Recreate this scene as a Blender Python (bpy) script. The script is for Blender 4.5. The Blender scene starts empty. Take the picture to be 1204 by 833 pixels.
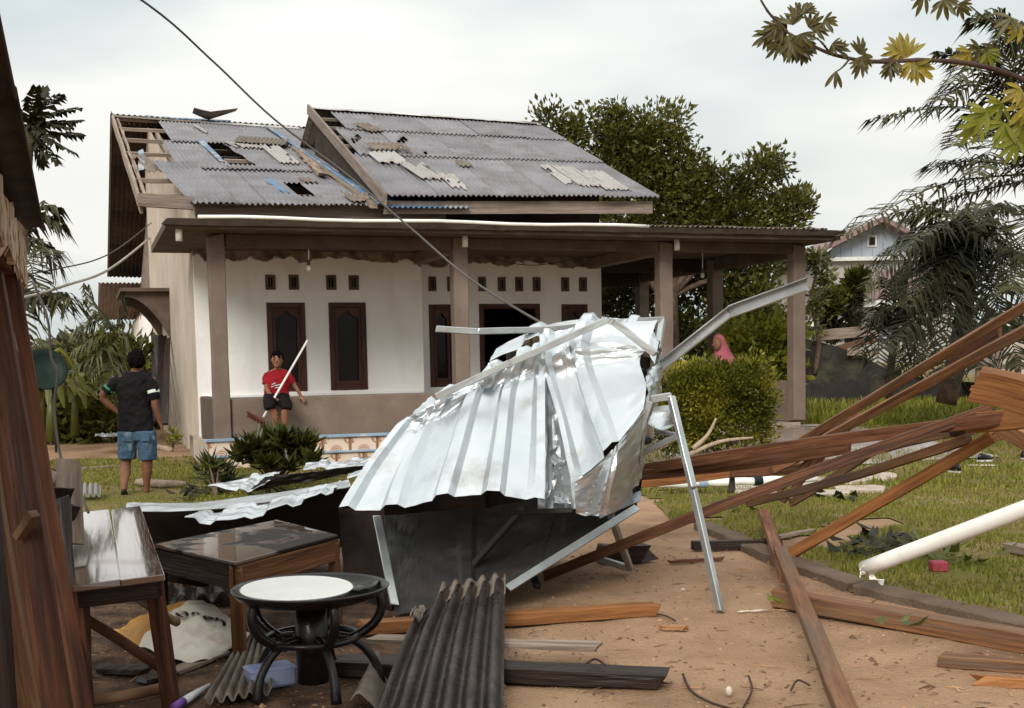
import bpy, math, random
import numpy as np
from mathutils import Vector, Matrix, noise
R = random.Random(7)
NR = np.random.default_rng(11)
SC = bpy.context.scene
COL = SC.collection
rad = math.radians

# ------------------------------------------------------------------ camera
FL, PCY, PITCH, ROLL, CH = 1424.43, 543.44, .0808, -.0189, 1.4384
_c, _s, _cr, _sr = math.cos(PITCH), math.sin(PITCH), math.cos(ROLL), math.sin(ROLL)
FW = Vector((0, _c, -_s)); U0 = Vector((0, _s, _c)); R0 = Vector((1, 0, 0))
RI = R0 * _cr + U0 * _sr
UP = U0 * _cr - R0 * _sr
CAM = Vector((0, 0, CH))
cd = bpy.data.cameras.new('camera'); cam = bpy.data.objects.new('camera', cd); COL.objects.link(cam)
cd.sensor_width = 36; cd.lens = FL / 1204 * 36
cd.shift_y = (PCY - 416.5) / 1204
cd.clip_start = .05; cd.clip_end = 3000
m3 = Matrix((RI, UP, -FW)).transposed()
cam.matrix_world = Matrix.Translation(CAM) @ m3.to_4x4()
SC.camera = cam

# ------------------------------------------------------------------ light
SC.view_settings.view_transform = 'Standard'
SC.view_settings.look = 'None'
SC.view_settings.exposure = 0.92
SC.view_settings.gamma = 1
SC.view_settings.use_curve_mapping = False
SUN_EL, SUN_AZ = rad(33), rad(198)      # azimuth from +Y clockwise: behind the camera, a little to the left
wd = bpy.data.worlds.new('World'); SC.world = wd; wd.use_nodes = True
wn, wl = wd.node_tree.nodes, wd.node_tree.links
wn.clear()
wo = wn.new('ShaderNodeOutputWorld'); bg = wn.new('ShaderNodeBackground'); wl.new(bg.outputs[0], wo.inputs[0])
sky = wn.new('ShaderNodeTexSky'); sky.sky_type = 'NISHITA'; sky.sun_disc = False
sky.sun_elevation = SUN_EL; sky.sun_rotation = SUN_AZ; sky.air_density = 1; sky.dust_density = 3
tc = wn.new('ShaderNodeTexCoord')
mp = wn.new('ShaderNodeMapping'); mp.inputs['Scale'].default_value = (1.5, 1.5, 4.5); wl.new(tc.outputs['Generated'], mp.inputs[0])
nz = wn.new('ShaderNodeTexNoise'); nz.inputs['Scale'].default_value = 1.3; nz.inputs['Detail'].default_value = 4; nz.inputs['Roughness'].default_value = .45
wl.new(mp.outputs[0], nz.inputs[0])
cr = wn.new('ShaderNodeValToRGB'); wl.new(nz.outputs[0], cr.inputs[0])
cr.color_ramp.elements[0].position = .40; cr.color_ramp.elements[0].color = (.60, .665, .665, 1)
cr.color_ramp.elements[1].position = .58; cr.color_ramp.elements[1].color = (.95, .935, .885, 1)
# overcast brightening towards the zenith (CIE sky)
sx = wn.new('ShaderNodeSeparateXYZ'); wl.new(tc.outputs['Generated'], sx.inputs[0])
mr = wn.new('ShaderNodeMapRange'); mr.inputs[1].default_value = .15; mr.inputs[2].default_value = 1; mr.inputs[3].default_value = .545; mr.inputs[4].default_value = 1.05
wl.new(sx.outputs[2], mr.inputs[0])
mu = wn.new('ShaderNodeMix'); mu.data_type = 'RGBA'; mu.blend_type = 'MULTIPLY'; mu.inputs[0].default_value = 1
wl.new(cr.outputs[0], mu.inputs[6]); wl.new(mr.outputs[0], mu.inputs[7])
sk = wn.new('ShaderNodeMix'); sk.data_type = 'RGBA'; sk.blend_type = 'MULTIPLY'; sk.inputs[0].default_value = 1
wl.new(sky.outputs[0], sk.inputs[6]); sk.inputs[7].default_value = (.08, .08, .08, 1)
mx = wn.new('ShaderNodeMix'); mx.data_type = 'RGBA'; mx.inputs[0].default_value = .93
wl.new(sk.outputs[2], mx.inputs[6]); wl.new(mu.outputs[2], mx.inputs[7])
wl.new(mx.outputs[2], bg.inputs[0]); bg.inputs[1].default_value = 1.0
sl = bpy.data.lights.new('sun', 'SUN'); sl.energy = 1.5; sl.angle = rad(26); sl.color = (1, .95, .88)
so = bpy.data.objects.new('sun', sl); COL.objects.link(so)
sd = Vector((math.sin(SUN_AZ) * math.cos(SUN_EL), math.cos(SUN_AZ) * math.cos(SUN_EL), math.sin(SUN_EL)))
so.rotation_euler = (-sd).to_track_quat('-Z', 'Y').to_euler()

# ------------------------------------------------------------------ pixel -> place
YAW, HX, HY = .3365, -4.1479, 16.9601
CA, SA = math.cos(YAW), math.sin(YAW)
def ray(px, py): return FW + RI * ((px - 602) / FL) - UP * ((py - PCY) / FL)
def at(px, py, Y):
    d = ray(px, py); return CAM + d * (Y / d.y)
def gz(px, py, z):
    d = ray(px, py); return CAM + d * ((z - CH) / d.z)
def hp(u, v, w=0): return Vector((HX + u * CA - v * SA, HY + u * SA + v * CA, w))
def toh(P):
    x, y = P[0] - HX, P[1] - HY; return Vector((x * CA + y * SA, -x * SA + y * CA, P[2]))
def hv(px, py, v):
    d = ray(px, py); n = Vector((-SA, CA, 0)); t = (v - ((CAM.x - HX) * -SA + (CAM.y - HY) * CA)) / d.dot(n)
    return toh(CAM + d * t)
def hu(px, py, u):
    d = ray(px, py); n = Vector((CA, SA, 0)); t = (u - ((CAM.x - HX) * CA + (CAM.y - HY) * SA)) / d.dot(n)
    return toh(CAM + d * t)
def S(x, a, b):
    t = min(1, max(0, (x - a) / (b - a))); return t * t * (3 - 2 * t)
def land(x, y):
    q = toh((x, y, 0)); return S(q.y, -5.5, -.6) * (.05 + .28 * S(q.x, 5.0, 7.6))
def G(px, py, dz=0):
    z = 0
    for _ in range(8):
        p = gz(px, py, z + dz)
        if p.y > 60 or p.y < 0: break
        z = land(p.x, p.y)
    return gz(px, py, z + dz)

# ------------------------------------------------------------------ materials
def lnk(nt, a, b): nt.links.new(a, b)
def mk(name, c1, c2=None, sc=4, rough=.75, metal=0, bump=.2, bsc=30, coord='Object', st=(1, 1, 1), detail=6, stain=None, ssc=1.5, slo=.5, shi=.68,
       rvar=0, ramp=(.35, .65), rand=0., coat=0, island=0., trans=0., rrough=0, bdist=.02, spec=None):
    if spec is None: spec = .5 if rough < .3 or metal else (.3 if rough < .5 else .18)
    m = bpy.data.materials.new(name); m.use_nodes = True
    nt = m.node_tree; N = nt.nodes; b = N['Principled BSDF']
    t = N.new('ShaderNodeTexCoord'); mp = N.new('ShaderNodeMapping'); mp.inputs['Scale'].default_value = st
    lnk(nt, t.outputs[coord], mp.inputs[0])
    n = N.new('ShaderNodeTexNoise'); n.inputs['Scale'].default_value = sc; n.inputs['Detail'].default_value = detail; n.inputs['Roughness'].default_value = .62
    src = mp.outputs[0]
    if rand or island:
        oi = N.new('ShaderNodeObjectInfo') if rand else N.new('ShaderNodeNewGeometry')
        rnd = oi.outputs['Random'] if rand else oi.outputs['Random Per Island']
    if rand:
        ad = N.new('ShaderNodeVectorMath'); ad.operation = 'ADD'
        ml = N.new('ShaderNodeMath'); ml.operation = 'MULTIPLY'; ml.inputs[1].default_value = 37
        lnk(nt, rnd, ml.inputs[0]); lnk(nt, src, ad.inputs[0]); lnk(nt, ml.outputs[0], ad.inputs[1]); src = ad.outputs[0]
    lnk(nt, src, n.inputs[0])
    r = N.new('ShaderNodeValToRGB'); r.color_ramp.elements[0].position, r.color_ramp.elements[1].position = ramp
    c2 = c2 or tuple(x * .75 for x in c1)
    r.color_ramp.elements[0].color = (*c2, 1); r.color_ramp.elements[1].color = (*c1, 1)
    lnk(nt, n.outputs[0], r.inputs[0]); out = r.outputs[0]
    if stain:
        n2 = N.new('ShaderNodeTexNoise'); n2.inputs['Scale'].default_value = ssc; n2.inputs['Detail'].default_value = 7; n2.inputs['Roughness'].default_value = .65
        lnk(nt, src, n2.inputs[0])
        q = N.new('ShaderNodeMapRange'); q.inputs[1].default_value = slo; q.inputs[2].default_value = shi
        lnk(nt, n2.outputs[0], q.inputs[0])
        x = N.new('ShaderNodeMix'); x.data_type = 'RGBA'; lnk(nt, q.outputs[0], x.inputs[0]); lnk(nt, out, x.inputs[6]); x.inputs[7].default_value = (*stain, 1)
        out = x.outputs[2]
    if rand or island:
        h = N.new('ShaderNodeHueSaturation'); q = N.new('ShaderNodeMapRange'); a = rand or island
        q.inputs[3].default_value = 1 - a; q.inputs[4].default_value = 1 + a
        lnk(nt, rnd, q.inputs[0]); lnk(nt, q.outputs[0], h.inputs['Value']); lnk(nt, out, h.inputs['Color']); out = h.outputs[0]
    lnk(nt, out, b.inputs['Base Color'])
    b.inputs['Roughness'].default_value = rough; b.inputs['Metallic'].default_value = metal; b.inputs['Specular IOR Level'].default_value = spec
    if rrough:
        n3 = N.new('ShaderNodeTexNoise'); n3.inputs['Scale'].default_value = sc * .6; lnk(nt, src, n3.inputs[0])
        q = N.new('ShaderNodeMapRange'); q.inputs[1].default_value = .35; q.inputs[2].default_value = .65; q.inputs[3].default_value = max(.03, rough - rrough); q.inputs[4].default_value = min(1, rough + rrough)
        lnk(nt, n3.outputs[0], q.inputs[0]); lnk(nt, q.outputs[0], b.inputs['Roughness'])
    if coat: b.inputs['Coat Weight'].default_value = coat; b.inputs['Coat Roughness'].default_value = .04
    if bump:
        nb = N.new('ShaderNodeTexNoise'); nb.inputs['Scale'].default_value = bsc; nb.inputs['Detail'].default_value = 5
        lnk(nt, src, nb.inputs[0]); bp = N.new('ShaderNodeBump'); bp.inputs['Strength'].default_value = bump; bp.inputs['Distance'].default_value = bdist
        lnk(nt, nb.outputs[0], bp.inputs['Height']); lnk(nt, bp.outputs[0], b.inputs['Normal'])
    if trans:
        tr = N.new('ShaderNodeBsdfTranslucent'); lnk(nt, out, tr.inputs[0]); ms = N.new('ShaderNodeMixShader'); ms.inputs[0].default_value = trans
        o = N['Material Output']; lnk(nt, b.outputs[0], ms.inputs[1]); lnk(nt, tr.outputs[0], ms.inputs[2]); lnk(nt, ms.outputs[0], o.inputs[0])
    return m
def wood(name, c1, c2, rough=.5, stain=None, coat=0, rrough=.15, slo=.5, shi=.7, rand=.2):
    return mk(name, c1, c2, sc=1, st=(2.2, 34, 34), coord='UV', rough=min(.9, rough + .08) if not coat else rough, bump=.6 if not coat else .06, bsc=2.2, stain=stain, ssc=.35, slo=slo, shi=shi, rand=rand, coat=coat, rrough=rrough, bdist=.01)
M = {}
M['sand'] = mk('sand', (.385, .245, .150), (.285, .172, .100), sc=1.6, rough=.9, bump=.9, bsc=55, stain=(.13, .072, .040), ssc=.55, slo=.52, shi=.72, bdist=.03, detail=10, spec=.25)
def table_shade_mix(m):  # mixes a painted shade tone into the sand around the left tables
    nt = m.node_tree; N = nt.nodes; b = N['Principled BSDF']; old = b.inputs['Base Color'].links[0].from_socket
    a = N.new('ShaderNodeAttribute'); a.attribute_name = 'table_shade'; t = N.new('ShaderNodeTexCoord')
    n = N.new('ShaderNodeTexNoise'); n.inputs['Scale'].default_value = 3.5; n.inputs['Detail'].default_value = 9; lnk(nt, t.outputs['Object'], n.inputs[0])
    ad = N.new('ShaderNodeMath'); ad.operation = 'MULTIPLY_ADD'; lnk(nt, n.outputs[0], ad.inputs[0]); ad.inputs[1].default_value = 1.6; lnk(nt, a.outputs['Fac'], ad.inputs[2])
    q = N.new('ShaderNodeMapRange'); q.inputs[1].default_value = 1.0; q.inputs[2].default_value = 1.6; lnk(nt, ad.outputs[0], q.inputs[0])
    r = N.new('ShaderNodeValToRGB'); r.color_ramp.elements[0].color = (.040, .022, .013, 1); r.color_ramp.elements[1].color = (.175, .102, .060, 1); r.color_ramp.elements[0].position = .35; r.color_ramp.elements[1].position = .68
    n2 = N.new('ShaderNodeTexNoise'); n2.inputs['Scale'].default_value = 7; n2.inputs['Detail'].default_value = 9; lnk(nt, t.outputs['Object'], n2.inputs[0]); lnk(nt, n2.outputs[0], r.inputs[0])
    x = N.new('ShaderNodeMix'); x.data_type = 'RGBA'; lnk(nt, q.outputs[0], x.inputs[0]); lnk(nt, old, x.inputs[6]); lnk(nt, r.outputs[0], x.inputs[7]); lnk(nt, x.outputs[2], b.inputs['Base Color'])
table_shade_mix(M['sand'])
M['lawn'] = mk('lawn_soil', (.105, .105, .022), (.155, .11, .05), sc=1.3, rough=.95, bump=.6, bsc=40, stain=(.24, .165, .095), ssc=.6, slo=.5, shi=.64, spec=.1)
M['grass'] = mk('grass_blade', (.150, .165, .016), (.195, .18, .028), sc=.9, rough=.6, bump=0, island=.4, trans=.3, spec=.3)
M['white'] = None
M['plaster_gray'] = mk('gray_plaster', (.215, .165, .132), (.155, .116, .092), sc=2.2, rough=.8, bump=.25, bsc=60, stain=(.17, .125, .10), ssc=.9, slo=.5, shi=.75)
M['cement'] = mk('raw_cement', (.135, .10, .078), (.08, .056, .043), sc=3, rough=.85, bump=.35, bsc=50, stain=(.095, .07, .052), ssc=1.2, slo=.48, shi=.66)
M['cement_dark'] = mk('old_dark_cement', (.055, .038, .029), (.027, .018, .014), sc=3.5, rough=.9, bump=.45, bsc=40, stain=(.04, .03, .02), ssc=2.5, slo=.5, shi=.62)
M['cream'] = mk('cream_plaster', (.52, .455, .375), (.43, .365, .295), sc=1.3, rough=.8, bump=.15, bsc=60, stain=(.33, .28, .225), ssc=.5, slo=.53, shi=.8, st=(1, 1, 1))
M['fibre'] = mk('fibre_cement_sheet', (.190, .186, .200), (.118, .112, .120), sc=1.4, rough=.62, bump=.15, bsc=25, stain=(.10, .085, .08), ssc=2.2, slo=.5, shi=.72, rand=.10, spec=.4)
M['fibre_pale'] = mk('broken_fibre_cement', (.36, .35, .34), (.25, .235, .222), sc=3, rough=.85, bump=.2, bsc=30, stain=(.24, .21, .19), ssc=3, rand=.12)
M['fibre_old'] = mk('weathered_fibre_cement', (.20, .165, .135), (.115, .09, .072), sc=6, rough=.8, bump=.4, bsc=40, stain=(.12, .09, .065), ssc=4)
M['fibre_wet'] = mk('wet_dark_fibre_cement', (.030, .019, .014), (.010, .006, .005), sc=7, rough=.36, bump=.4, bsc=45, stain=(.075, .052, .038), ssc=3, slo=.58, shi=.75, rrough=.2)
M['ridge'] = mk('ridge_metal', (.50, .49, .47), (.38, .35, .32), sc=2, rough=.45, metal=.5, bump=.05, stain=(.20, .13, .09), ssc=1.2, slo=.55, shi=.68)
M['blue_metal'] = mk('blue_sheet', (.025, .095, .215), (.075, .15, .235), sc=3, rough=.45, bump=.05, stain=(.25, .26, .26), ssc=1.5, slo=.52, shi=.6)
M['palewood'] = wood('weathered_pale_wood', (.29, .235, .19), (.18, .14, .11), rough=.8, stain=(.16, .115, .085))
M['bargewood'] = wood('grey_barge_board', (.27, .225, .19), (.18, .142, .115), rough=.8, stain=(.11, .08, .06))
M['darkwood'] = wood('dark_wood', (.026, .013, .008), (.010, .005, .004), rough=.5)
M['framewood'] = wood('varnished_window_wood', (.075, .024, .013), (.032, .010, .006), rough=.4)
M['redwood'] = wood('red_brown_timber', (.195, .085, .043), (.078, .030, .016), rough=.45, stain=(.055, .03, .022), rand=.35)
M['postwood'] = wood('dark_brown_post', (.115, .040, .016), (.036, .012, .006), rough=.45, stain=(.03, .012, .008))
M['orangewood'] = wood('orange_timber', (.31, .135, .046), (.165, .062, .022), rough=.5, stain=(.10, .042, .022), slo=.55)
M['tablewood'] = wood('table_timber', (.15, .066, .026), (.07, .028, .012), rough=.45, stain=(.03, .014, .008))
M['brownwood'] = wood('brown_timber', (.205, .098, .045), (.085, .036, .017), rough=.5, stain=(.10, .075, .055), rand=.35, slo=.46, shi=.72)
M['blackwood'] = wood('wet_blackened_timber', (.036, .020, .015), (.012, .007, .005), rough=.4)
M['greywood'] = wood('grey_weathered_timber', (.30, .235, .185), (.175, .13, .10), rough=.75, stain=(.09, .06, .045))
M['wetplank'] = wood('wet_bench_wood', (.15, .088, .06), (.07, .036, .024), rough=.10, stain=(.05, .025, .017), coat=1.0, rrough=.03)
M['wettop'] = mk('wet_table_top', (.05, .028, .02), (.016, .009, .007), sc=4, rough=.22, bump=.10, bsc=9, stain=(.15, .105, .085), ssc=3.2, slo=.50, shi=.54, rrough=.2, coat=.7)
M['shackwood'] = wood('shack_plank', (.46, .34, .24), (.28, .19, .125), rough=.8, stain=(.16, .10, .065))
def puddle(m):
    nt = m.node_tree; N = nt.nodes; b = N['Principled BSDF']; t = N.new('ShaderNodeTexCoord'); n = N.new('ShaderNodeTexNoise'); n.inputs['Scale'].default_value = 3.3; n.inputs['Detail'].default_value = 5
    lnk(nt, t.outputs['Object'], n.inputs[0]); q = N.new('ShaderNodeMapRange'); q.inputs[1].default_value = .46; q.inputs[2].default_value = .52; lnk(nt, n.outputs[0], q.inputs[0])
    r = N.new('ShaderNodeMapRange'); r.inputs[3].default_value = .55; r.inputs[4].default_value = .04; lnk(nt, q.outputs[0], r.inputs[0]); lnk(nt, r.outputs[0], b.inputs['Roughness'])
    r2 = N.new('ShaderNodeMapRange'); r2.inputs[3].default_value = .15; r2.inputs[4].default_value = .6; lnk(nt, q.outputs[0], r2.inputs[0]); lnk(nt, r2.outputs[0], b.inputs['Specular IOR Level'])
    x = N.new('ShaderNodeMix'); x.data_type = 'RGBA'; lnk(nt, q.outputs[0], x.inputs[0]); x.inputs[6].default_value = (.012, .007, .005, 1); x.inputs[7].default_value = (.085, .058, .045, 1); lnk(nt, x.outputs[2], b.inputs['Base Color'])
    for l in list(b.inputs['Normal'].links): nt.links.remove(l)
    return m
M['wettop'] = puddle(mk('puddled_table_top', (.05, .03, .02), rough=.2, bump=0))
M['zinc'] = mk('galvanised_sheet', (.60, .64, .66), (.52, .56, .585), sc=1.2, rough=.30, metal=.75, bump=.06, bsc=9, stain=(.34, .33, .315), ssc=2.2, slo=.54, shi=.74, rrough=.08)
M['zinc_shade'] = mk('shaded_galvanised', (.020, .018, .017), (.009, .007, .006), sc=2.2, rough=.5, metal=.2, bump=.06, bsc=9, stain=(.045, .034, .028), ssc=1.6)  # near-black copy of the zinc, shade painted into its colour
M['tube'] = mk('galvanised_tube', (.50, .53, .535), (.36, .38, .38), sc=5, rough=.33, metal=.75, bump=.04, bsc=12, stain=(.40, .38, .35), ssc=5, slo=.58, shi=.75)
M['pvc'] = mk('white_pvc', (.80, .79, .74), (.70, .68, .62), sc=2, rough=.35, bump=.02, stain=(.50, .45, .38), ssc=3, slo=.58, shi=.8)
M['pvc_cut'] = mk('dirty_pvc_break', (.33, .28, .22), (.16, .12, .09), sc=20, rough=.8)
M['black'] = mk('black_rubber_plastic', (.013, .010, .010), (.006, .005, .005), sc=6, rough=.33, bump=.15, bsc=25, rrough=.12)
M['darkvoid'] = mk('painted_shade', (.025, .017, .014), (.016, .011, .009), rough=.9)  # near-black standing in for shade in rooms, vents and the wreck hollow
M['glass'] = mk('dark_window_glass', (.010, .007, .007), (.016, .011, .010), sc=2, rough=.10, bump=.14, bsc=5, spec=.13)
M['whiteplate'] = mk('white_enamel', (.80, .81, .78), (.74, .74, .70), sc=4, rough=.25, bump=.0, stain=(.60, .57, .50), ssc=2, slo=.62, shi=.8)
M['floor'] = mk('wet_concrete', (.33, .265, .225), (.23, .175, .145), sc=2, rough=.22, bump=.1, bsc=20, rrough=.18, stain=(.42, .37, .33), ssc=1.2)
M['rubble'] = mk('pale_broken_concrete', (.50, .43, .36), (.34, .28, .225), sc=5, rough=.85, bump=.4, bsc=30)
M['fibre_dark'] = mk('dark_fibre_cement', (.050, .037, .030), (.024, .017, .014), sc=5, rough=.85, bump=.3, bsc=30)
M['kerb'] = mk('kerb_concrete', (.16, .115, .083), (.09, .063, .045), sc=4, rough=.85, bump=.5, bsc=35, stain=(.11, .075, .05), ssc=2)
M['leaf'] = mk('broad_leaf', (.140, .134, .022), (.055, .060, .011), sc=.8, rough=.42, bump=0, island=.42, trans=.25, spec=.5)
M['leaf_dark'] = mk('dark_leaf', (.030, .030, .009), (.012, .013, .005), sc=1, rough=.5, bump=0, island=.4, trans=.15, spec=.25)
M['leaf_hedge'] = mk('hedge_leaf', (.185, .175, .016), (.065, .07, .008), sc=1.5, rough=.45, bump=0, island=.4, trans=.25, stain=(.30, .26, .03), ssc=1.5, slo=.48, shi=.66)
M['leaf_lime'] = mk('lime_leaf', (.24, .235, .022), (.13, .15, .02), sc=1.5, rough=.45, bump=0, island=.35, trans=.35)
M['leaf_shrub'] = mk('shrub_leaf', (.075, .078, .016), (.026, .030, .007), sc=3, rough=.35, bump=0, island=.4, trans=.2)
M['leaf_palm'] = mk('palm_leaflet', (.070, .070, .027), (.024, .023, .009), sc=2, rough=.55, bump=0, island=.45, trans=.1, spec=.2)
M['leaf_branch'] = mk('branch_leaf', (.105, .092, .020), (.055, .042, .013), sc=6, rough=.4, bump=0, island=.2, trans=.3, rand=.25)
M['leaf_yellow'] = mk('yellowing_leaf', (.36, .27, .035), (.20, .165, .025), sc=6, rough=.4, bump=0, trans=.4, rand=.3)
M['leaf_far'] = mk('far_foliage', (.15, .155, .085), (.085, .09, .048), sc=.6, rough=.6, bump=0, island=.3, trans=.2)
M['bark'] = mk('bark', (.14, .095, .065), (.065, .042, .03), sc=9, rough=.9, bump=.6, bsc=30)
M['bark_thin'] = mk('dark_twig', (.075, .045, .035), (.04, .024, .019), sc=9, rough=.8, bump=.4, bsc=40)
M['deadstick'] = mk('bare_stick', (.40, .31, .23), (.24, .18, .13), sc=12, rough=.85, bump=.4, bsc=40)
M['skin'] = mk('skin', (.19, .088, .052), (.14, .062, .036), sc=8, rough=.5, bump=.03, bsc=60)
M['skin_boy'] = mk('boy_skin', (.26, .125, .075), (.21, .098, .058), sc=8, rough=.5, bump=.03, bsc=60)
M['hair'] = mk('black_hair', (.006, .004, .004), (.003, .002, .002), sc=30, rough=.85, bump=.5, bsc=60, spec=.05)
M['shirt_dark'] = mk('dark_shirt', (.007, .006, .007), (.004, .003, .004), sc=8, rough=.85, bump=.3, bsc=18)
M['denim'] = mk('worn_denim', (.055, .10, .155), (.028, .055, .095), sc=7, rough=.8, bump=.3, bsc=25, stain=(.22, .28, .33), ssc=6, slo=.55, shi=.72)
M['red'] = mk('red_shirt', (.29, .010, .016), (.19, .006, .010), sc=7, rough=.8, bump=.3, bsc=22)
M['shorts_black'] = mk('black_shorts', (.008, .006, .006), (.004, .003, .003), sc=7, rough=.8, bump=.25, bsc=22)
M['pink'] = mk('pink_cloth', (.44, .13, .155), (.33, .09, .11), sc=6, rough=.8, bump=.3, bsc=18)
M['stripe'] = mk('sleeve_stripe', (.62, .66, .62), rough=.8)
M['green_stripe'] = mk('green_sleeve_trim', (.05, .25, .13), rough=.8)
M['dish'] = mk('dark_green_plastic', (.006, .018, .012), (.004, .011, .008), sc=3, rough=.5)
M['brushred'] = mk('red_brown_brush', (.15, .045, .035), (.09, .027, .022), sc=20, rough=.7, bump=.5, bsc=80)
M['wire_dark'] = mk('dark_cable', (.085, .075, .068), rough=.6, bump=0)
M['wire_pale'] = mk('pale_cable', (.50, .48, .43), (.36, .33, .30), rough=.6, bump=0)
M['sack_white'] = mk('white_woven_sack', (.74, .68, .60), (.60, .53, .44), sc=4, rough=.6, bump=.3, bsc=10, stain=(.36, .20, .14), ssc=3.0, slo=.56, shi=.75)
M['sack_orange'] = mk('orange_woven_sack', (.55, .27, .05), (.32, .17, .06), sc=4, rough=.6, bump=.3, bsc=10, stain=(.17, .115, .08), ssc=3.0, slo=.48, shi=.7)
M['ink'] = mk('sack_print_ink', (.03, .022, .02), rough=.7, bump=0)
M['bluebox'] = mk('translucent_blue_plastic', (.55, .63, .85), (.48, .56, .80), sc=3, rough=.25, bump=0, trans=.4)
M['purple'] = mk('purple_plastic', (.16, .07, .30), rough=.4, bump=0)
M['whiteplastic'] = mk('white_plastic', (.66, .64, .66), rough=.35, bump=0)
M['magenta'] = mk('dark_pink_plastic', (.32, .05, .075), (.22, .035, .05), rough=.5)
M['chipwood'] = wood('splintered_wood', (.42, .22, .11), (.22, .10, .05), rough=.7)
M['rail_blue'] = mk('blue_rail_paint', (.20, .30, .43), (.30, .39, .48), sc=5, rough=.5, stain=(.5, .5, .48), ssc=4, slo=.58, shi=.7)
M['wallblue'] = mk('pale_blue_boards', (.33, .365, .41), (.28, .31, .35), sc=3, rough=.7)
M['wallgrey'] = mk('far_grey_wall', (.40, .37, .345), (.33, .30, .275), sc=1.5, rough=.8)
M['roofpink'] = mk('faded_red_roof', (.25, .165, .158), (.185, .12, .113), sc=2, rough=.7)
M['whitetrim'] = mk('white_trim', (.70, .69, .66), rough=.6)
M['fencedark'] = mk('dark_mossy_wall', (.030, .026, .024), (.014, .012, .011), sc=1.5, rough=.7, bump=.3, bsc=20, stain=(.075, .075, .04), ssc=1.1, rrough=.2)
M['bulb'] = mk('frosted_bulb', (.80, .80, .76), rough=.3, bump=0)
M['paper'] = mk('pale_litter', (.62, .55, .47), (.5, .42, .34), rough=.8, bump=0)

def white_wall():
    m = mk('white_plaster', (.88, .86, .84), (.82, .80, .775), sc=1.1, rough=.75, bump=.12, bsc=50, stain=(.60, .55, .50), ssc=.9, slo=.58, shi=.85)
    nt = m.node_tree; N = nt.nodes; b = N['Principled BSDF']
    old = b.inputs['Base Color'].links[0].from_socket
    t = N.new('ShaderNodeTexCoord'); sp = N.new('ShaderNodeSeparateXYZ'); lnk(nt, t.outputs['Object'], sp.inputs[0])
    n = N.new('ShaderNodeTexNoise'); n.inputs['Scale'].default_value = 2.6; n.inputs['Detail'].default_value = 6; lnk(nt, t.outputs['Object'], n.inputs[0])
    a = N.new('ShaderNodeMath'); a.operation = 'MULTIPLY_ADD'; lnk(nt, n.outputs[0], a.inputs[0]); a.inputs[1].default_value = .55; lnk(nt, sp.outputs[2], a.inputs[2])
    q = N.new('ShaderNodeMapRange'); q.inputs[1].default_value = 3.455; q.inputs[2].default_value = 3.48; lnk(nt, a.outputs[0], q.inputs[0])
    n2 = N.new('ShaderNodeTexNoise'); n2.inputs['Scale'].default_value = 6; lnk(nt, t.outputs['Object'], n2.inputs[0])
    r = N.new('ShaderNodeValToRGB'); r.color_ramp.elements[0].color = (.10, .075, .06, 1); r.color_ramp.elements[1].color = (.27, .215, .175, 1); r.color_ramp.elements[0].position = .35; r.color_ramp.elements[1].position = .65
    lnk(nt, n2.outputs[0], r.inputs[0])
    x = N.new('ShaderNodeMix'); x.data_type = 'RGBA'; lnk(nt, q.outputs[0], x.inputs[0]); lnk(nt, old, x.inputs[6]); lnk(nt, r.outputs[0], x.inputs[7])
    mp = N.new('ShaderNodeMapping'); mp.inputs['Scale'].default_value = (1.6, 1.6, .4); lnk(nt, t.outputs['Object'], mp.inputs[0])
    n3 = N.new('ShaderNodeTexNoise'); n3.inputs['Scale'].default_value = 1.6; n3.inputs['Detail'].default_value = 6; lnk(nt, mp.outputs[0], n3.inputs[0])
    q3 = N.new('ShaderNodeMapRange'); q3.inputs[1].default_value = .54; q3.inputs[2].default_value = .85; q3.inputs[4].default_value = .4; lnk(nt, n3.outputs[0], q3.inputs[0])
    x3 = N.new('ShaderNodeMix'); x3.data_type = 'RGBA'; lnk(nt, q3.outputs[0], x3.inputs[0]); lnk(nt, x.outputs[2], x3.inputs[6]); x3.inputs[7].default_value = (.56, .50, .44, 1)
    lnk(nt, x3.outputs[2], b.inputs['Base Color'])
    return m
M['white'] = white_wall()

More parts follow.
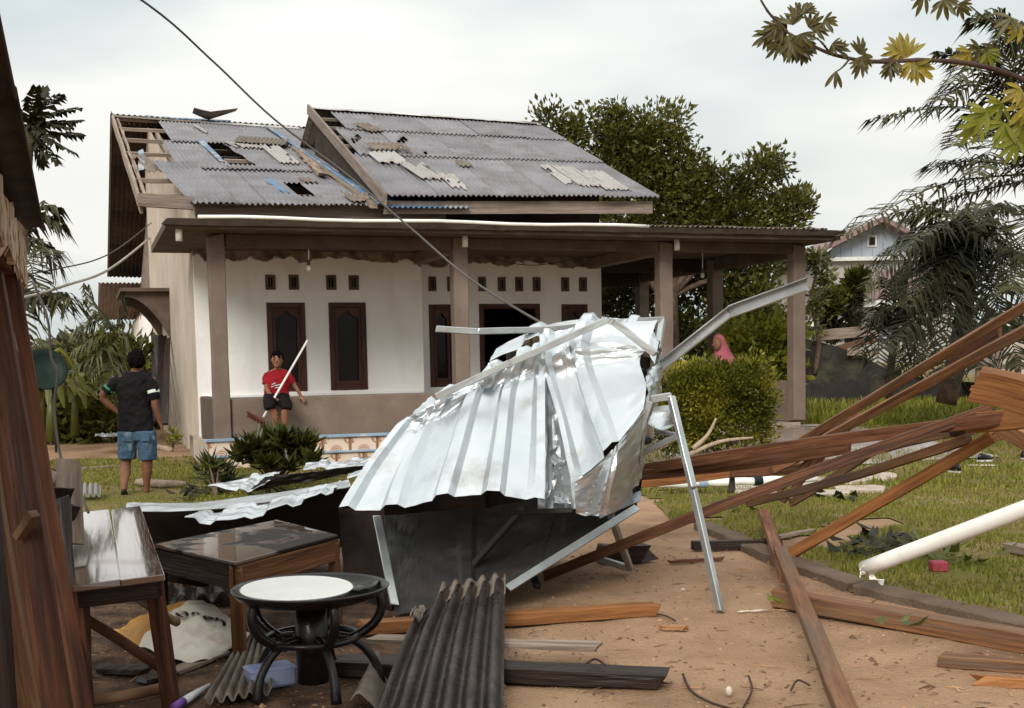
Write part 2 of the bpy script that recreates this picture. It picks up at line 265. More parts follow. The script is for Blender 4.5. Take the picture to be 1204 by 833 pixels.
def tile_mat():
    m = bpy.data.materials.new('floral_tile'); m.use_nodes = True; nt = m.node_tree; N = nt.nodes; b = N['Principled BSDF']
    t = N.new('ShaderNodeTexCoord'); sp = N.new('ShaderNodeSeparateXYZ'); lnk(nt, t.outputs['UV'], sp.inputs[0])
    def mth(op, a, bb=None, c=None):
        k = N.new('ShaderNodeMath'); k.operation = op
        for i, v in enumerate((a, bb, c)):
            if v is None: continue
            if isinstance(v, (int, float)): k.inputs[i].default_value = v
            else: lnk(nt, v, k.inputs[i])
        return k.outputs[0]
    x = mth('ABSOLUTE', mth('SUBTRACT', sp.outputs[0], .5)); y = sp.outputs[1]
    d = mth('SQRT', mth('ADD', mth('MULTIPLY', mth('MULTIPLY', x, x), 3.2), mth('MULTIPLY', y, y)))       # mound at the bottom middle
    mound = mth('LESS_THAN', d, .42); rings = mth('GREATER_THAN', mth('SINE', mth('MULTIPLY', d, 48)), -.25)
    n = N.new('ShaderNodeTexNoise'); n.inputs['Scale'].default_value = 9; lnk(nt, t.outputs['UV'], n.inputs[0])
    e = mth('SQRT', mth('ADD', mth('MULTIPLY', mth('POWER', mth('SUBTRACT', .5, x), 2), 2.2), mth('MULTIPLY', mth('POWER', mth('SUBTRACT', 1, y), 2), .45)))
    corner = mth('MULTIPLY', mth('LESS_THAN', e, .36), mth('GREATER_THAN', n.outputs[0], .47))
    edge = mth('GREATER_THAN', x, .455)
    fac = mth('MAXIMUM', mth('MAXIMUM', mth('MULTIPLY', mound, rings), corner), edge)
    mxn = N.new('ShaderNodeMix'); mxn.data_type = 'RGBA'; lnk(nt, fac, mxn.inputs[0]); mxn.inputs[6].default_value = (.68, .56, .46, 1)
    m2 = N.new('ShaderNodeMix'); m2.data_type = 'RGBA'; lnk(nt, n.outputs[0], m2.inputs[0]); m2.inputs[6].default_value = (.20, .09, .05, 1); m2.inputs[7].default_value = (.45, .24, .13, 1)
    lnk(nt, m2.outputs[2], mxn.inputs[7]); lnk(nt, mxn.outputs[2], b.inputs['Base Color']); b.inputs['Roughness'].default_value = .3
    return m
M['tile'] = tile_mat()

# ------------------------------------------------------------------ mesh helpers
class MB:
    def __init__(s): s.v = []; s.f = []; s.uv = []; s.mi = []; s.cur = 0
    def add(s, vs, fs, uvs=None):
        b = len(s.v); s.v += [tuple(p) for p in vs]
        for i, f in enumerate(fs):
            s.f.append([b + k for k in f]); s.uv.append(uvs[i] if uvs else None); s.mi.append(s.cur)
    def box(s, a, b):
        (x0, y0, z0), (x1, y1, z1) = a, b
        if x0 > x1: x0, x1 = x1, x0
        if y0 > y1: y0, y1 = y1, y0
        if z0 > z1: z0, z1 = z1, z0
        V = [(x0, y0, z0), (x1, y0, z0), (x1, y1, z0), (x0, y1, z0), (x0, y0, z1), (x1, y0, z1), (x1, y1, z1), (x0, y1, z1)]
        F = [(0, 3, 2, 1), (4, 5, 6, 7), (0, 1, 5, 4), (1, 2, 6, 5), (2, 3, 7, 6), (3, 0, 4, 7)]
        ax = max(range(3), key=lambda i: (x1 - x0, y1 - y0, z1 - z0)[i]); o = R.random() * 9
        uv = []
        for f in F:
            l = []
            for k in f:
                p = V[k]; others = [p[i] for i in range(3) if i != ax]; l.append((p[ax] + o, others[0] + others[1] * .77 + o))
            uv.append(l)
        s.add(V, F, uv)
    def bar(s, p, q, w, h, up=(0, 0, 1), seg=1, jit=0, twist=0, taper=1, bend=(0, 0, 0)):
        p, q = Vector(p), Vector(q); d = (q - p); L = d.length; d.normalize(); up = Vector(up)
        x = d.cross(up)
        if x.length < 1e-4: x = d.cross(Vector((1, 0, 0)))
        x.normalize(); z = x.cross(d).normalized(); o = R.random() * 50; V = []; B = Vector(bend)
        for i in range(seg + 1):
            t = i / seg; c = p + d * L * t + B * math.sin(math.pi * t); a = twist * t; k = 1 + (taper - 1) * t
            xx = x * math.cos(a) + z * math.sin(a); zz = z * math.cos(a) - x * math.sin(a)
            for sx, sz in ((-1, -1), (1, -1), (1, 1), (-1, 1)):
                V.append(c + xx * (sx * w / 2 * k + R.uniform(-jit, jit)) + zz * (sz * h / 2 * k + R.uniform(-jit, jit)) + d * (R.uniform(-jit, jit) * 9 if i in (0, seg) else 0))
        F = []; UV = []
        per = [0, w, w + h, 2 * w + h, 2 * w + 2 * h]
        for i in range(seg):
            for k in range(4):
                k2 = (k + 1) % 4; F.append((i * 4 + k, i * 4 + k2, i * 4 + 4 + k2, i * 4 + 4 + k))
                u0, u1 = L * i / seg + o, L * (i + 1) / seg + o
                UV.append([(u0, per[k] + o), (u0, per[k + 1] + o), (u1, per[k + 1] + o), (u1, per[k] + o)])
        for f in ((3, 2, 1, 0), tuple(seg * 4 + k for k in range(4))):
            F.append(f); UV.append([(o, o), (o + w * .1, o), (o + w * .1, o + h), (o, o + h)])
        s.add(V, F, UV)
    def tube(s, pts, r, n=8, cap=True, ell=None):
        pts = [Vector(p) for p in pts]; rs = r if isinstance(r, (list, tuple)) else [r] * len(pts); V = []; ref = None; F = []
        for i, p in enumerate(pts):
            d = (pts[min(i + 1, len(pts) - 1)] - pts[max(i - 1, 0)])
            if d.length < 1e-9: d = Vector((0, 0, 1))
            d.normalize()
            if ref is None: ref = Vector((0, 0, 1)) if abs(d.z) < .9 else Vector((0, 1, 0))
            x = d.cross(ref)
            if x.length < 1e-4: x = d.cross(Vector((1, .3, 0)))
            x.normalize(); z = x.cross(d).normalized(); ref = z
            for k in range(n):
                a = 2 * math.pi * k / n; V.append(p + (x * math.cos(a) + z * math.sin(a)) * rs[i])
        for i in range(len(pts) - 1):
            for k in range(n):
                k2 = (k + 1) % n; F.append((i * n + k, i * n + k2, i * n + n + k2, i * n + n + k))
        if cap: F += [tuple(range(n))[::-1], tuple((len(pts) - 1) * n + k for k in range(n))]
        s.add(V, F)
    def loft(s, rings, n=12):      # rings: (centre, axis_x, axis_y) ellipse rings
        V = []; F = []
        for c, ax, ay in rings:
            c, ax, ay = Vector(c), Vector(ax), Vector(ay)
            for k in range(n):
                a = 2 * math.pi * k / n; V.append(c + ax * math.cos(a) + ay * math.sin(a))
        for i in range(len(rings) - 1):
            for k in range(n):
                k2 = (k + 1) % n; F.append((i * n + k, i * n + k2, i * n + n + k2, i * n + n + k))
        F += [tuple(range(n))[::-1], tuple((len(rings) - 1) * n + k for k in range(n))]
        s.add(V, F)
    def ball(s, c, r, n=10, m=7):
        c = Vector(c); rx, ry, rz = (r, r, r) if isinstance(r, (int, float)) else r; V = [c + Vector((0, 0, -rz))]; F = []
        for j in range(1, m):
            b = math.pi * j / m - math.pi / 2
            for k in range(n):
                a = 2 * math.pi * k / n; V.append(c + Vector((rx * math.cos(a) * math.cos(b), ry * math.sin(a) * math.cos(b), rz * math.sin(b))))
        V.append(c + Vector((0, 0, rz)))
        for k in range(n):
            k2 = (k + 1) % n; F.append((0, 1 + k2, 1 + k)); t = len(V) - 1; F.append((t, t - n + k, t - n + k2))
            for j in range(m - 2): F.append((1 + j * n + k, 1 + j * n + k2, 1 + j * n + n + k2, 1 + j * n + n + k))
        s.add(V, F)
    def lathe(s, prof, n=24, c=(0, 0, 0)):
        V = []; F = []; c = Vector(c)
        for r, z in prof:
            for k in range(n):
                a = 2 * math.pi * k / n; V.append(c + Vector((r * math.cos(a), r * math.sin(a), z)))
        for i in range(len(prof) - 1):
            for k in range(n):
                k2 = (k + 1) % n; F.append((i * n + k, i * n + k2, i * n + n + k2, i * n + n + k))
        F += [tuple(range(n))[::-1], tuple((len(prof) - 1) * n + k for k in range(n))]
        s.add(V, F)
    def grid(s, fn, nu, nv, keep=None, uvs=(1, 1)):
        V = [fn(i / nu, j / nv) for j in range(nv + 1) for i in range(nu + 1)]; F = []; UV = []
        for j in range(nv):
            for i in range(nu):
                if keep and not keep((i + .5) / nu, (j + .5) / nv): continue
                a = j * (nu + 1) + i; F.append((a, a + 1, a + nu + 2, a + nu + 1))
                UV.append([(i / nu * uvs[0], j / nv * uvs[1]), ((i + 1) / nu * uvs[0], j / nv * uvs[1]), ((i + 1) / nu * uvs[0], (j + 1) / nv * uvs[1]), (i / nu * uvs[0], (j + 1) / nv * uvs[1])])
        s.add(V, F, UV)
def mesh_of(name, mb, mat, smooth=False, off=None):
    me = bpy.data.meshes.new(name)
    used = sorted({k for f in mb.f for k in f})
    if len(used) < len(mb.v):
        re_ = {k: i for i, k in enumerate(used)}; mb.v = [mb.v[k] for k in used]; mb.f = [[re_[k] for k in f] for f in mb.f]
    v = mb.v if off is None else [(p[0] - off[0], p[1] - off[1], p[2] - off[2]) for p in mb.v]
    me.from_pydata(v, [], mb.f)
    if any(u for u in mb.uv):
        ul = me.uv_layers.new(name='UVMap'); flat = []
        for f, u in zip(mb.f, mb.uv):
            flat += [c for p in (u or [(0, 0)] * len(f)) for c in p]
        ul.data.foreach_set('uv', flat)
    for mt in (mat if isinstance(mat, list) else [mat]): me.materials.append(mt)
    if isinstance(mat, list): me.polygons.foreach_set('material_index', mb.mi)
    if smooth: me.polygons.foreach_set('use_smooth', [True] * len(me.polygons))
    me.update(); return me
ORG = {}
def tag(o, label=None, cat=None, group=None, kind=None):
    if label: o['label'] = label
    if cat: o['category'] = cat
    if group: o['group'] = group
    if kind: o['kind'] = kind
    return o
def thing(name, loc, label, cat, group=None, rz=0):
    o = bpy.data.objects.new(name, None); o.empty_display_size = .2; COL.objects.link(o); o.location = loc; o.rotation_euler = (0, 0, rz)
    ORG[o.name] = Vector(loc); return tag(o, label, cat, group)
def part(name, mb, mat, parent, smooth=False, label=None, kind=None, local=False, bevel=0, mods=None):
    off = None if local else ORG[parent.name]
    o = bpy.data.objects.new(name, mesh_of(name, mb, mat, smooth, off)); COL.objects.link(o); o.parent = parent
    ORG[o.name] = ORG[parent.name]
    if bevel: b = o.modifiers.new('bevel', 'BEVEL'); b.width = bevel; b.segments = 1
    return tag(o, label, None, None, kind)
def solo(name, mb, mat, label, cat, group=None, smooth=False, kind=None, bevel=0, origin=True):
    off = None
    if origin:
        a = np.array([tuple(p) for p in mb.v]); off = Vector((float(a[:, 0].mean()), float(a[:, 1].mean()), float(a[:, 2].min())))
    o = bpy.data.objects.new(name, mesh_of(name, mb, mat, smooth, off)); COL.objects.link(o)
    if off: o.location = off
    ORG[o.name] = off or Vector((0, 0, 0))
    if bevel: b = o.modifiers.new('bevel', 'BEVEL'); b.width = bevel; b.segments = 1
    return tag(o, label, cat, group, kind)
def solidify(o, t, off=0):
    m = o.modifiers.new('solidify', 'SOLIDIFY'); m.thickness = t; m.offset = off; return o
def copy_part(o, parent):
    c = o.copy(); COL.objects.link(c); c.parent = parent; return c
def leaves_mesh(name, P, D, W, L, wid, mat, fold=.25):
    """diamond leaves: P base points, D directions, W width directions (numpy n x 3), L lengths, wid widths"""
    n = len(P); Nn = np.cross(D, W)
    V = np.empty((n, 4, 3)); L = L[:, None]; wid = wid[:, None]
    V[:, 0] = P; V[:, 2] = P + D * L - Nn * L * .12
    V[:, 1] = P + D * L * .5 + W * wid * .5 + Nn * wid * fold; V[:, 3] = P + D * L * .5 - W * wid * .5 + Nn * wid * fold
    me = bpy.data.meshes.new(name); me.vertices.add(n * 4); me.vertices.foreach_set('co', V.astype(np.float32).ravel())
    b = (np.arange(n) * 4)[:, None]; T = np.concatenate([b + np.array([0, 1, 2]), b + np.array([0, 2, 3])], 1).reshape(-1)
    me.loops.add(len(T)); me.loops.foreach_set('vertex_index', T.astype(np.int32)); me.polygons.add(n * 2)
    me.polygons.foreach_set('loop_start', (np.arange(n * 2) * 3).astype(np.int32))
    me.update(calc_edges=True); me.validate(); me.materials.append(mat); return me
def unit(a): return a / (np.linalg.norm(a, axis=1, keepdims=True) + 1e-9)
def raw(name, me, parent=None, loc=None, **kw):
    o = bpy.data.objects.new(name, me); COL.objects.link(o); o.parent = parent
    if loc: o.location = loc
    ORG[o.name] = ORG[parent.name] if parent else Vector((0, 0, 0)); return tag(o, **kw)
def cat_pts(pts, n):
    """Catmull-Rom through 3-D points"""
    pts = [Vector(p) for p in pts]; out = []; m = len(pts) - 1
    for i in range(n + 1):
        t = i / n * m; k = min(int(t), m - 1); f = t - k
        p0, p1, p2, p3 = pts[max(k - 1, 0)], pts[k], pts[k + 1], pts[min(k + 2, m)]
        out.append(.5 * ((2 * p1) + (p2 - p0) * f + (2 * p0 - 5 * p1 + 4 * p2 - p3) * f * f + (3 * p1 - p0 - 3 * p2 + p3) * f ** 3))
    return out

# ================================================================== GROUND
KERB = [(3.1, 5.2), (2.67, 6.26), (2.43, 6.92), (2.12, 7.54), (1.89, 8.56), (1.74, 9.96), (1.37, 12.39), (1.1, 14)]
def kerbx(y):
    if y <= KERB[0][1]: return KERB[0][0]
    for (x0, y0), (x1, y1) in zip(KERB, KERB[1:]):
        if y <= y1: return x0 + (x1 - x0) * (y - y0) / (y1 - y0)
    return KERB[-1][0]
def nz2(x, y, s=1, o=0): return noise.noise((x * s, y * s, o))
def is_lawn(x, y):
    j = nz2(x, y, 1.3, 5) * .35
    if x > kerbx(y) - (0 if y < 9 else j) and y < 34:
        q = toh((x, y, 0))
        if q.y > -3.3 + j and q.y < 9 and 6.0 + j < q.x < 9.8: return False       # wet concrete apron
        if x < 3.4 and 9.2 < y < 13.5 and nz2(x, y, .9, 9) > .28: return False      # bare patches
        return x < 30
    if -10 < x < -1.9 + j and 10.6 + j < y < 19.3 + j: return True
    return False
mb = MB()
xs = sorted(set([-900, -400, -150, -60, -30, -18, -12] + [round(-9 + .12 * i, 3) for i in range(151)] + [12, 18, 30, 60, 150, 400, 900]))
ys = sorted(set([-60, -20, -6, 0, 2] + [round(3.6 + .06 * i, 3) for i in range(90)] + [round(9.0 + .2 * i, 3) for i in range(66)] + [22.5, 24, 27, 32, 40, 60, 120, 300, 900]))
def gh(x, y):
    z = land(x, y)
    if -9 <= x <= 9 and 3.6 <= y <= 22:
        z += nz2(x, y, 1.1, 2) * .018 + nz2(x, y, 3.7, 4) * .010 + (nz2(x, y, 9, 7) * .006 if y < 10 else 0)
        z -= .012
    return z
for y in ys:
    for x in xs: mb.v.append((x, y, gh(x, y)))
nx = len(xs)
for j in range(len(ys) - 1):
    for i in range(nx - 1):
        a = j * nx + i; mb.f.append([a, a + 1, a + nx + 1, a + nx]); mb.uv.append(None); mb.mi.append(0)
me = mesh_of('ground', mb, M['sand'], True); at_ = me.attributes.new('table_shade', 'FLOAT', 'POINT')
def table_shade_at(x, y): return S(y, 3.9, 4.6) * S(y, 11.5, 9.6) * S(x, -7, -5.5) * S(x + .45 * nz2(x, y, 1.1, 14), .25 - .03 * (y - 5), -.75 - .03 * (y - 5))  # mask of the shade painted on the ground by the left tables
at_.data.foreach_set('value', [table_shade_at(p[0], p[1]) for p in mb.v])
raw('ground', me, kind='structure')

# lawn sheet
mb = MB(); idx = {}
def lawn_pt(i, j, st, x0, y0):
    k = (round(x0 + i * st, 3), round(y0 + j * st, 3))
    if k not in idx:
        idx[k] = len(mb.v); mb.v.append((k[0], k[1], gh(*k) + .012))
    return idx[k]
def lawn_area(x0, x1, y0, y1, st):
    for j in range(int((y1 - y0) / st)):
        for i in range(int((x1 - x0) / st)):
            if is_lawn(x0 + (i + .5) * st, y0 + (j + .5) * st):
                mb.f.append([lawn_pt(i, j, st, x0, y0), lawn_pt(i + 1, j, st, x0, y0), lawn_pt(i + 1, j + 1, st, x0, y0), lawn_pt(i, j + 1, st, x0, y0)]); mb.uv.append(None); mb.mi.append(0)
lawn_area(-10, -1.2, 10, 20, .2); lawn_area(0.8, 8, 5, 20, .16); lawn_area(8, 30, 5, 34, .8); lawn_area(.8, 8, 20.2, 34, .8)
raw('lawn', mesh_of('lawn', mb, M['lawn'], True), kind='structure')

mb = MB(); mb.grid(lambda s, t: (-160 + 158 * s + (300 * s if t > .5 else 0) * 0, 27.5 + 500 * t * t, .02), 24, 16); mb2 = MB()
mb.grid(lambda s, t: (-2 + 200 * s, 34.4 + 500 * t * t, .36), 24, 16)
raw('field', mesh_of('field', mb, M['lawn'], True), kind='structure')
# grass blades
def blades(n, x0, x1, y0, y1, hmin, hmax, wd):
    out = []
    tries = 0
    while len(out) < n and tries < n * 6:
        tries += 1
        x = R.uniform(x0, x1); y = y0 * (y1 / y0) ** R.random()
        if -5.1 < x < -3.6 and 12.3 < y < 14.25: continue
        if is_lawn(x, y) and nz2(x, y, 2.2, 3) > -.38 + R.uniform(-.25, .15): out.append((x, y, gh(x, y) + .008, hmin + (hmax - hmin) * R.random() * (.6 + .8 * max(0, nz2(x, y, .8, 8) + .4)), wd))
    return out
B = blades(52000, 1, 6.5, 5.2, 13, .02, .055, .006) + blades(26000, 1, 12, 13, 22, .03, .08, .012) + blades(34000, -9, -1.5, 10.3, 19.5, .02, .05, .010) + blades(24000, 5, 22, 20, 33, .08, .24, .03)
for _ in range(2600):
    x, y = R.uniform(-5.1, -3.6), R.uniform(12.3, 14.25); B.append((x, y, gh(x, y) + .008, R.uniform(.006, .018), .010))
B = np.array(B); n = len(B)
ang = NR.uniform(0, 2 * np.pi, n); lean = NR.uniform(.1, .9, n)
V = np.empty((n, 3, 3)); dx = np.cos(ang); dy = np.sin(ang)
V[:, 0] = B[:, :3] + np.stack([-dy * B[:, 4], dx * B[:, 4], 0 * dx], 1); V[:, 1] = B[:, :3] - np.stack([-dy * B[:, 4], dx * B[:, 4], 0 * dx], 1)
V[:, 2] = B[:, :3] + np.stack([dx * lean * B[:, 3], dy * lean * B[:, 3], B[:, 3]], 1)
me = bpy.data.meshes.new('grass'); me.vertices.add(n * 3); me.vertices.foreach_set('co', V.astype(np.float32).ravel())
me.loops.add(n * 3); me.loops.foreach_set('vertex_index', np.arange(n * 3, dtype=np.int32)); me.polygons.add(n)
me.polygons.foreach_set('loop_start', (np.arange(n) * 3).astype(np.int32)); me.update(calc_edges=True); me.materials.append(M['grass'])
raw('grass', me, kind='stuff', label='short uneven grass of the lawns beside the path and the house')

# kerb: concrete pieces along the lawn edge
kr = thing('kerb', (KERB[2][0], KERB[2][1], 0), 'low concrete kerb between the sandy path and the right hand lawn', 'kerb')
kr['kind'] = 'structure'
kp = [Vector((kerbx(y) - .02, y, 0)) for y in [5.2 + .75 * i for i in range(8)]]
for a, b in zip(kp, kp[1:]):
    mb = MB(); d = (b - a).normalized(); z = .035 + R.uniform(-.01, .012)
    mb.bar(a + d * .006 + Vector((R.uniform(-.008, .008), 0, z - .04)), b - d * .006 + Vector((R.uniform(-.008, .008), 0, z - .04)), .17, .10, seg=6, jit=.006)
    part('kerb_stone', mb, M['kerb'], kr, bevel=.01)

# sand litter: pebbles and crumbs, one mass
mb = MB()
for _ in range(2600):
    y = 4.3 * (9.5 / 4.3) ** R.random(); x = R.uniform(-.42, .45) * y
    if x > kerbx(y) - .1: continue
    s = R.uniform(.003, .010) * (1 if R.random() < .93 else 1.9); z = gh(x, y)
    a = R.uniform(0, 6.28); ca_, sa_ = math.cos(a), math.sin(a); l = s * R.uniform(1, 2.6)
    mb.add([(x - ca_ * l, y - sa_ * l, z), (x + sa_ * s, y - ca_ * s, z), (x + ca_ * l, y + sa_ * l, z), (x - sa_ * s, y + ca_ * s, z), (x, y, z + s)], [(0, 1, 4), (1, 2, 4), (2, 3, 4), (3, 0, 4)])
M['crumb'] = mk('crumb', (.30, .19, .11), (.13, .07, .04), sc=3, rough=.9, bump=0, island=.6)
raw('gravel', mesh_of('gravel', mb, M['crumb']), kind='stuff', label='crumbs, chips and pebbles scattered over the sandy path')

# splinters, bits of bark and dead leaves
mb = MB()
for _ in range(420):
    y = 4.4 * (9.8 / 4.4) ** R.random(); x = R.uniform(-.42, .45) * y
    z = gh(x, y) + .004; a = R.uniform(0, 6.28); l = R.uniform(.015, .06) * R.choice((1, 1, 1.8)); w = R.uniform(.002, .006); c_, s_ = math.cos(a), math.sin(a); h = R.uniform(.003, .01)
    mb.add([(x - c_ * l - s_ * w, y - s_ * l + c_ * w, z), (x - c_ * l + s_ * w, y - s_ * l - c_ * w, z), (x + c_ * l, y + s_ * l, z + h), (x, y, z + .008)], [(0, 1, 3), (1, 2, 3), (2, 0, 3)])
raw('debris', mesh_of('debris', mb, mk('splinter', (.34, .19, .10), (.09, .045, .025), sc=4, rough=.9, bump=0, island=.7)), kind='stuff', label='splinters and bits of bark strewn over the sand')

# wet apron and rubble paving on the right
mb = MB()
mb.grid(lambda s, t: tuple(hp(5.6 + 4.3 * s + nz2(s, t, 4, 1) * .12, -4.2 + 4.12 * t + nz2(s, t, 5, 2) * .12, land(*hp(5.6 + 4.3 * s, -4.2 + 4.12 * t)[:2]) + .016)), 24, 20)
raw('pavement', mesh_of('pavement', mb, M['floor'], True), kind='structure')
pth = thing('path', (3.3, 12.6, 0), 'pale broken concrete slabs lying flat in the right hand lawn', 'path'); pth['kind'] = 'structure'
for (x0, y0, w, h) in ((905, 585, 60, 8), (975, 582, 46, 6), (1010, 577, 60, 7), (935, 572, 50, 6), (985, 567, 70, 6), (1035, 562, 40, 5), (880, 577, 40, 5)):
    n = 11; ring_ = []
    for k in range(n):
        a = 2 * math.pi * k / n; c = max(-1, min(1, math.cos(a) * 1.25)); d = max(-1, min(1, math.sin(a) * 1.25)); p = G(x0 + c * w * R.uniform(.42, .56), y0 - d * h * R.uniform(.42, .56)); ring_.append((p.x, p.y, gh(p.x, p.y)))
    mb = MB(); V = [(x, y, z + .01) for x, y, z in ring_] + [(x, y, z + .05) for x, y, z in ring_]
    mb.add(V, [tuple(range(n, 2 * n))] + [(k, (k + 1) % n, n + (k + 1) % n, n + k) for k in range(n)]); part('broken_slab', mb, M['rubble'], pth, bevel=.006)

# ================================================================== HOUSE
house = thing('house', hp(0, 0, 0), 'white single storey house with storm torn corrugated roof and a columned porch', 'house', rz=YAW)
def hpart(name, mb, mat, parent=None, **k): return part(name, mb, mat, parent or house, local=True, **k)
def wall_holes(mb, u0, u1, w0, w1, v, th, holes, top=None):
    us = sorted({u0, u1} | {h[0] for h in holes} | {h[1] for h in holes}); ws = sorted({w0, w1} | {h[2] for h in holes} | {h[3] for h in holes})
    inh = lambda a, b: any(h[0] < a < h[1] and h[2] < b < h[3] for h in holes)
    for i in range(len(us) - 1):
        for j in range(len(ws) - 1):
            if inh((us[i] + us[i + 1]) / 2, (ws[j] + ws[j + 1]) / 2): continue
            a, b, c, d = us[i], us[i + 1], ws[j], ws[j + 1]
            mb.add([(a, v, c), (b, v, c), (b, v, d), (a, v, d)], [(0, 1, 2, 3)])
            mb.add([(a, v + th, c), (b, v + th, c), (b, v + th, d), (a, v + th, d)], [(3, 2, 1, 0)])
    for a, b, c, d in holes + [(u0, u1, w0, w1)]:
        mb.add([(a, v, c), (b, v, c), (b, v, d), (a, v, d), (a, v + th, c), (b, v + th, c), (b, v + th, d), (a, v + th, d)], [(0, 4, 5, 1), (1, 5, 6, 2), (2, 6, 7, 3), (3, 7, 4, 0)])
ZF = .387
BV, RV = 2.45, 3.05          # planes of the bay wall and of the set back wall
def rect(x0, y0, x1, y1, v):
    a, b = hv(x0, y0, v), hv(x1, y1, v); return [a.x, b.x, min(a.z, b.z), max(a.z, b.z)]
bw = [rect(313, 357, 363, 461, BV), rect(386, 356, 428, 459, BV)]
for w_ in bw: w_[1] = w_[0] + .62; w_[2], w_[3] = 1.06, 2.495
bvent = [rect(x, 319, x + 12.5, 337.5, BV) for x in (311.5, 339, 383, 409.5)]
for w_ in bvent: w_[2], w_[3] = 2.70, 2.94
rw = [rect(504, 360, 536, 456, RV), rect(660, 358, 692, 458, RV)]
for w_ in rw: w_[2], w_[3] = 1.06, 2.49
rd = rect(563, 358, 637, 500, RV); rd[2], rd[3] = ZF, 2.50
rvent = [rect(x, 325, x + 9.5, 343, RV) for x in (503.5, 525.5, 562, 585, 605.5, 626, 659.5, 680.5)]
for w_ in rvent: w_[2], w_[3] = 2.72, 2.97
BE = hv(497, 380, BV).x; RE = hv(707.5, 380, RV).x
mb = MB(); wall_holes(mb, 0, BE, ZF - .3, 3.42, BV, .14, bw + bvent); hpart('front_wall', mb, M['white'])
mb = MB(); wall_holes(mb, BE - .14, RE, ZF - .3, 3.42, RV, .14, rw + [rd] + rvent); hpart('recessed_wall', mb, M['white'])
mb = MB(); mb.box((BE - .14, BV + .142, ZF - .3), (BE, RV - .002, 3.42)); mb.box((RE - .14, RV + .142, ZF - .3), (RE, 14, 3.42)); hpart('side_wall', mb, M['white'])
# thin dark base skirting below the windows is the ledge
mb = MB(); mb.box((0.02, BV - .05, .98), (BE - .02, BV - .002, 1.03)); hpart('window_ledge', mb, M['white'], bevel=.008)
# left wall with its gable
def rz1(v): return 3.90 + (min(v, 13.46) - 1.4) * .2905 - max(0, v - 13.46) * .2905
mb = MB(); vs = [2.45 + .142, 6, 10, 13.46, 15.6]
for v0, v1 in zip(vs, vs[1:]):
    for u in (0.0, .16):
        mb.add([(u, v0, -.1), (u, v1, -.1), (u, v1, rz1(v1) - .12), (u, v0, rz1(v0) - .12)], [(0, 1, 2, 3)])
mb.add([(0, 15.6, -.1), (.16, 15.6, -.1), (.16, 15.6, rz1(15.6) - .12), (0, 15.6, rz1(15.6) - .12)], [(0, 1, 2, 3)])
hpart('gable_wall', mb, M['cream'])
mb = MB(); mb.box((0, BV + .003, 3.422), (.16, BV + .14, rz1(2.45) - .12)); hpart('gable_wall', mb, M['cream'])
mb = MB(); vs = [15.6, 20, 25]
for v0, v1 in zip(vs, vs[1:]): mb.add([(0.12, v0, -.1), (.12, v1, -.1), (.12, v1, rz1(v1) - .3), (.12, v0, rz1(v0) - .3)], [(0, 1, 2, 3)])
hpart('rear_side_wall', mb, M['white'])
# rooms behind (dark)
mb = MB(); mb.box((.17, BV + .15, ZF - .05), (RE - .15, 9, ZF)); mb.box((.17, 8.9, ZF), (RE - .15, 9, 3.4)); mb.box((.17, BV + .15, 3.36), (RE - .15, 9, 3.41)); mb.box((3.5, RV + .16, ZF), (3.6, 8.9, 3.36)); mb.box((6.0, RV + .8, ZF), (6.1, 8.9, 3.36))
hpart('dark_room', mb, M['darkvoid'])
# windows
def window(r, v):
    a, b, c, d = r; fw = .085
    mb = MB(); y0, y1 = v - .02, v + .09
    mb.box((a, y0, c), (a + fw, y1, d)); mb.box((b - fw, y0, c), (b, y1, d)); mb.box((a + fw, y0, d - fw), (b - fw, y1, d)); mb.box((a + fw, y0, c), (b - fw, y1, c + fw * 1.1))
    o = hpart('window', mb, M['framewood'], bevel=.008)
    mb = MB(); ia, ib, ic, idd = a + fw, b - fw, c + fw * 1.1, d - fw; iw = .05; n = 10; y = v + .012   # inner sash with a carved arch
    mb.box((ia, y, ic), (ia + iw, y + .05, idd)); mb.box((ib - iw, y, ic), (ib, y + .05, idd)); mb.box((ia + iw, y, ic), (ib - iw, y + .05, ic + .06))
    top = []
    for i in range(n + 1):
        t = i / n; top.append((ia + iw + (ib - ia - 2 * iw) * t, idd - .20 + .13 * math.sin(math.pi * t) ** .8 + .025 * math.cos(math.pi * 4 * t)))
    for (x0, z0), (x1, z1) in zip(top, top[1:]):
        V = [(x0, y, z0), (x1, y, z1), (x1, y, idd), (x0, y, idd), (x0, y + .05, z0), (x1, y + .05, z1), (x1, y + .05, idd), (x0, y + .05, idd)]
        mb.add(V, [(0, 1, 2, 3), (0, 4, 5, 1), (7, 6, 5, 4)])
    hpart('sash', mb, M['framewood'], o)
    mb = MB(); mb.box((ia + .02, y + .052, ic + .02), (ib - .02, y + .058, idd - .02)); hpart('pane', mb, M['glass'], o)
for r in bw: window(r, BV)
for r in rw: window(r, RV)
mb = MB(); a, b, c, d = rd; fw = .09
mb.box((a, RV - .02, c), (a + fw, RV + .13, d)); mb.box((b - fw, RV - .02, c), (b, RV + .13, d)); mb.box((a + fw, RV - .02, d - fw), (b - fw, RV + .13, d)); dr = hpart('door_frame', mb, M['framewood'], bevel=.008)
mb = MB(); mb.box((a + fw, RV + .15, c), (a + fw + .04, RV + .85, d - fw)); mb.box((b - fw - .04, RV + .15, c), (b - fw, RV + .85, d - fw)); hpart('door_leaf', mb, M['darkwood'], dr)
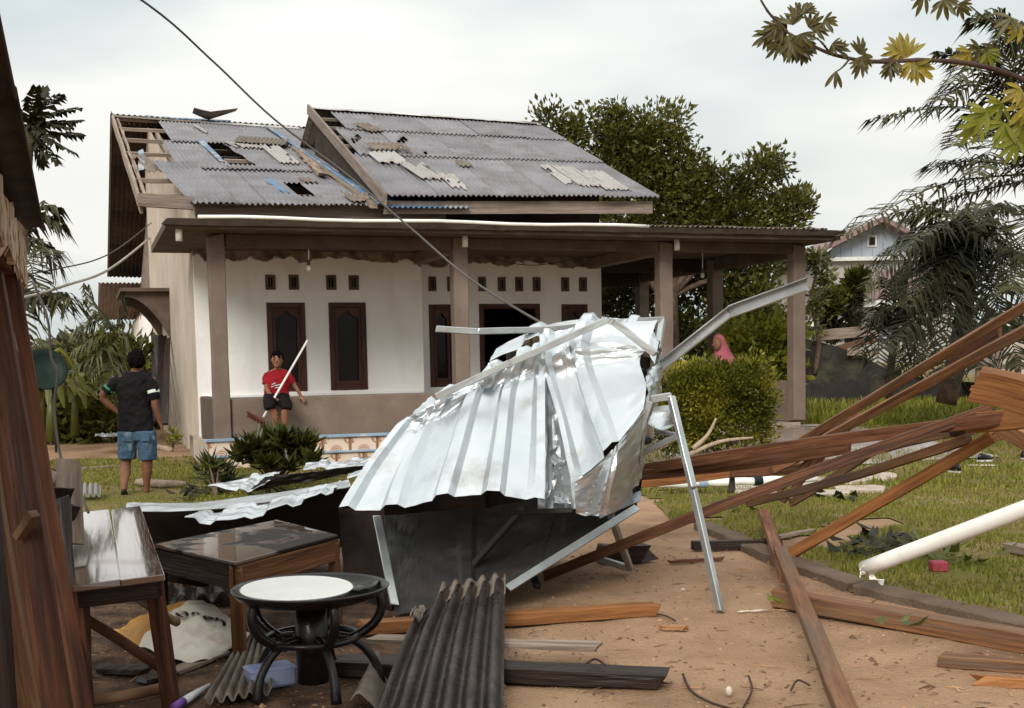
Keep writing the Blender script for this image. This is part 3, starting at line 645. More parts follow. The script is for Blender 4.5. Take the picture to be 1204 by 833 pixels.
for r, v in [(r, BV) for r in bvent] + [(r, RV) for r in rvent]:
    a, b, c, d = r; t = .045; mb = MB()
    mb.box((a, v - .015, c), (a + t, v + .12, d)); mb.box((b - t, v - .015, c), (b, v + .12, d)); mb.box((a + t, v - .015, d - t), (b - t, v + .12, d)); mb.box((a + t, v - .015, c), (b - t, v + .12, c + t))
    o = hpart('vent_block', mb, M['cement'])
    m2 = MB(); m2.box((a + t, v + .07, c + t), (b - t, v + .10, d - t)); hpart('vent_back', m2, M['darkvoid'], o)
    m3 = MB(); m3.box(((a + b) / 2 - .012, v + .01, c + t), ((a + b) / 2 + .012, v + .068, d - t)); hpart('vent_bar', m3, M['cement'], o)
# porch floor, tiles, rails
UR = 9.36
mb = MB(); mb.box((-.12, 0.03, -.05), (UR + .14, RV - .01, ZF)); mb.box((RE + .02, RV, -.05), (UR + .14, 7.4, ZF)); hpart('porch_floor', mb, M['floor'])
tl = None
for row, (w0, w1) in enumerate(((.232, .425), (.012, .20))):
    for i in range(16):
        u = -.12 + i * .405 + (.2 if row else 0); mb = MB(); e = R.uniform(0, .004)
        if tl is None: pass
        mb.add([(u + .006, -e, w0), (u + .399, -e, w0), (u + .399, -e, w1), (u + .006, -e, w1), (u + .006, .03, w0), (u + .399, .03, w0), (u + .399, .03, w1), (u + .006, .03, w1)],
               [(0, 1, 2, 3), (0, 4, 5, 1), (1, 5, 6, 2), (2, 6, 7, 3), (3, 7, 4, 0)], [[(0, 0), (1, 0), (1, 1), (0, 1)]] + [[(.5, .7)] * 4] * 4)
        hpart('tile', mb, M['tile'])
mb = MB(); mb.bar((-.14, -.012, .447), (6.4, -.012, .447), .06, .045, seg=12, jit=.003); hpart('rail', mb, M['rail_blue'], bevel=.006)
mb = MB(); mb.bar((-.14, -.012, .216), (6.4, -.012, .216), .055, .032, seg=12, jit=.003); hpart('rail', mb, M['rail_blue'], bevel=.006)
mb = MB(); mb.box((-.13, .004, 0), (-.10, 2.2, .43)); hpart('plinth_side', mb, M['rubble'])
# columns
cu = [0, 3.54, 6.93, UR]
for i, u in enumerate(cu):
    for v in ((0, 2.75, 5.9) if i == 3 else (0,)):
        mb = MB(); lx = -.10
        mb.bar((u + .11, v + .11, ZF), (u + .11, v + .11, 3.30), .225, .225, up=(0, 1, 0), seg=7, jit=.004); hpart('column', mb, M['plaster_gray'], bevel=.012)
# parapets
mb = MB(); mb.box((.24, .05, ZF + .002), (3.53, .17, 1.02)); hpart('parapet', mb, M['plaster_gray'], bevel=.01)
mb = MB(); mb.box((.02, .24, ZF + .002), (.14, BV - .003, 1.02)); hpart('parapet', mb, M['cement'], bevel=.01)
mb = MB(); mb.box((UR + .05, .24, ZF + .002), (UR + .17, 2.74, 1.07)); hpart('parapet', mb, M['plaster_gray'], bevel=.01)
# canopy: slab with a drip lip, beams
mb = MB()
mb.grid(lambda s, t: (-.60 + 10.45 * s, -.58 + .0 * t, 3.315 + .115 * t + nz2(s * 30, t, 1, 5) * .01), 60, 2)
mb.box((-.60, -.575, 3.32), (9.85, 3.02, 3.425)); hpart('canopy_slab', mb, M['cement'])
mb = MB(); mb.bar((-.62, -.615, 3.395), (9.87, -.615, 3.42), .07, .085, seg=40, jit=.006); hpart('slab_lip', mb, M['cement_dark'])
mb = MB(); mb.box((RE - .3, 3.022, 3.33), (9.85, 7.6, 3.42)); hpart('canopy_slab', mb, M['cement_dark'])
for a, b in (((.24, .02), (9.35, .2)),):
    
    for bx in (((.24, .02, 3.14), (3.53, .20, 3.318)), ((3.78, .02, 3.16), (6.92, .20, 3.318)), ((7.17, .02, 3.16), (9.35, .2, 3.318))): mb = MB(); mb.box(*bx); hpart('beam', mb, M['cement'], bevel=.01)
M['beam_pale'] = M['plaster_gray']
for u in (3.56, 6.95):
    mb = MB(); mb.bar((u + .1, .24, 3.22), (u + .1, RV - .003, 3.22), .17, .19); hpart('beam', mb, M['plaster_gray'], bevel=.01)
for bx in (((UR + .02, .24, 3.10), (UR + .2, 2.74, 3.318)), ((UR + .02, 2.99, 3.10), (UR + .2, 5.89, 3.318))): mb = MB(); mb.box(*bx); hpart('beam', mb, M['cement'], bevel=.01)
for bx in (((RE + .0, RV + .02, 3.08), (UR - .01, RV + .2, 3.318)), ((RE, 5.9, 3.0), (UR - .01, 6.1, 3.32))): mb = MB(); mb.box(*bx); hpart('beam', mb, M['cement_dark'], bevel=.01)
mb = MB(); mb.box((RE + .01, 6.4, ZF), (RE + 1.2, 6.5, 3.32)); hpart('rear_porch_wall', mb, M['cement_dark'])
# white pipe on the fascia, drain stubs
mb = MB(); pts = [(-.18 + 6.6 * i / 12, -.64, 3.462 + .012 * math.sin(i * 1.3)) for i in range(13)]; mb.tube(pts, .026, 8); hpart('gutter_pipe', mb, M['pvc'], smooth=True)
for u, v in ((-.42, -.45), (3.66, -.2), (7.12, -.2)):
    mb = MB(); mb.tube([(u, v, 3.33), (u, v, 3.16)], .045, 10); hpart('drain_stub', mb, M['pvc'], smooth=True)

# corrugated sheets
def corr(surf, u0, u1, t0, t1, pitch=.085, amp=.017, nt=2, edge=0, holes=None, lift=(0, 0)):
    """surf(u,t)->(point, normal)"""
    mb = MB(); nu = max(8, int((u1 - u0) / pitch * 5)); V = []
    ej0 = [R.uniform(-edge, edge) for _ in range(nu + 1)]; ej1 = [R.uniform(-edge, edge) for _ in range(nu + 1)]
    for j in range(nt + 1):
        for i in range(nu + 1):
            u = u0 + (u1 - u0) * i / nu; t = t0 + (t1 - t0) * j / nt
            if j == 0: t += ej0[i]
            if j == nt: t += ej1[i]
            p, n = surf(u, t); h = amp * math.sin(2 * math.pi * u / pitch) + lift[0] + (lift[1] - lift[0]) * j / nt
            V.append(Vector(p) + Vector(n) * h)
    F = []; UV = []
    for j in range(nt):
        for i in range(nu):
            if holes and holes((i + .5) / nu, (j + .5) / nt): continue
            a = j * (nu + 1) + i; F.append((a, a + 1, a + nu + 2, a + nu + 1))
    mb.add(V, F); return mb
A1, B1, C1, D1 = Vector((-.823, 1.4, 3.88)), Vector((4.3, 1.4, 3.965)), Vector((-.823, 13.46, 7.485)), Vector((4.3, 13.46, 7.39))
def bil(A, B, C, D, ua, ub):
    nrm = (B - A).cross(C - A).normalized()
    def f(u, t):
        s = (u - ua) / (ub - ua); return (A * (1 - s) + B * s) * (1 - t) + (C * (1 - s) + D * s) * t, nrm
    return f
S1 = bil(A1, B1, C1, D1, -.823, 4.3)
v2t = lambda v: (v - 1.4) / 12.06
rows = [(1.2, 5.3), (5.0, 9.15), (8.85, 13.5)]
ub = [.12, 1.02, 1.92, 2.82, 3.85]
for r, (va, vb) in enumerate(rows):
    us = [u + (.0, -.10, .03)[r] for u in ub] if r else [.30] + ub[1:]
    for k in range(4):
        ua_, ub_ = us[k], us[k + 1] + .06; dv = R.uniform(-.05, .05); hol = None; a_, b_ = va + dv, vb
        if r == 0 and k == 1: hol = lambda s, t: s > .62 and .2 < t < .56
        if r == 0 and k == 2: a_ += .1
        if r == 1 and k == 1: hol = lambda s, t: .0 <= s < .60 - .25 * t and .16 < t
        if r == 1 and k == 0: hol = lambda s, t: s > .93 and t > .3
        if r == 2 and k == 0: ua_ = .22
        mb = corr(S1, ua_, ub_, v2t(a_), v2t(b_), nt=14, edge=.004, holes=hol, lift=(.02 + .006 * (k % 2) + R.uniform(0, .02), .0 + .006 * (k % 2)))
        solidify(hpart('roof_sheet', mb, M['fibre'], smooth=True), .006)
# loose sheet lifted at the left edge of the broken roof, and pieces lying on it
mb = corr(lambda u, t: (S1(u, v2t(1.15 + 3.9 * t))[0] + Vector((.30 - .30 * t, 0, .05 + .02 * t)), S1(0, 0)[1]), -.42, .28, 0, 1, nt=4, edge=.01, lift=(.02, .06)); solidify(hpart('loose_sheet', mb, M['fibre'], smooth=True), .006)
def piece(u0, u1, v0, v1, mat, rot=0, lift=.06, edge=.06, name='sheet_fragment', surf=None, vt=None, amp=.017):
    sf = surf or S1; f = vt or v2t; cu_, cv_ = (u0 + u1) / 2, (v0 + v1) / 2; c, s = math.cos(rot), math.sin(rot)
    def q(u, t):
        du, dv = u - cu_, t - cv_; p, n = sf(cu_ + du * c - dv * s, f(cv_ + du * s + dv * c)); return p, n
    nu = 24; k0 = [R.uniform(0, 1) for _ in range(3)]
    def hol(a, b): return nz2(a * 2.2, b * 2.2, 1.6, k0[0] * 50) > .33 and (a < .25 or a > .75 or b < .25 or b > .75)
    mb = corr(q, u0, u1, v0, v1, nt=10, edge=edge, holes=hol, lift=(lift, lift + .015), amp=amp); return solidify(hpart(name, mb, mat, smooth=True), .006)
piece(1.95, 2.35, 5.9, 8.6, M['fibre_pale'], .0); piece(1.55, 2.6, 8.6, 9.6, M['fibre_old'], -.25, .10); piece(1.35, 1.9, 8.2, 9.0, M['fibre_pale'], .2, .05)
piece(2.3, 2.75, 1.35, 2.1, M['fibre_old'], .0, .08); piece(1.95, 2.2, 3.5, 3.9, M['fibre_old'], .1, .05, .02); piece(.95, 1.05, 10.6, 12.0, M['fibre_pale'], .1, .06, .02)
piece(-.62, -.38, 4.2, 6.2, M['fibre_old'], .1, .06, .05); piece(3.1, 3.35, 5.3, 6.2, M['fibre_old'], .1, .05, .03)
# bare strip at the left: purlins, verge boards, fascia box
for v in (2.3, 3.8, 5.3, 7.1, 9.2, 11.2, 13.2):
    p, n = S1(-.78, v2t(v)); q, _ = S1(.40 + .15 * (v > 8), v2t(v)); mb = MB(); mb.bar(p - n * .03, q - n * .03, .09, .07, up=n, seg=4, jit=.005); hpart('purlin', mb, M['palewood'])
for v in (2.6, 4.0, 7.2, 8.3):
    p, n = S1(.2, v2t(v)); q, _ = S1(3.8, v2t(v)); mb = MB(); mb.bar(p - n * .06, q - n * .06, .07, .06, up=n); hpart('purlin', mb, M['darkwood'])
p, n = S1(1.55, v2t(2.0)); q, _ = S1(2.0, v2t(2.0)); mb = MB(); mb.bar(p - n * .03, q - n * .03, .09, .06, up=n); hpart('purlin', mb, M['palewood'])
p, n = S1(1.0, v2t(6.6)); q, _ = S1(1.7, v2t(6.6)); mb = MB(); mb.bar(p - n * .03, q - n * .03, .10, .06, up=n); hpart('purlin', mb, M['palewood'])
p, n = S1(-.80, v2t(1.42)); q, _ = S1(-.80, v2t(13.4)); mb = MB(); mb.bar(p - n * .05, q - n * .05, .045, .20, up=n, seg=16, jit=.006); hpart('verge_board', mb, M['palewood'])
p, n = S1(-.70, v2t(1.5)); q, _ = S1(-.70, v2t(13.3)); mb = MB(); mb.bar(p - n * .02, q - n * .02, .05, .06, up=n, seg=16, jit=.012); hpart('verge_batten', mb, M['greywood'])
mb = MB(); mb.bar((-.85, 1.36, 3.93), (-.06, 1.36, 3.90), .08, .19); hpart('fascia_board', mb, M['bargewood'], bevel=.006)
mb = MB(); mb.bar((-.04, 1.55, 3.84), (3.9, 1.55, 3.86), .05, .24, seg=8, jit=.004); hpart('fascia_board', mb, M['bargewood'])
# upper wall behind the canopy
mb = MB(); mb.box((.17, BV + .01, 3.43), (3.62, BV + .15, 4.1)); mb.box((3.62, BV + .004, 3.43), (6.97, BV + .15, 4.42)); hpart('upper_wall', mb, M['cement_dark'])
# blue strip pieces
p0, n = S1(3.05, v2t(11.8)); 
mb = corr(lambda u, t: (S1(u, v2t(1.2 + t * 11.6))[0] + Vector((-.0, 0, .03)), n), 2.66, 2.80, 0, 1, nt=6, lift=(.04, .04)); solidify(hpart('blue_valley_sheet', mb, M['blue_metal'], smooth=True), .004)
mb = corr(lambda u, t: (S1(u, v2t(1.0 + t * 3))[0] + Vector((0, 0, .015)), n), 2.75, 4.12, 0, 1, nt=4, lift=(.03, .03)); solidify(hpart('blue_eave_sheet', mb, M['blue_metal'], smooth=True), .004)
mb = MB(); p, _ = S1(2.60, v2t(1.1)); q, _ = S1(2.66, v2t(8.6)); mb.bar(p + n * .05, q + n * .05, .10, .05, up=n, seg=10, jit=.015); hpart('valley_batten', mb, M['palewood'])
mb = MB(); p, _ = S1(2.42, v2t(4.2)); q, _ = S1(2.60, v2t(7.6)); mb.bar(p + n * .08, q + n * .08, .13, .06, up=n, seg=10, jit=.02); hpart('broken_board', mb, M['greywood'])
for (a, b, c, d) in ((-.62, 4.5, -.5, 6.9), (.88, 5.9, .80, 9.1), (1.48, 2.4, 1.38, 3.6)):
    p, _ = S1(a, v2t(b)); q, _ = S1(c, v2t(d)); mb = MB(); mb.bar(p + n * .05, q + n * .06, .10, .012, up=n, seg=5, jit=.012, twist=.3); hpart('blue_strip', mb, M['blue_metal'])
mb = MB(); p, _ = S1(0.0, v2t(13.46)); q, _ = S1(2.0, v2t(13.46)); mb.bar(p + n * .05, q + n * .06, .35, .012, up=n, seg=9, jit=.015); hpart('blue_strip', mb, M['blue_metal'])
# ridge caps
def cap(p, q, w, mat, seg=10, jit=.006):
    mb = MB(); p, q = Vector(p), Vector(q)
    for sgn in (-1, 1):
        mb.grid(lambda s, t: p + (q - p) * s + Vector((R.uniform(-jit, jit), sgn * t * w, -t * w * .34 + .05 + R.uniform(-jit, jit))), seg, 1)
    return solidify(hpart('ridge_cap', mb, mat), .004)
for a, b in ((-.82, .1), (.1, 1.2), (1.2, 2.4), (2.35, 3.6)):
    p, _ = S1(a, 1); q, _ = S1(b, 1); cap(p, q, .42, M['ridge'] if a > 1 else M['fibre_old'])
mb = MB(); p, _ = S1(1.05, 1.0)
mb.grid(lambda s, t: p + Vector((1.05 * s, -.5 + .5 * t + .1 * s, .16 + .20 * abs(s - .35) * (1 + t) - .1 * t)), 8, 3); solidify(hpart('bent_ridge_piece', mb, M['fibre_old']), .006)
# rear slope (its underside shows beyond the left wall)
RA = bil(Vector((-.823, 25.4, 4.6)), Vector((4.3, 25.4, 4.5)), Vector((-.823, 13.46, 7.485)), Vector((4.3, 13.46, 7.39)), -.823, 4.3)
for k in range(4):
    for j in range(4):
        mb = corr(lambda u, t: RA(u, t), -.85 + k * 1.29, -.85 + (k + 1) * 1.29 + .05, 1 - (j + 1) * .25, 1 - j * .25 + .01, pitch=.13, amp=.022, nt=2, lift=(0.02 * (j % 2), .01 * (k % 2))); solidify(hpart('rear_roof_sheet', mb, M['fibre_dark'], smooth=True), .006)
for j in range(9):
    p, nn = RA(-.8, j / 8.3); q, _ = RA(.3, j / 8.3); mb = MB(); mb.bar(p - nn * .06, q - nn * .06, .07, .07, up=nn); hpart('purlin', mb, M['darkwood'])
p, nn = RA(-.82, 0); q, _ = RA(-.82, 1); mb = MB(); mb.bar(p - nn * .04, q - nn * .04, .035, .16, up=nn); hpart('verge_board', mb, M['bargewood'])
# lower rear roof
mb = corr(lambda u, t: (Vector((u, 24.0 + 7.0 * t, 4.28 - .9 * t)), Vector((0, .13, .99))), -1.15, 1.5, 0, 1, pitch=.13, amp=.022, nt=2); solidify(hpart('lower_rear_roof', mb, M['fibre_old'], smooth=True), .006)
mb = MB(); mb.box((0.1, 25.02, -.1), (.3, 31, 3.3)); mb.box((.1, 30.8, -.1), (3, 31, 3.3)); hpart('rear_side_wall', mb, M['white'])
# awning over the side door, with curved brackets
mb = MB(); mb.box((-.95, 8.2, 3.03), (-.002, 11.4, 3.10)); hpart('side_awning', mb, M['cement'])
for v in (8.35, 11.1):
    mb = MB(); n = 10; top = []; V = []
    for i in range(n + 1):
        t = i / n; u = -.85 * (1 - t) ** 1.0; z = 3.028 - .10 - .85 * t ** 2.0; V.append((u - .003, z))
    for (u0, z0), (u1, z1) in zip(V, V[1:]):
        mb.add([(u0, v, z0), (u1, v, z1), (u1, v, 3.027), (u0, v, 3.027), (u0, v + .12, z0), (u1, v + .12, z1), (u1, v + .12, 3.027), (u0, v + .12, 3.027)], [(0, 1, 2, 3), (7, 6, 5, 4), (0, 4, 5, 1)])
    mb.add([(-.853, v, 2.928), (-.853, v + .12, 2.928), (-.853, v + .12, 3.027), (-.853, v, 3.027)], [(0, 1, 2, 3)]); hpart('awning_bracket', mb, M['cement'])
# ---- second, higher roof
A2, B2, C2, D2 = Vector((2.78, 1.1, 4.06)), Vector((7.354, 1.1, 4.171)), Vector((2.86, 7.6, 6.66)), Vector((7.66, 7.3, 6.52))
S2 = bil(A2, B2, C2, D2, 2.78, 7.354); w2t = lambda v: (v - 1.1) / 6.4
rows2 = [(1.0, 3.78), (3.62, 5.85), (5.7, 7.55)]
for r, (va, vb) in enumerate(rows2):
    us = [2.82 + (.0, .10, .06)[r]] + [2.82 + .915 * k + (-.1, .0, .12)[r] for k in range(1, 5)] + [7.36]
    if r > 0: us[0] = 3.02 - .07 * (r == 1) + .12 * (r == 2)
    for k in range(5):
        hol = (lambda s, t: nz2(s * 3, t * 3, 1.5, 3) > .36 and s > .1) if (r, k) in ((1, 0), (1, 1)) else None
        mb = corr(S2, us[k], us[k + 1] + .05, w2t(va + R.uniform(-.03, .03)), w2t(vb), nt=12, edge=.004, holes=hol, lift=(.02 + .006 * (k % 2) + R.uniform(0, .012), .006 * (k % 2)))
        solidify(hpart('roof_sheet', mb, M['fibre'], smooth=True), .006)
kw = dict(surf=S2, vt=w2t)
piece(3.5, 3.98, 1.9, 2.9, M['fibre_pale'], .15, .06, .10, **kw); piece(3.95, 4.2, 1.35, 2.2, M['fibre_pale'], .0, .05, .12, **kw)
piece(3.1, 3.62, 3.0, 3.75, M['fibre_pale'], .1, .05, .12, **kw); piece(3.15, 3.85, 3.75, 4.2, M['fibre_old'], .12, .10, .02, **kw)
piece(6.0, 6.32, 1.75, 3.05, M['fibre_pale'], .0, .05, .08, **kw); piece(6.2, 6.62, 1.6, 3.0, M['fibre_pale'], .02, .055, .05, **kw); piece(6.58, 7.05, 1.35, 2.7, M['fibre_pale'], .0, .05, .05, **kw)
piece(3.4, 3.72, 5.5, 6.1, M['fibre_old'], .3, .05, .02, **kw); piece(4.5, 4.75, 2.9, 3.2, M['fibre_old'], .0, .05, .02, **kw)
for v in (4.6, 5.3, 6.1, 6.9):
    p, n2 = S2(2.8, w2t(v)); q, _ = S2(3.4, w2t(v)); mb = MB(); mb.bar(p - n2 * .06, q - n2 * .06, .06, .05, up=n2); hpart('purlin', mb, M['palewood'])
p, n2 = S2(2.76, w2t(.95)); q, _ = S2(2.76, w2t(7.6)); mb = MB(); mb.bar(p - n2 * .02, q - n2 * .02, .045, .19, up=n2, seg=10, jit=.004); hpart('barge_board', mb, M['bargewood'])
p, n2 = S2(2.80, w2t(1.05)); q, _ = S2(7.33, w2t(1.05)); mb = MB(); mb.bar(p - Vector((0, -.1, .16)), q - Vector((0, -.1, .16)), .05, .20, seg=8, jit=.004); hpart('fascia_board', mb, M['bargewood'])
mb = MB(); q, _ = S2(2.8, w2t(1.2)); r_, _ = S2(2.8, w2t(7.5)); mb.add([q - Vector((-.05, 0, .1)), r_ - Vector((-.05, 0, .1)), (2.9, 7.5, 3.6), (2.85, 2.45, 3.6)], [(0, 1, 2, 3)]); hpart('gable_board', mb, M['cement_dark'])
mb = MB(); p, _ = S2(7.1, w2t(2.4)); q, _ = S2(7.1, w2t(7.4)); mb.add([(6.96, 2.6, 3.43), (6.96, 13, 3.43), (6.96, 13, 4.3), (6.96, 7.4, 6.4), (6.96, 2.6, 4.45)], [(0, 1, 2, 3, 4)]); hpart('gable_wall', mb, M['cement_dark'])
S2b = bil(Vector((2.78, 13.5, 4.2)), Vector((7.7, 13.3, 4.1)), C2, D2, 2.78, 7.7)
for k in range(3):
    mb = corr(S2b, 2.78 + k * 1.64, 2.78 + (k + 1) * 1.64, 0, 1, pitch=.13, nt=2); solidify(hpart('rear_roof_sheet', mb, M['fibre_old'], smooth=True), .006)
for a, b in ((2.80, 4.4), (4.38, 4.95), (4.95, 6.0), (6.0, 7.36)):
    p, _ = S2(a, 1.0); q, _ = S2(b, 1.0); cap(p, q, .20, M['ridge'] if a != 4.38 else M['whitetrim'])
# corrugated sheets over the right part of the canopy
for k in range(4):
    u0 = 6.35 + k * .80
    mb = corr(lambda u, t: (Vector((u, -.66 + 3.6 * t, 3.475 + .05 * t)), Vector((0, 0, 1))), u0, u0 + .82, 0, 1, nt=3, edge=.01, lift=(.006 * (k % 2), 0)); solidify(hpart('canopy_sheet', mb, M['fibre_old'], smooth=True), .006)

# things hanging at the house
def bulb(px, py, py2, v, lab):
    a, b = hv(px, py, v), hv(px, py2, v); A_, B_ = hp(*a), hp(*b)
    t = thing('hanging_bulb', B_, lab, 'light bulb', 'bulbs hanging under the porch canopy')
    mb = MB(); mb.tube([A_, (A_ + B_) / 2, B_ + Vector((0, 0, .14))], .009, 6); part('cord', mb, M['pvc'], t)
    mb = MB(); mb.tube([B_ + Vector((0, 0, .15)), B_ + Vector((0, 0, .07))], .026, 8); part('socket', mb, M['cement'], t)
    mb = MB(); mb.ball(B_ + Vector((0, 0, .03)), (.034, .034, .048)); part('bulb', mb, M['bulb'], t, smooth=True)
bulb(363, 280, 318, .3, 'white bulb hanging on a pale cord in front of the white wall')
bulb(826, 290, 326, 1.2, 'bulb hanging in the open right end of the porch')
def cable(name, pts, r, mat, lab, n=24, cat='cable'):
    mb = MB(); mb.tube(cat_pts(pts, n), r, 6); return solo(name, mb, mat, lab, cat, smooth=True)
cable('wall_cable', [hp(*hv(x, y, 2.2)) for x, y in ((268, 279), (300, 287), (345, 294), (400, 296), (450, 291), (488, 288))], .008, M['wire_dark'], 'dark cable sagging along the top of the white bay wall')
cable('wall_cable', [hp(*hv(x, y, 2.6)) for x, y in ((553, 292), (585, 306), (625, 312), (665, 307), (697, 298))], .008, M['wire_dark'], 'dark cable sagging above the row of vents right of the middle column')
cable('overhead_cable', [at(-30, -120, 9.5), at(166, 0, 10.5), at(250, 72, 11.5), at(322, 140, 12), at(410, 207, 12), at(487, 272, 11.3), at(550, 326, 10), at(640, 382, 8.35), at(700, 408, 8.1), at(757, 436, 7.9)], .0095, M['wire_dark'], 'long overhead cable running down across the roof to the metal wreck', 60)
cable('service_cable', [hp(*hu(176, 280, 0)), at(130, 316, 22), at(80, 335, 20), at(28, 350, 18), at(-60, 366, 16)], .022, M['wire_pale'], 'pale thick cable from the left house wall towards the palms')
cable('service_cable', [hp(*hu(178, 262, 0)), at(130, 298, 22), at(70, 316, 20), at(-20, 330, 17)], .012, M['wire_dark'], 'thin dark cable above the pale one left of the house')
cable('dangling_cable', [at(38, 330, 7), at(56, 375, 7), at(60, 420, 7), at(68, 440, 7), at(64, 480, 7), at(72, 540, 6.9), at(90, 570, 6.8), at(104, 603, 6.6)], .008, M['wire_dark'], 'thin black cable dangling behind the leaning posts at the left')

# ================================================================== TREES AND PLANTS
def rand_unit(n):
    v = NR.normal(size=(n, 3)); return unit(v)
def clumps(blobs, per, L, W, mat, name, parent, spread=.34, droop=.25, dens=1.0, up=.35):
    """blobs: (centre, (rx, ry, rz)); leaf clusters sit in the outer part of each blob, leaves point outward"""
    P = []; D = []
    for c, r in blobs:
        c = np.array(c); r = np.array(r); k = max(4, int(dens * 26 * (r[0] * r[2] + r[0] * r[1] + r[1] * r[2]) / 3))
        q = rand_unit(k) * (NR.uniform(.35, 1.0, (k, 1)) ** .5); cc = c + q * r
        for a, o in zip(cc, q):
            m = int(per * NR.uniform(.5, 1.5)); s = spread * NR.uniform(.5, 1.25)
            loc = NR.normal(size=(m, 3)) * s * .5; loc *= np.minimum(1, s * 1.0 / (np.linalg.norm(loc, axis=1, keepdims=True) + 1e-6)); P.append(a + loc)
            D.append(unit(loc / s + o * .9 + np.array([0, 0, up - droop]) + NR.normal(size=(m, 3)) * .45))
    P = np.concatenate(P); D = np.concatenate(D); n = len(P)
    Wd = unit(np.cross(D, rand_unit(n) + np.array([0, 0, .9])))
    me = leaves_mesh(name, P - np.array(ORG[parent.name]), D, Wd, NR.uniform(.7, 1.3, n) * L, NR.uniform(.7, 1.3, n) * W, mat)
    return raw(name, me, parent)
def blobs_px(lst, Y, dep=1.0):
    out = []
    for b in lst:
        px, py, rx, rz = b[:4]; y = Y + (b[4] if len(b) > 4 else 0); k = y / FL
        out.append((tuple(at(px, py, y)), (rx * k, max(rx, rz) * k * dep, rz * k)))
    return out
def limbs(parent, base, top, ends, r0, r1, mat, name='trunk'):
    mb = MB(); base, top = Vector(base), Vector(top)
    tr = cat_pts([base, base.lerp(top, .35) + Vector((R.uniform(-.1, .1), 0, 0)), base.lerp(top, .7) + Vector((R.uniform(-.12, .12), 0, 0)), top], 8)
    mb.tube(tr, [r0 + (r1 - r0) * i / 8 for i in range(9)], 8); o = part(name, mb, mat, parent, smooth=True)
    for e in ends:
        e = Vector(e); s = tr[R.randint(4, 8)]; m1 = s.lerp(e, .4) + Vector((R.uniform(-.15, .15), R.uniform(-.15, .15), .12)); mb = MB()
        mb.tube(cat_pts([s, m1, e], 6), [r1 * .62 * (1 - .8 * i / 6) for i in range(7)], 6); part('limb', mb, mat, parent, smooth=True)
    return o
# big broad tree behind the porch
T1 = [(650, 146, 12, 7), (668, 156, 18, 8), (692, 146, 9, 5), (738, 165, 26, 15), (712, 182, 22, 13), (770, 150, 20, 10), (790, 143, 10, 7), (725, 142, 10, 6), (765, 172, 26, 14), (745, 195, 30, 15), (798, 176, 16, 10), (700, 205, 20, 12), (730, 222, 26, 15), (775, 205, 24, 14), (812, 200, 14, 12), (770, 232, 26, 14), (815, 232, 26, 15), (835, 208, 14, 8), (858, 226, 20, 11), (882, 212, 14, 7), (898, 202, 12, 6), (906, 192, 8, 4), (860, 252, 24, 13), (900, 246, 18, 9), (926, 243, 16, 7), (942, 240, 8, 5), (820, 262, 28, 13), (880, 268, 30, 12), (915, 262, 20, 9), (775, 262, 30, 15), (725, 255, 22, 15),
      (735, 300, 26, 16, 1), (770, 318, 26, 22, 1.5), (730, 345, 28, 24, 1), (800, 300, 26, 16, 1), (812, 335, 24, 24, 1), (850, 322, 26, 24, 1), (860, 365, 26, 24, 1), (890, 318, 22, 22, .5), (895, 362, 24, 26, .5), (925, 292, 12, 9), (815, 385, 30, 24, 1), (760, 385, 32, 26, 1), (895, 400, 22, 26, 1)]
t = thing('broad_tree', at(815, 440, 27) * 1 + Vector((0, 0, -1.2)), 'large leafy tree with an open spreading crown rising behind the porch', 'tree')
bl = blobs_px(T1, 27, .9); clumps(bl, 88, .145, .072, M['leaf'], 'crown', t, spread=.40, dens=2.9)
limbs(t, at(786, 445, 27.2), at(790, 300, 27.2), [b[0] for b in bl[::2]], .26, .15, M['bark'])
# shrubs behind and inside the porch
t = thing('lime_bush', at(890, 470, 21.5), 'lime green bush behind the porch to the right of the pink headscarf', 'bush')
bl = blobs_px([(895, 402, 26, 14), (870, 410, 20, 15), (920, 405, 14, 14), (890, 425, 36, 18), (925, 435, 14, 20), (880, 450, 30, 20)], 21.5, .9); clumps(bl, 60, .19, .10, M['leaf_lime'], 'foliage', t, spread=.35, dens=3.4)
limbs(t, at(890, 478, 21.5), at(890, 440, 21.5), [b[0] for b in bl[:3]], .05, .03, M['bark'], 'stem')
t = thing('clipped_hedge', G(838, 531), 'dense rounded green hedge in front of the porch columns', 'hedge')
bl = blobs_px([(802, 446, 22, 11), (832, 446, 24, 12), (872, 442, 26, 13), (800, 470, 28, 24), (845, 465, 32, 28), (885, 468, 22, 26), (795, 505, 22, 22), (835, 500, 34, 28), (880, 502, 24, 24), (775, 480, 12, 26)], 15.7, .8)
clumps(bl, 75, .075, .034, M['leaf_hedge'], 'foliage', t, spread=.20, dens=13, up=.5)
limbs(t, G(838, 530), at(838, 480, 15.7), [b[0] for b in bl[:6]], .06, .03, M['bark'], 'stem')
for px, py, q in ((842, 492, ((815, 528), (832, 512), (842, 492))), (880, 515, ((800, 540), (845, 520), (886, 515)))):
    mb = MB(); mb.tube(cat_pts([at(x, y, 14.4) for x, y in q], 8), [.035 * (1 - .08 * i) for i in range(9)], 7); solo('bare_branch', mb, M['deadstick'], 'pale bare branch sticking up from the grass before the hedge' if px == 842 else 'thin pale branch arching low over the grass before the hedge', 'branch', smooth=True)

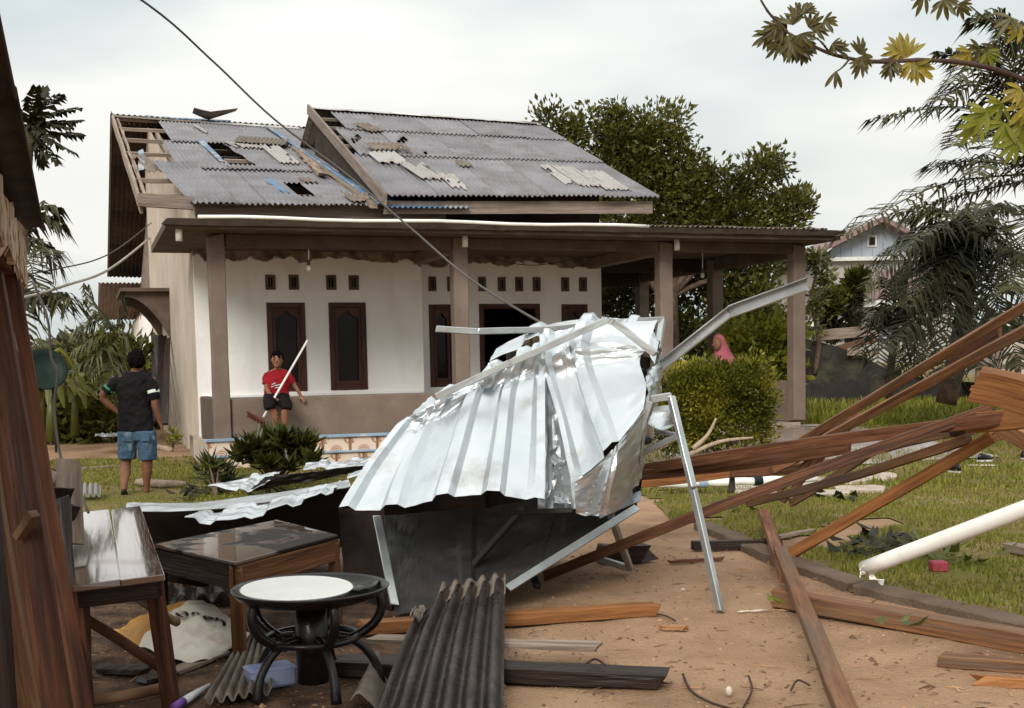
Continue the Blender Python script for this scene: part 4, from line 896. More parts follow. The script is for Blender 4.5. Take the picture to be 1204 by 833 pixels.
# ---- palms
def frond(pts, n, ll, wl, mat, parent, droop=.55, name='frond', tilt=.25, r=.018, taper=True):
    c = cat_pts(pts, n); mb = MB(); mb.tube([c[i] for i in range(0, n + 1, 2)], [r * (1 - .85 * i / (n / 2)) for i in range(n // 2 + 1)], 5)
    for i in range(2, n + 1):
        d = (c[min(i + 1, n)] - c[i - 1]).normalized(); side = d.cross(Vector((0, 0, 1)))
        if side.length < .1: side = d.cross(Vector((0, 1, 0)))
        side.normalize(); t = i / n; l = ll * (math.sin(math.pi * (.12 + .80 * t)) ** .6 if taper else 1) * R.uniform(.8, 1.15)
        for s in (-1, 1):
            a = (side * s * R.uniform(.75, 1) + d * R.uniform(.45, .9) + Vector((0, 0, tilt + R.uniform(-.25, .2)))).normalized()
            p0 = c[i]; p1 = p0 + a * l * .5 + Vector((0, 0, -droop * l * .10)); p2 = p0 + a * l * .86 + Vector((R.uniform(-.1, .1) * l, 0, -droop * l * R.uniform(.4, .75)))
            w = d * wl * .5; mb.add([p0 - w * .5, p0 + w * .5, p1 + w, p1 - w, p2], [(0, 1, 2, 3), (3, 2, 4)])
    return part(name, mb, mat, parent)
def arc_px(a, b, c, Y, dy=0): return [at(a[0], a[1], Y), at(b[0], b[1], Y - dy * .5), at(c[0], c[1], Y - dy)]
t = thing('tall_palm', at(1240, 500, 17), 'dark palm with long arching fronds reaching in from the right edge', 'palm tree')
for k, (b, c, dy) in enumerate([((1175, 60), (1118, 98), 1), ((1190, 40), (1150, 22), 0), ((1170, 90), (1112, 62), .5), ((1160, 100), (1105, 118), 1), ((1140, 128), (1032, 140), 1.2), ((1165, 135), (1120, 172), 1.5), ((1150, 190), (1100, 196), 1), ((1105, 218), (994, 276), 1.6), ((1150, 225), (1060, 250), .6), ((1190, 90), (1185, 30), -1), ((1215, 60), (1230, -20), 0), ((1190, 150), (1150, 205), 2), ((1280, 120), (1350, 150), 0), ((1290, 180), (1380, 260), 1), ((1270, 250), (1330, 350), 0), ((1210, 260), (1190, 340), 1)]):
    frond(arc_px((1235, 175 + 4 * k), b, c, 17, dy), 58, .62, .045, M['leaf_palm'], t, droop=.75)
limbs(t, at(1240, 520, 17), at(1236, 190, 17), [], .22, .17, M['bark'])
t = thing('bushy_palm', at(1110, 470, 19), 'bushy palm with dense drooping dark fronds in front of the pink roof', 'palm tree')
for k, (b, c, dy) in enumerate([((1100, 268), (1018, 335), .8), ((1115, 262), (1045, 300), 1.4), ((1090, 290), (1030, 375), 0), ((1110, 300), (1062, 400), 1.2), ((1125, 300), (1090, 420), 1.6), ((1145, 280), (1204, 300), 1), ((1160, 265), (1225, 330), 0), ((1150, 300), (1180, 390), 1.5), ((1135, 310), (1150, 430), 1.6), ((1110, 320), (1050, 440), .8), ((1120, 250), (1070, 258), -1), ((1150, 250), (1195, 245), -.5), ((1120, 330), (1110, 440), 1.8), ((1165, 300), (1215, 370), 1.2), ((1110, 280), (1052, 330), -1), ((1140, 265), (1150, 240), -1), ((1105, 340), (1040, 410), 1.6), ((1160, 330), (1200, 430), 1.8), ((1095, 310), (1058, 360), 1.0)]):
    frond(arc_px((1135, 300), b, c, 19, dy), 58, .70, .048, M['leaf_dark' if c[1] > 370 else 'leaf_palm'], t, droop=.95)
limbs(t, at(1112, 475, 19), at(1134, 305, 19), [], .17, .14, M['bark'])
mb = MB(); mb.tube(cat_pts([at(1048, 470, 21), at(1047, 440, 21), at(1052, 390, 21)], 5), [.09, .08, .08, .07, .06, .05], 7)
t = thing('small_palm', at(1048, 470, 21), 'small dark stemmed palm in front of the mossy wall end', 'palm tree'); part('trunk', mb, M['bark'], t, smooth=True)
for b, c in (((1030, 375), (1010, 420)), ((1040, 365), (1020, 380)), ((1065, 375), (1080, 420)), ((1060, 360), (1090, 375)), ((1050, 350), (1045, 330)), ((1035, 385), (1032, 440)), ((1070, 395), (1075, 445))): frond(arc_px((1052, 388), b, c, 21, .5), 26, .5, .05, M['leaf_dark'], t, droop=.8)
for (px, top, lab) in ((977, 346, 'slim tree with a shaggy skirted stem left of its twin'), (1004, 326, 'slim shaggy stemmed tree nearer the pink roof than its twin')):
    t = thing('shaggy_tree', at(px, 402, 32), lab, 'tree', 'two shaggy stemmed trees before the low grey building')
    mb = MB(); mb.tube(cat_pts([at(px, 404, 32), at(px + 1, 370, 32), at(px, top + 14, 32)], 6), [.14, .16, .15, .17, .16, .13, .08], 7); part('trunk', mb, M['bark'], t, smooth=True)
    clumps(blobs_px([(px, 385, 7, 14), (px, 362, 8, 14)], 32), 40, .20, .05, M['leaf_dark'], 'dead_skirt', t, spread=.12, dens=10, droop=1.3)
    clumps(blobs_px([(px - 4, top + 8, 9, 8), (px + 4, top + 4, 8, 8), (px, top + 18, 9, 6)], 32), 60, .30, .10, M['leaf'], 'crown', t, spread=.15, dens=5)
t = thing('young_tree', at(958, 400, 29), 'small leafy tree just right of the last porch column', 'tree')
clumps(blobs_px([(962, 305, 9, 9), (968, 322, 8, 9), (958, 348, 5, 8), (957, 380, 4, 10)], 29), 36, .16, .08, M['leaf'], 'crown', t, spread=.22, dens=6); limbs(t, at(958, 440, 29), at(960, 320, 29), [], .07, .03, M['bark'])

# ---- left hand vegetation
t = thing('large_leaved_tree', at(18, 440, 13), 'tree with big drooping compound leaves above the shack roof at the left', 'tree')
for b, c in (((50, 128), (70, 112)), ((55, 135), (90, 128)), ((60, 145), (94, 142)), ((58, 155), (94, 158)), ((55, 162), (84, 178)), ((48, 168), (68, 192)), ((40, 165), (52, 194)), ((36, 128), (42, 104)), ((45, 125), (52, 104)), ((30, 150), (28, 185)), ((50, 145), (80, 150)), ((20, 120), (8, 105)), ((15, 150), (-15, 170)), ((45, 150), (62, 168))):
    frond(arc_px((34, 148), b, c, 13, R.uniform(-.4, .6)), 13, .17, .075, M['leaf_dark'], t, droop=.9, name='compound_leaf', r=.012)
limbs(t, at(10, 445, 13), at(33, 150, 13), [], .12, .07, M['bark'])
t = thing('coconut_palm', at(5, 470, 20), 'coconut palm whose fronds show between the shack eave and the sky', 'palm tree')
for b, c, dy in (((45, 258), (66, 262), 0), ((45, 285), (66, 312), 0), ((48, 290), (60, 300), 1), ((50, 352), (88, 362), .5), ((40, 250), (62, 244), 0), ((35, 310), (42, 345), 1), ((30, 345), (70, 345), 0), ((20, 330), (28, 400), 0), ((-30, 250), (-90, 290), 0), ((-20, 220), (-60, 190), 0), ((10, 220), (20, 190), 0), ((48, 345), (86, 352), 1)):
    frond(arc_px((12, 290) if b[1] < 330 else (10, 348), b, c, 20, dy), 26, .62, .06, M['leaf_palm'], t, droop=1.1)
limbs(t, at(5, 475, 20), at(12, 280, 20), [], .17, .13, M['bark'])
t = thing('broken_palm', at(140, 505, 25), 'broken palm with grey hanging fronds beside the house side awning', 'palm tree')
for b, c, dy in (((120, 375), (91, 391), 0), ((112, 360), (103, 338), 0), ((118, 395), (88, 412), .5), ((112, 430), (84, 480), 0), ((130, 430), (115, 490), .5), ((145, 360), (150, 345), 0), ((150, 400), (165, 430), 0), ((120, 412), (70, 445), 1), ((128, 440), (100, 505), 1)):
    frond(arc_px((137, 392), b, c, 25, dy), 34, .6, .05, M['leaf_far'] if c[1] < 400 else M['leaf'], t, droop=1.0)
limbs(t, at(142, 512, 25), at(137, 392, 25), [], .16, .12, M['bark'])
def banana(px, base, top, Y, lab, n=9, sc=1.0, mat='leaf_lime'):
    t = thing('banana_plant', at(px, base, Y), lab, 'plant', 'broad leaved plants at the garden edge on the left')
    mb = MB(); mb.tube([at(px, base, Y), at(px, (base + top) / 2, Y), at(px, top + 12, Y)], [.09, .07, .05], 7); part('stem', mb, M['leaf'], t, smooth=True)
    for k in range(n):
        a = k * 2.4 + R.random(); k_ = Y / FL; b0 = at(px, top + 14, Y); rx = R.uniform(28, 42) * sc * k_
        d = Vector((math.cos(a), math.sin(a) * .8, 0)); p = cat_pts([b0, b0 + d * rx * .5 + Vector((0, 0, rx * R.uniform(.35, .8))), b0 + d * rx * 1.1 + Vector((0, 0, rx * R.uniform(-.6, .3)))], 8); mb = MB(); w = rx * .20
        sd_ = d.cross(Vector((0, 0, 1)))
        V = []
        for i, q in enumerate(p):
            ww = w * math.sin(math.pi * min(.97, .08 + .92 * i / 8)) ** .7; V += [q - sd_ * ww - Vector((0, 0, ww * .3)), q, q + sd_ * ww - Vector((0, 0, ww * .3))]
        F = []
        for i in range(8): F += [(i * 3, i * 3 + 1, i * 3 + 4, i * 3 + 3), (i * 3 + 1, i * 3 + 2, i * 3 + 5, i * 3 + 4)]
        mb.add(V, F); part('leaf', mb, M[mat], t)
banana(60, 520, 455, 19, 'lime green broad leaved plant nearest the leaning posts', mat='leaf')
banana(88, 512, 450, 23, 'broad leaved plant behind the white posts', 8, 1, 'leaf')
banana(112, 510, 448, 26, 'broad leaved plant just left of the standing man', 9, 1.1, 'leaf')
banana(48, 515, 430, 22, 'tall broad leaved plant behind the dark green dish', 8, 1.2)
for (lst, Y, lab, m, L) in (([(70, 500, 22, 14), (100, 500, 20, 14), (125, 495, 18, 16), (55, 480, 14, 26)], 24, 'low tangled undergrowth of broken fronds around the white posts', 'leaf', .3),
                        ([(125, 460, 20, 26), (145, 440, 18, 26), (110, 440, 18, 14), (160, 470, 18, 34)], 29, 'mixed green bushes behind the standing man', 'leaf', .3)):
    t = thing('bush', at(lst[0][0], lst[0][1] + 12, Y), lab, 'bush'); clumps(blobs_px(lst, Y), 50, L, L * .4, M[m], 'foliage', t, spread=.6, dens=3.5)
# far tree line
bl = []
for k in range(46):
    x = -130 + k * 9 + R.uniform(-3, 3); y = R.uniform(95, 120); h = R.uniform(2.2, 4.2) * (1 if x < 10 else 1.2); bl.append(((x, y, h * .55), (R.uniform(5, 8), 4, h * .62)))
P = []; D = []
for c, r in bl:
    q = rand_unit(420); q[:, 2] = np.abs(q[:, 2]) * 1.2 - .3; P.append(np.array(c) + q * np.array(r) * NR.uniform(.75, 1.05, (420, 1))); D.append(unit(q + NR.normal(size=q.shape) * .6))
P = np.concatenate(P); D = np.concatenate(D); n = len(P); raw('treeline', leaves_mesh('treeline', P, D, unit(np.cross(D, rand_unit(n))), NR.uniform(.7, 1.5, n), NR.uniform(.5, 1, n), M['leaf_far']), kind='stuff', label='low far off line of trees along the horizon')
t = thing('distant_tree', at(88, 440, 60), 'rounded hazy tree standing above the far tree line at the left', 'tree')
clumps(blobs_px([(82, 415, 12, 8), (100, 420, 14, 8), (118, 424, 12, 7), (70, 424, 12, 8), (90, 430, 26, 10)], 60), 46, .55, .3, M['leaf_far'], 'crown', t, spread=1, dens=1.2); limbs(t, at(90, 445, 60), at(90, 425, 60), [], .3, .2, M['bark'])
# white posts, dish, tarp at the left
for i, (px, a, b, Y) in enumerate(((76, 449, 490, 24), (93.5, 455, 500, 24.5))):
    mb = MB(); mb.bar(at(px, b + 18, Y), at(px, a, Y), .085, .085, up=(0, 1, 0), seg=4, jit=.004); solo('fence_post', mb, M['pvc'], 'taller white post in the undergrowth, nearer the shack' if i == 0 else 'shorter white post in the undergrowth, nearer the man', 'post', 'white posts in the undergrowth')
t = thing('plastic_dish', at(60, 470, 13), 'dark green round dish behind the leaning posts', 'dish')
mb = MB(); c = at(52, 436, 13); prof = [(.0, .0), (.10, .006), (.18, .028), (.235, .06), (.225, .066), (.17, .036), (.0, .012)]; mb.lathe(prof, 20)
mt = Matrix.Translation(c) @ Matrix.Rotation(rad(70), 4, 'X') @ Matrix.Rotation(rad(28), 4, 'Y') ; mb.v = [tuple(mt @ Vector(p)) for p in mb.v]; part('dish', mb, M['dish'], t, smooth=True)
mb = MB(); mb.tube([c + Vector((.05, .04, 0)), at(64, 475, 13), at(66, 532, 13.1)], .014, 6); part('pole', mb, M['darkwood'], t)
mb = MB(); mb.grid(lambda s, u: at(112 + 26 * s, 519 - 4 * u, 20.5 + u) + Vector((0, 0, .05 * nz2(s * 4, u * 4, 1, 3) + .08)), 10, 6); solo('fallen_sheet', mb, M['zinc'], 'pale crumpled sheet lying on bare ground left of the man', 'sheet')

# ---- shrubs in front of the porch
def rosette_shrub(name, base, stems, lab, L, W, mat, per=26, cat='shrub'):
    t = thing(name, base, lab, cat); P = []; D = []
    for e in stems:
        e = Vector(e); mb = MB(); mb.tube(cat_pts([Vector(base), Vector(base).lerp(e, .5) + Vector((0, 0, .05)), e], 5), [.016, .014, .012, .010, .008, .007], 5); part('stem', mb, M['bark'], t)
        d = (e - Vector(base)).normalized()
        for k in range(per):
            a = k * 2.399; up = R.uniform(-.35, 1.0); q = Vector((math.cos(a), math.sin(a), up)) + d * .4; P.append(tuple(e - d * R.uniform(0, .16) * (1 - up))); D.append(tuple(q.normalized()))
    P = np.array(P); D = np.array(D); n = len(P); Wd = unit(np.cross(D, np.array([0, 0, 1.]) + NR.normal(size=(n, 3)) * .3))
    me = leaves_mesh('foliage', P - np.array(ORG[t.name]), D, Wd, NR.uniform(.7, 1.2, n) * L, NR.uniform(.8, 1.2, n) * W, mat); raw('foliage', me, t); return t
st = [at(x, y, 14 + R.uniform(-.3, .3)) for x, y in ((300, 522), (318, 515), (335, 513), (352, 519), (288, 528), (310, 522), (330, 515), (345, 522), (362, 520), (300, 535), (322, 532), (342, 535), (360, 534), (282, 536), (310, 545), (338, 546), (366, 542), (325, 520), (356, 530))]
rosette_shrub('leafy_shrub', G(322, 572), st, 'shrub with long dark glossy leaves below the sitting boy', .22, .075, M['leaf_shrub'], 40)
st = [at(x, y, 14.2 + R.uniform(-.3, .3)) for x, y in ((245, 545), (258, 548), (250, 556), (262, 560), (240, 560), (268, 565), (255, 570))]
rosette_shrub('fern_bush', G(254, 585), st, 'fern like bush at the left corner pillar of the porch', .25, .04, M['leaf_shrub'], 22, 'bush')
st = [hp(*hu(x, y, -.25)) for x, y in ((203, 508), (208, 515), (199, 520))]
rosette_shrub('wall_weed', hp(*hu(203, 530, -.25)), st, 'small weed growing at the foot of the cream side wall', .16, .07, M['leaf_lime'], 14, 'plant')
# torn leaves lying about
def litter(name, pts, L, W, mat, n, lab, cat):
    t = thing(name, pts[0], lab, cat); P = []; D = []
    for p in pts:
        for k in range(n):
            a = R.uniform(0, 6.28); P.append((p[0] + R.gauss(0, .09), p[1] + R.gauss(0, .09), p[2] + R.uniform(.01, .07))); D.append((math.cos(a), math.sin(a), R.uniform(-.15, .5)))
    P = np.array(P); D = unit(np.array(D)); m = len(P); raw('foliage', leaves_mesh('foliage', P - np.array(ORG[t.name]), D, unit(np.cross(D, np.array([0, 0, 1.]) + NR.normal(size=(m, 3)) * .3)), NR.uniform(.7, 1.3, m) * L, NR.uniform(.7, 1.2, m) * W, mat), t)
litter('torn_leaves', [G(x, y) for x, y in ((1015, 640), (1030, 648), (1045, 640), (1025, 632), (1060, 650), (1008, 652))], .16, .07, M['leaf_dark'], 9, 'heap of torn leaves on the lawn left of the white pipe end', 'leaves')
litter('torn_leaves', [G(x, y) for x, y in ((1100, 645), (1120, 655), (1135, 662), (1110, 660))], .17, .07, M['leaf'], 7, 'torn leaves on the lawn under the white pipe', 'leaves')
litter('torn_leaves', [G(x, y) for x, y in ((855, 596), (870, 600))], .15, .06, M['leaf_shrub'], 6, 'torn leaves on the grass under the red timber', 'leaves')
litter('torn_leaves', [G(x, y) for x, y in ((975, 585), (985, 590))], .14, .10, M['leaf_dark'], 5, 'dark clump of leaves on the lawn above the orange timber', 'leaves')
litter('torn_leaves', [G(x, y) for x, y in ((230, 580), (260, 582), (290, 575), (320, 572), (350, 568), (385, 562), (215, 588), (400, 580), (340, 582), (300, 585))], .17, .05, M['leaf_dark'], 14, 'torn leaves and fronds on the grass behind the fallen sheets', 'leaves')
litter('torn_leaves', [G(x, y) for x, y in ((310, 600), (350, 592), (390, 590))], .15, .05, M['leaf'], 8, 'green leaves caught between the fallen zinc sheets', 'leaves')
litter('fallen_leaf', [G(1072, 743, .09)], .10, .05, M['leaf'], 4, 'green sprig lying on the long timber in the sand', 'leaf')
litter('fallen_leaf', [G(930, 718, .05)], .12, .035, M['leaf_lime'], 3, 'green blade of leaf where the two timbers meet', 'leaf')

# ---- foreground branch at the upper right
tb = thing('tree_branch', at(1204, 95, 4.8), 'knobbly overhanging branch with hand shaped leaves at the upper right', 'branch')
def twig(pts, r, par=tb):
    mb = MB(); c = cat_pts([at(x, y, Y) for x, y, Y in pts], 22); mb.tube(c, [r * (1 - .6 * i / 22) * R.uniform(.85, 1.2) for i in range(23)], 7); part('twig', mb, M['bark_thin'], par, smooth=True)
twig([(1290, 130, 4.8), (1204, 94, 4.8), (1150, 77, 4.75), (1090, 71, 4.7), (1030, 73, 4.7), (985, 66, 4.65), (955, 54, 4.6), (925, 38, 4.6)], .0115)
twig([(925, 38, 4.6), (912, 24, 4.6), (903, 14, 4.6), (892, -4, 4.6)], .0075)
twig([(1290, 45, 4.9), (1204, 38, 4.9), (1165, 25, 4.9), (1140, 7, 4.9)], .006)
twig([(1000, 68, 4.65), (992, 78, 4.6), (983, 85, 4.6)], .005); twig([(975, 62, 4.65), (966, 50, 4.6), (955, 42, 4.6)], .005)
twig([(1290, 215, 4.9), (1204, 150, 4.9), (1165, 130, 4.9)], .007)
LM = []
for k in range(3):
    mb = MB(); n = 6; V = []
    for i in range(n + 1):
        t = i / n; w = .5 * (.12 + .88 * math.sin(math.pi * min(1, t * .95 + .03)) ** .9 * (.55 + .6 * t)) * .25 * (0.15 if i == n else 1)
        z = -.18 * t * t + .03 * k; V += [(-w, t, z + w * .35), (0, t, z), (w, t, z + w * .35)]
    F = []
    for i in range(n): F += [(i * 3, i * 3 + 1, i * 3 + 4, i * 3 + 3), (i * 3 + 1, i * 3 + 2, i * 3 + 5, i * 3 + 4)]
    mb.add(V, F); LM.append({m: mesh_of('leaf', mb, M[m], True) for m in ('leaf_branch', 'leaf_yellow', 'leaf_lime')})
def palmate(px, py, Y, s, ax, mat, n=8, fan=1.25):
    """hand shaped cluster; ax: pixel direction of its middle leaflet"""
    c = at(px, py, Y); k = s * Y / FL; up = (RI * ax[0] - UP * ax[1]).normalized(); nrm = (-FW + Vector((R.uniform(-.6, .6), 0, R.uniform(-.5, .3)))).normalized(); sd_ = up.cross(nrm).normalized(); nrm = sd_.cross(up)
    for i in range(n):
        a = (i / (n - 1) - .5) * 2 * fan + R.uniform(-.1, .1); d = (up * math.cos(a) + sd_ * math.sin(a) + nrm * R.uniform(-.35, .35)).normalized()
        x = d.cross(nrm).normalized(); z = x.cross(d); l = k * (1 - .32 * abs(a) / 1.6) * R.uniform(.85, 1.1)
        o = bpy.data.objects.new('leaf', R.choice(LM)[mat]); COL.objects.link(o); o.parent = tb
        mtx = Matrix((x * l, d * l, z * l)).transposed().to_4x4(); mtx.translation = c - ORG[tb.name]; o.matrix_local = mtx
for a in ((912, 32, 4.6, 22, (-.8, .9)), (928, 42, 4.6, 24, (-.1, 1)), (942, 40, 4.55, 24, (.2, 1)), (918, 44, 4.65, 22, (-.4, 1)), (935, 22, 4.6, 20, (.1, -.6)), (948, 14, 4.6, 16, (.5, -.6)), (950, 32, 4.6, 22, (.6, -.5)), (968, 25, 4.6, 20, (.8, .4)), (938, 55, 4.6, 24, (-.2, 1)), (948, 48, 4.6, 20, (.4, .9)), (925, 30, 4.62, 22, (-.6, .2)), (978, 52, 4.6, 18, (.8, .5)), (986, 60, 4.6, 18, (.8, -.4)), (1010, 64, 4.65, 22, (.4, -.8)), (1015, 66, 4.65, 20, (.2, 1)), (1052, 72, 4.7, 22, (-.4, 1))):
    palmate(*a, 'leaf_branch')
for a in ((905, 40, 4.62, 24, (-.7, .8)), (915, 52, 4.58, 22, (-.3, 1)), (930, 50, 4.55, 26, (.0, 1)), (944, 58, 4.6, 20, (.3, 1)), (932, 30, 4.6, 22, (-.2, -.9)), (942, 18, 4.6, 20, (.2, -.9)), (957, 34, 4.6, 20, (.7, .4)), (920, 36, 4.6, 24, (-.9, .3)), (1012, 72, 4.65, 20, (-.3, 1)), (1046, 78, 4.7, 20, (.1, 1))): palmate(*a, 'leaf_branch', 7, 1.0)
palmate(983, 84, 4.6, 22, (-.1, 1), 'leaf_branch', 3, .5)
for a in ((1066, 68, 4.7, 30, (-.2, -1)), (1072, 72, 4.7, 28, (.3, 1)), (1060, 62, 4.7, 26, (-.9, -.3)), (1076, 78, 4.7, 26, (.8, .8))): palmate(*a, 'leaf_yellow', 9)
for a in ((1110, 0, 4.8, 26, (.1, 1)), (1086, -8, 4.8, 26, (-.2, 1)), (1128, 4, 4.8, 20, (.6, .8)), (1190, 22, 4.8, 28, (-.6, .7)), (1152, 58, 5, 22, (-.6, .4)), (1170, 55, 5, 22, (-.3, .7))): palmate(*a, 'leaf_branch', 7)
for a in ((1200, 30, 4.8, 24, (-.5, .8)), (1140, 62, 5, 24, (-.6, .5)), (1160, 60, 5, 22, (.3, .8)), (1200, 105, 4.8, 26, (-.7, .4)), (1178, 122, 4.85, 28, (-.6, .6)), (1160, 132, 4.85, 32, (-.8, .7)), (1150, 145, 4.85, 32, (-.6, .9)), (1180, 145, 4.85, 32, (-.3, 1)), (1204, 140, 4.85, 34, (0, 1)), (1195, 165, 4.85, 32, (-.3, 1)), (1212, 120, 4.8, 34, (-.8, .3))): palmate(*a, 'leaf_lime' if a[0] % 3 else 'leaf_yellow', 7)

# ================================================================== BACKGROUND BUILDINGS AND WALLS ON THE RIGHT
def quadbox(mb, a, b, dep):
    """box from pixel corner a=(px,py,Y) to b, going back dep metres"""
    p, q = at(*a), at(*b); mb.box((p.x, p.y, min(p.z, q.z)), (q.x, p.y + dep, max(p.z, q.z)))
t = thing('far_house', at(1015, 430, 46), 'far two storey house with pale blue boarded gable and grey walls', 'house')
mb = MB(); quadbox(mb, (962, 296, 46), (1090, 420, 46), 8); part('wall', mb, M['wallgrey'], t)
def gab(mb, pl, pr, pt, Y, dep):
    a, b, c = at(*pl, Y), at(*pr, Y), at(*pt, Y); e = Vector((0, dep, 0)); mb.add([a, b, c, a + e, b + e, c + e], [(0, 1, 2), (5, 4, 3), (0, 2, 5, 3), (1, 4, 5, 2), (0, 3, 4, 1)])
for i in range(9):
    x0 = 976 + i * 12.5; x1 = x0 + 12.1; ty = lambda x: 300 - 42 * (1 - abs(x - 1040) / 82)
    a, b = at(x0, 303, 45.9), at(x1, 303, 45.9); c, d = at(x1, min(302, ty(x1) + 3), 45.9), at(x0, min(302, ty(x0) + 3), 45.9); mb = MB(); e = Vector((0, .06, 0))
    mb.add([a, b, c, d, a + e, b + e, c + e, d + e], [(0, 1, 2, 3), (7, 6, 5, 4), (3, 2, 6, 7), (0, 3, 7, 4), (1, 5, 6, 2)]); part('board', mb, M['wallblue'], t)
mb = MB(); quadbox(mb, (964, 303, 45.7), (1092, 296 + 9, 45.7), .3); part('band', mb, M['whitetrim'], t)
for a, b in (((1040, 257), (1125, 303)), ((1040, 257), (955, 300))):
    mb = MB(); p, q = at(*a, 45.2), at(*b, 45.2); mb.grid(lambda s, u: p + (q - p) * s + Vector((0, 8.5 * u, .0)), 2, 2); solidify(part('roof', mb, M['roofpink'], t), .18)
mb = MB(); quadbox(mb, (1020, 277, 45.85), (1031, 290, 45.85), .05); f = part('window', mb, M['whitetrim'], t); mb = MB(); quadbox(mb, (1022, 279, 45.8), (1029, 288, 45.8), .045); part('pane', mb, M['glass'], f)
t = thing('low_building', at(1000, 425, 38), 'low grey building with white eaves bands and a faded red roof', 'building')
mb = MB(); quadbox(mb, (950, 362, 38), (1120, 425, 38), 6); part('wall', mb, M['wallgrey'], t)
for y in (355, 377): mb = MB(); quadbox(mb, (950, y, 37.5), (1060, y + 5, 37.5), .45); part('eaves_band', mb, M['whitetrim'], t)
mb = MB(); quadbox(mb, (952, 383, 37.9), (1058, 398, 37.9), .06); part('shutter', mb, M['wallblue'], t)
mb = MB(); p, q = at(1020, 357, 37.6), at(1120, 357, 37.6); p2, q2 = at(1030, 318, 41), at(1120, 312, 41); mb.grid(lambda s, u: (p + (q - p) * s) * (1 - u) + (p2 + (q2 - p2) * s) * u + Vector((0, 0, .05 * math.sin(s * 90))), 60, 2); part('roof', mb, M['roofpink'], t)
mb = MB(); p, q = at(940, 353, 37.3), at(1030, 353, 37.3); p2, q2 = at(945, 338, 41), at(1030, 338, 41); mb.grid(lambda s, u: (p + (q - p) * s) * (1 - u) + (p2 + (q2 - p2) * s) * u + Vector((0, 0, .05 * math.sin(s * 90))), 60, 2); part('roof', mb, M['fibre_old'], t)
# mossy boundary wall with a sagging top, and boards leaning on it
mb = MB(); tops = [(930, 396), (956, 400), (985, 408), (1010, 417), (1035, 430), (1062, 445), (1095, 447), (1150, 450), (1260, 462)]; Yw = 29
for (x0, y0), (x1, y1) in zip(tops, tops[1:]):
    a, b = at(x0, y0, Yw), at(x1, y1, Yw); e = Vector((0, .22, 0)); a0, b0 = Vector((a.x, a.y, .1)), Vector((b.x, b.y, .1))
    mb.add([a0, b0, b, a, a0 + e, b0 + e, b + e, a + e], [(0, 1, 2, 3), (7, 6, 5, 4), (3, 2, 6, 7)])
solo('boundary_wall', mb, M['fencedark'], 'dark mossy boundary wall with a sagging top at the back of the lawn', 'wall')
for i, (a, b, lab) in enumerate((((955, 396), (1032, 388), 'upper grey rail board along the mossy wall'), ((985, 410), (1034, 398), 'brown board slanting up over the mossy wall'), ((1000, 414), (1032, 416), 'short brown board lying on the mossy wall'))):
    mb = MB(); mb.bar(at(*a, 29.6 - .4 * i), at(*b, 29.6 - .4 * i), .08, .26 if i == 0 else .16, seg=3, jit=.01); solo('fence_board', mb, M['greywood'] if i != 1 else M['brownwood'], lab, 'board')
t = thing('rail_fence', at(1165, 470, 24), 'weathered low timber fence behind the thick timber end at the right', 'fence')
for x in (1150, 1172, 1196, 1222): mb = MB(); mb.bar(at(x, 470, 24), at(x + 1, 414, 24), .10, .10, up=(0, 1, 0)); part('post', mb, M['greywood'], t)
for y in (418, 430, 446): mb = MB(); mb.bar(at(1146, y, 23.9), at(1240, y + 3, 23.9), .03, .10); part('rail', mb, M['brownwood'] if y == 446 else M['greywood'], t)
mb = MB(); quadbox(mb, (1176, 402, 26), (1260, 440, 26), 3); solo('hut_wall', mb, M['cream'], 'pale low wall seen between the timbers at the right edge', 'wall')

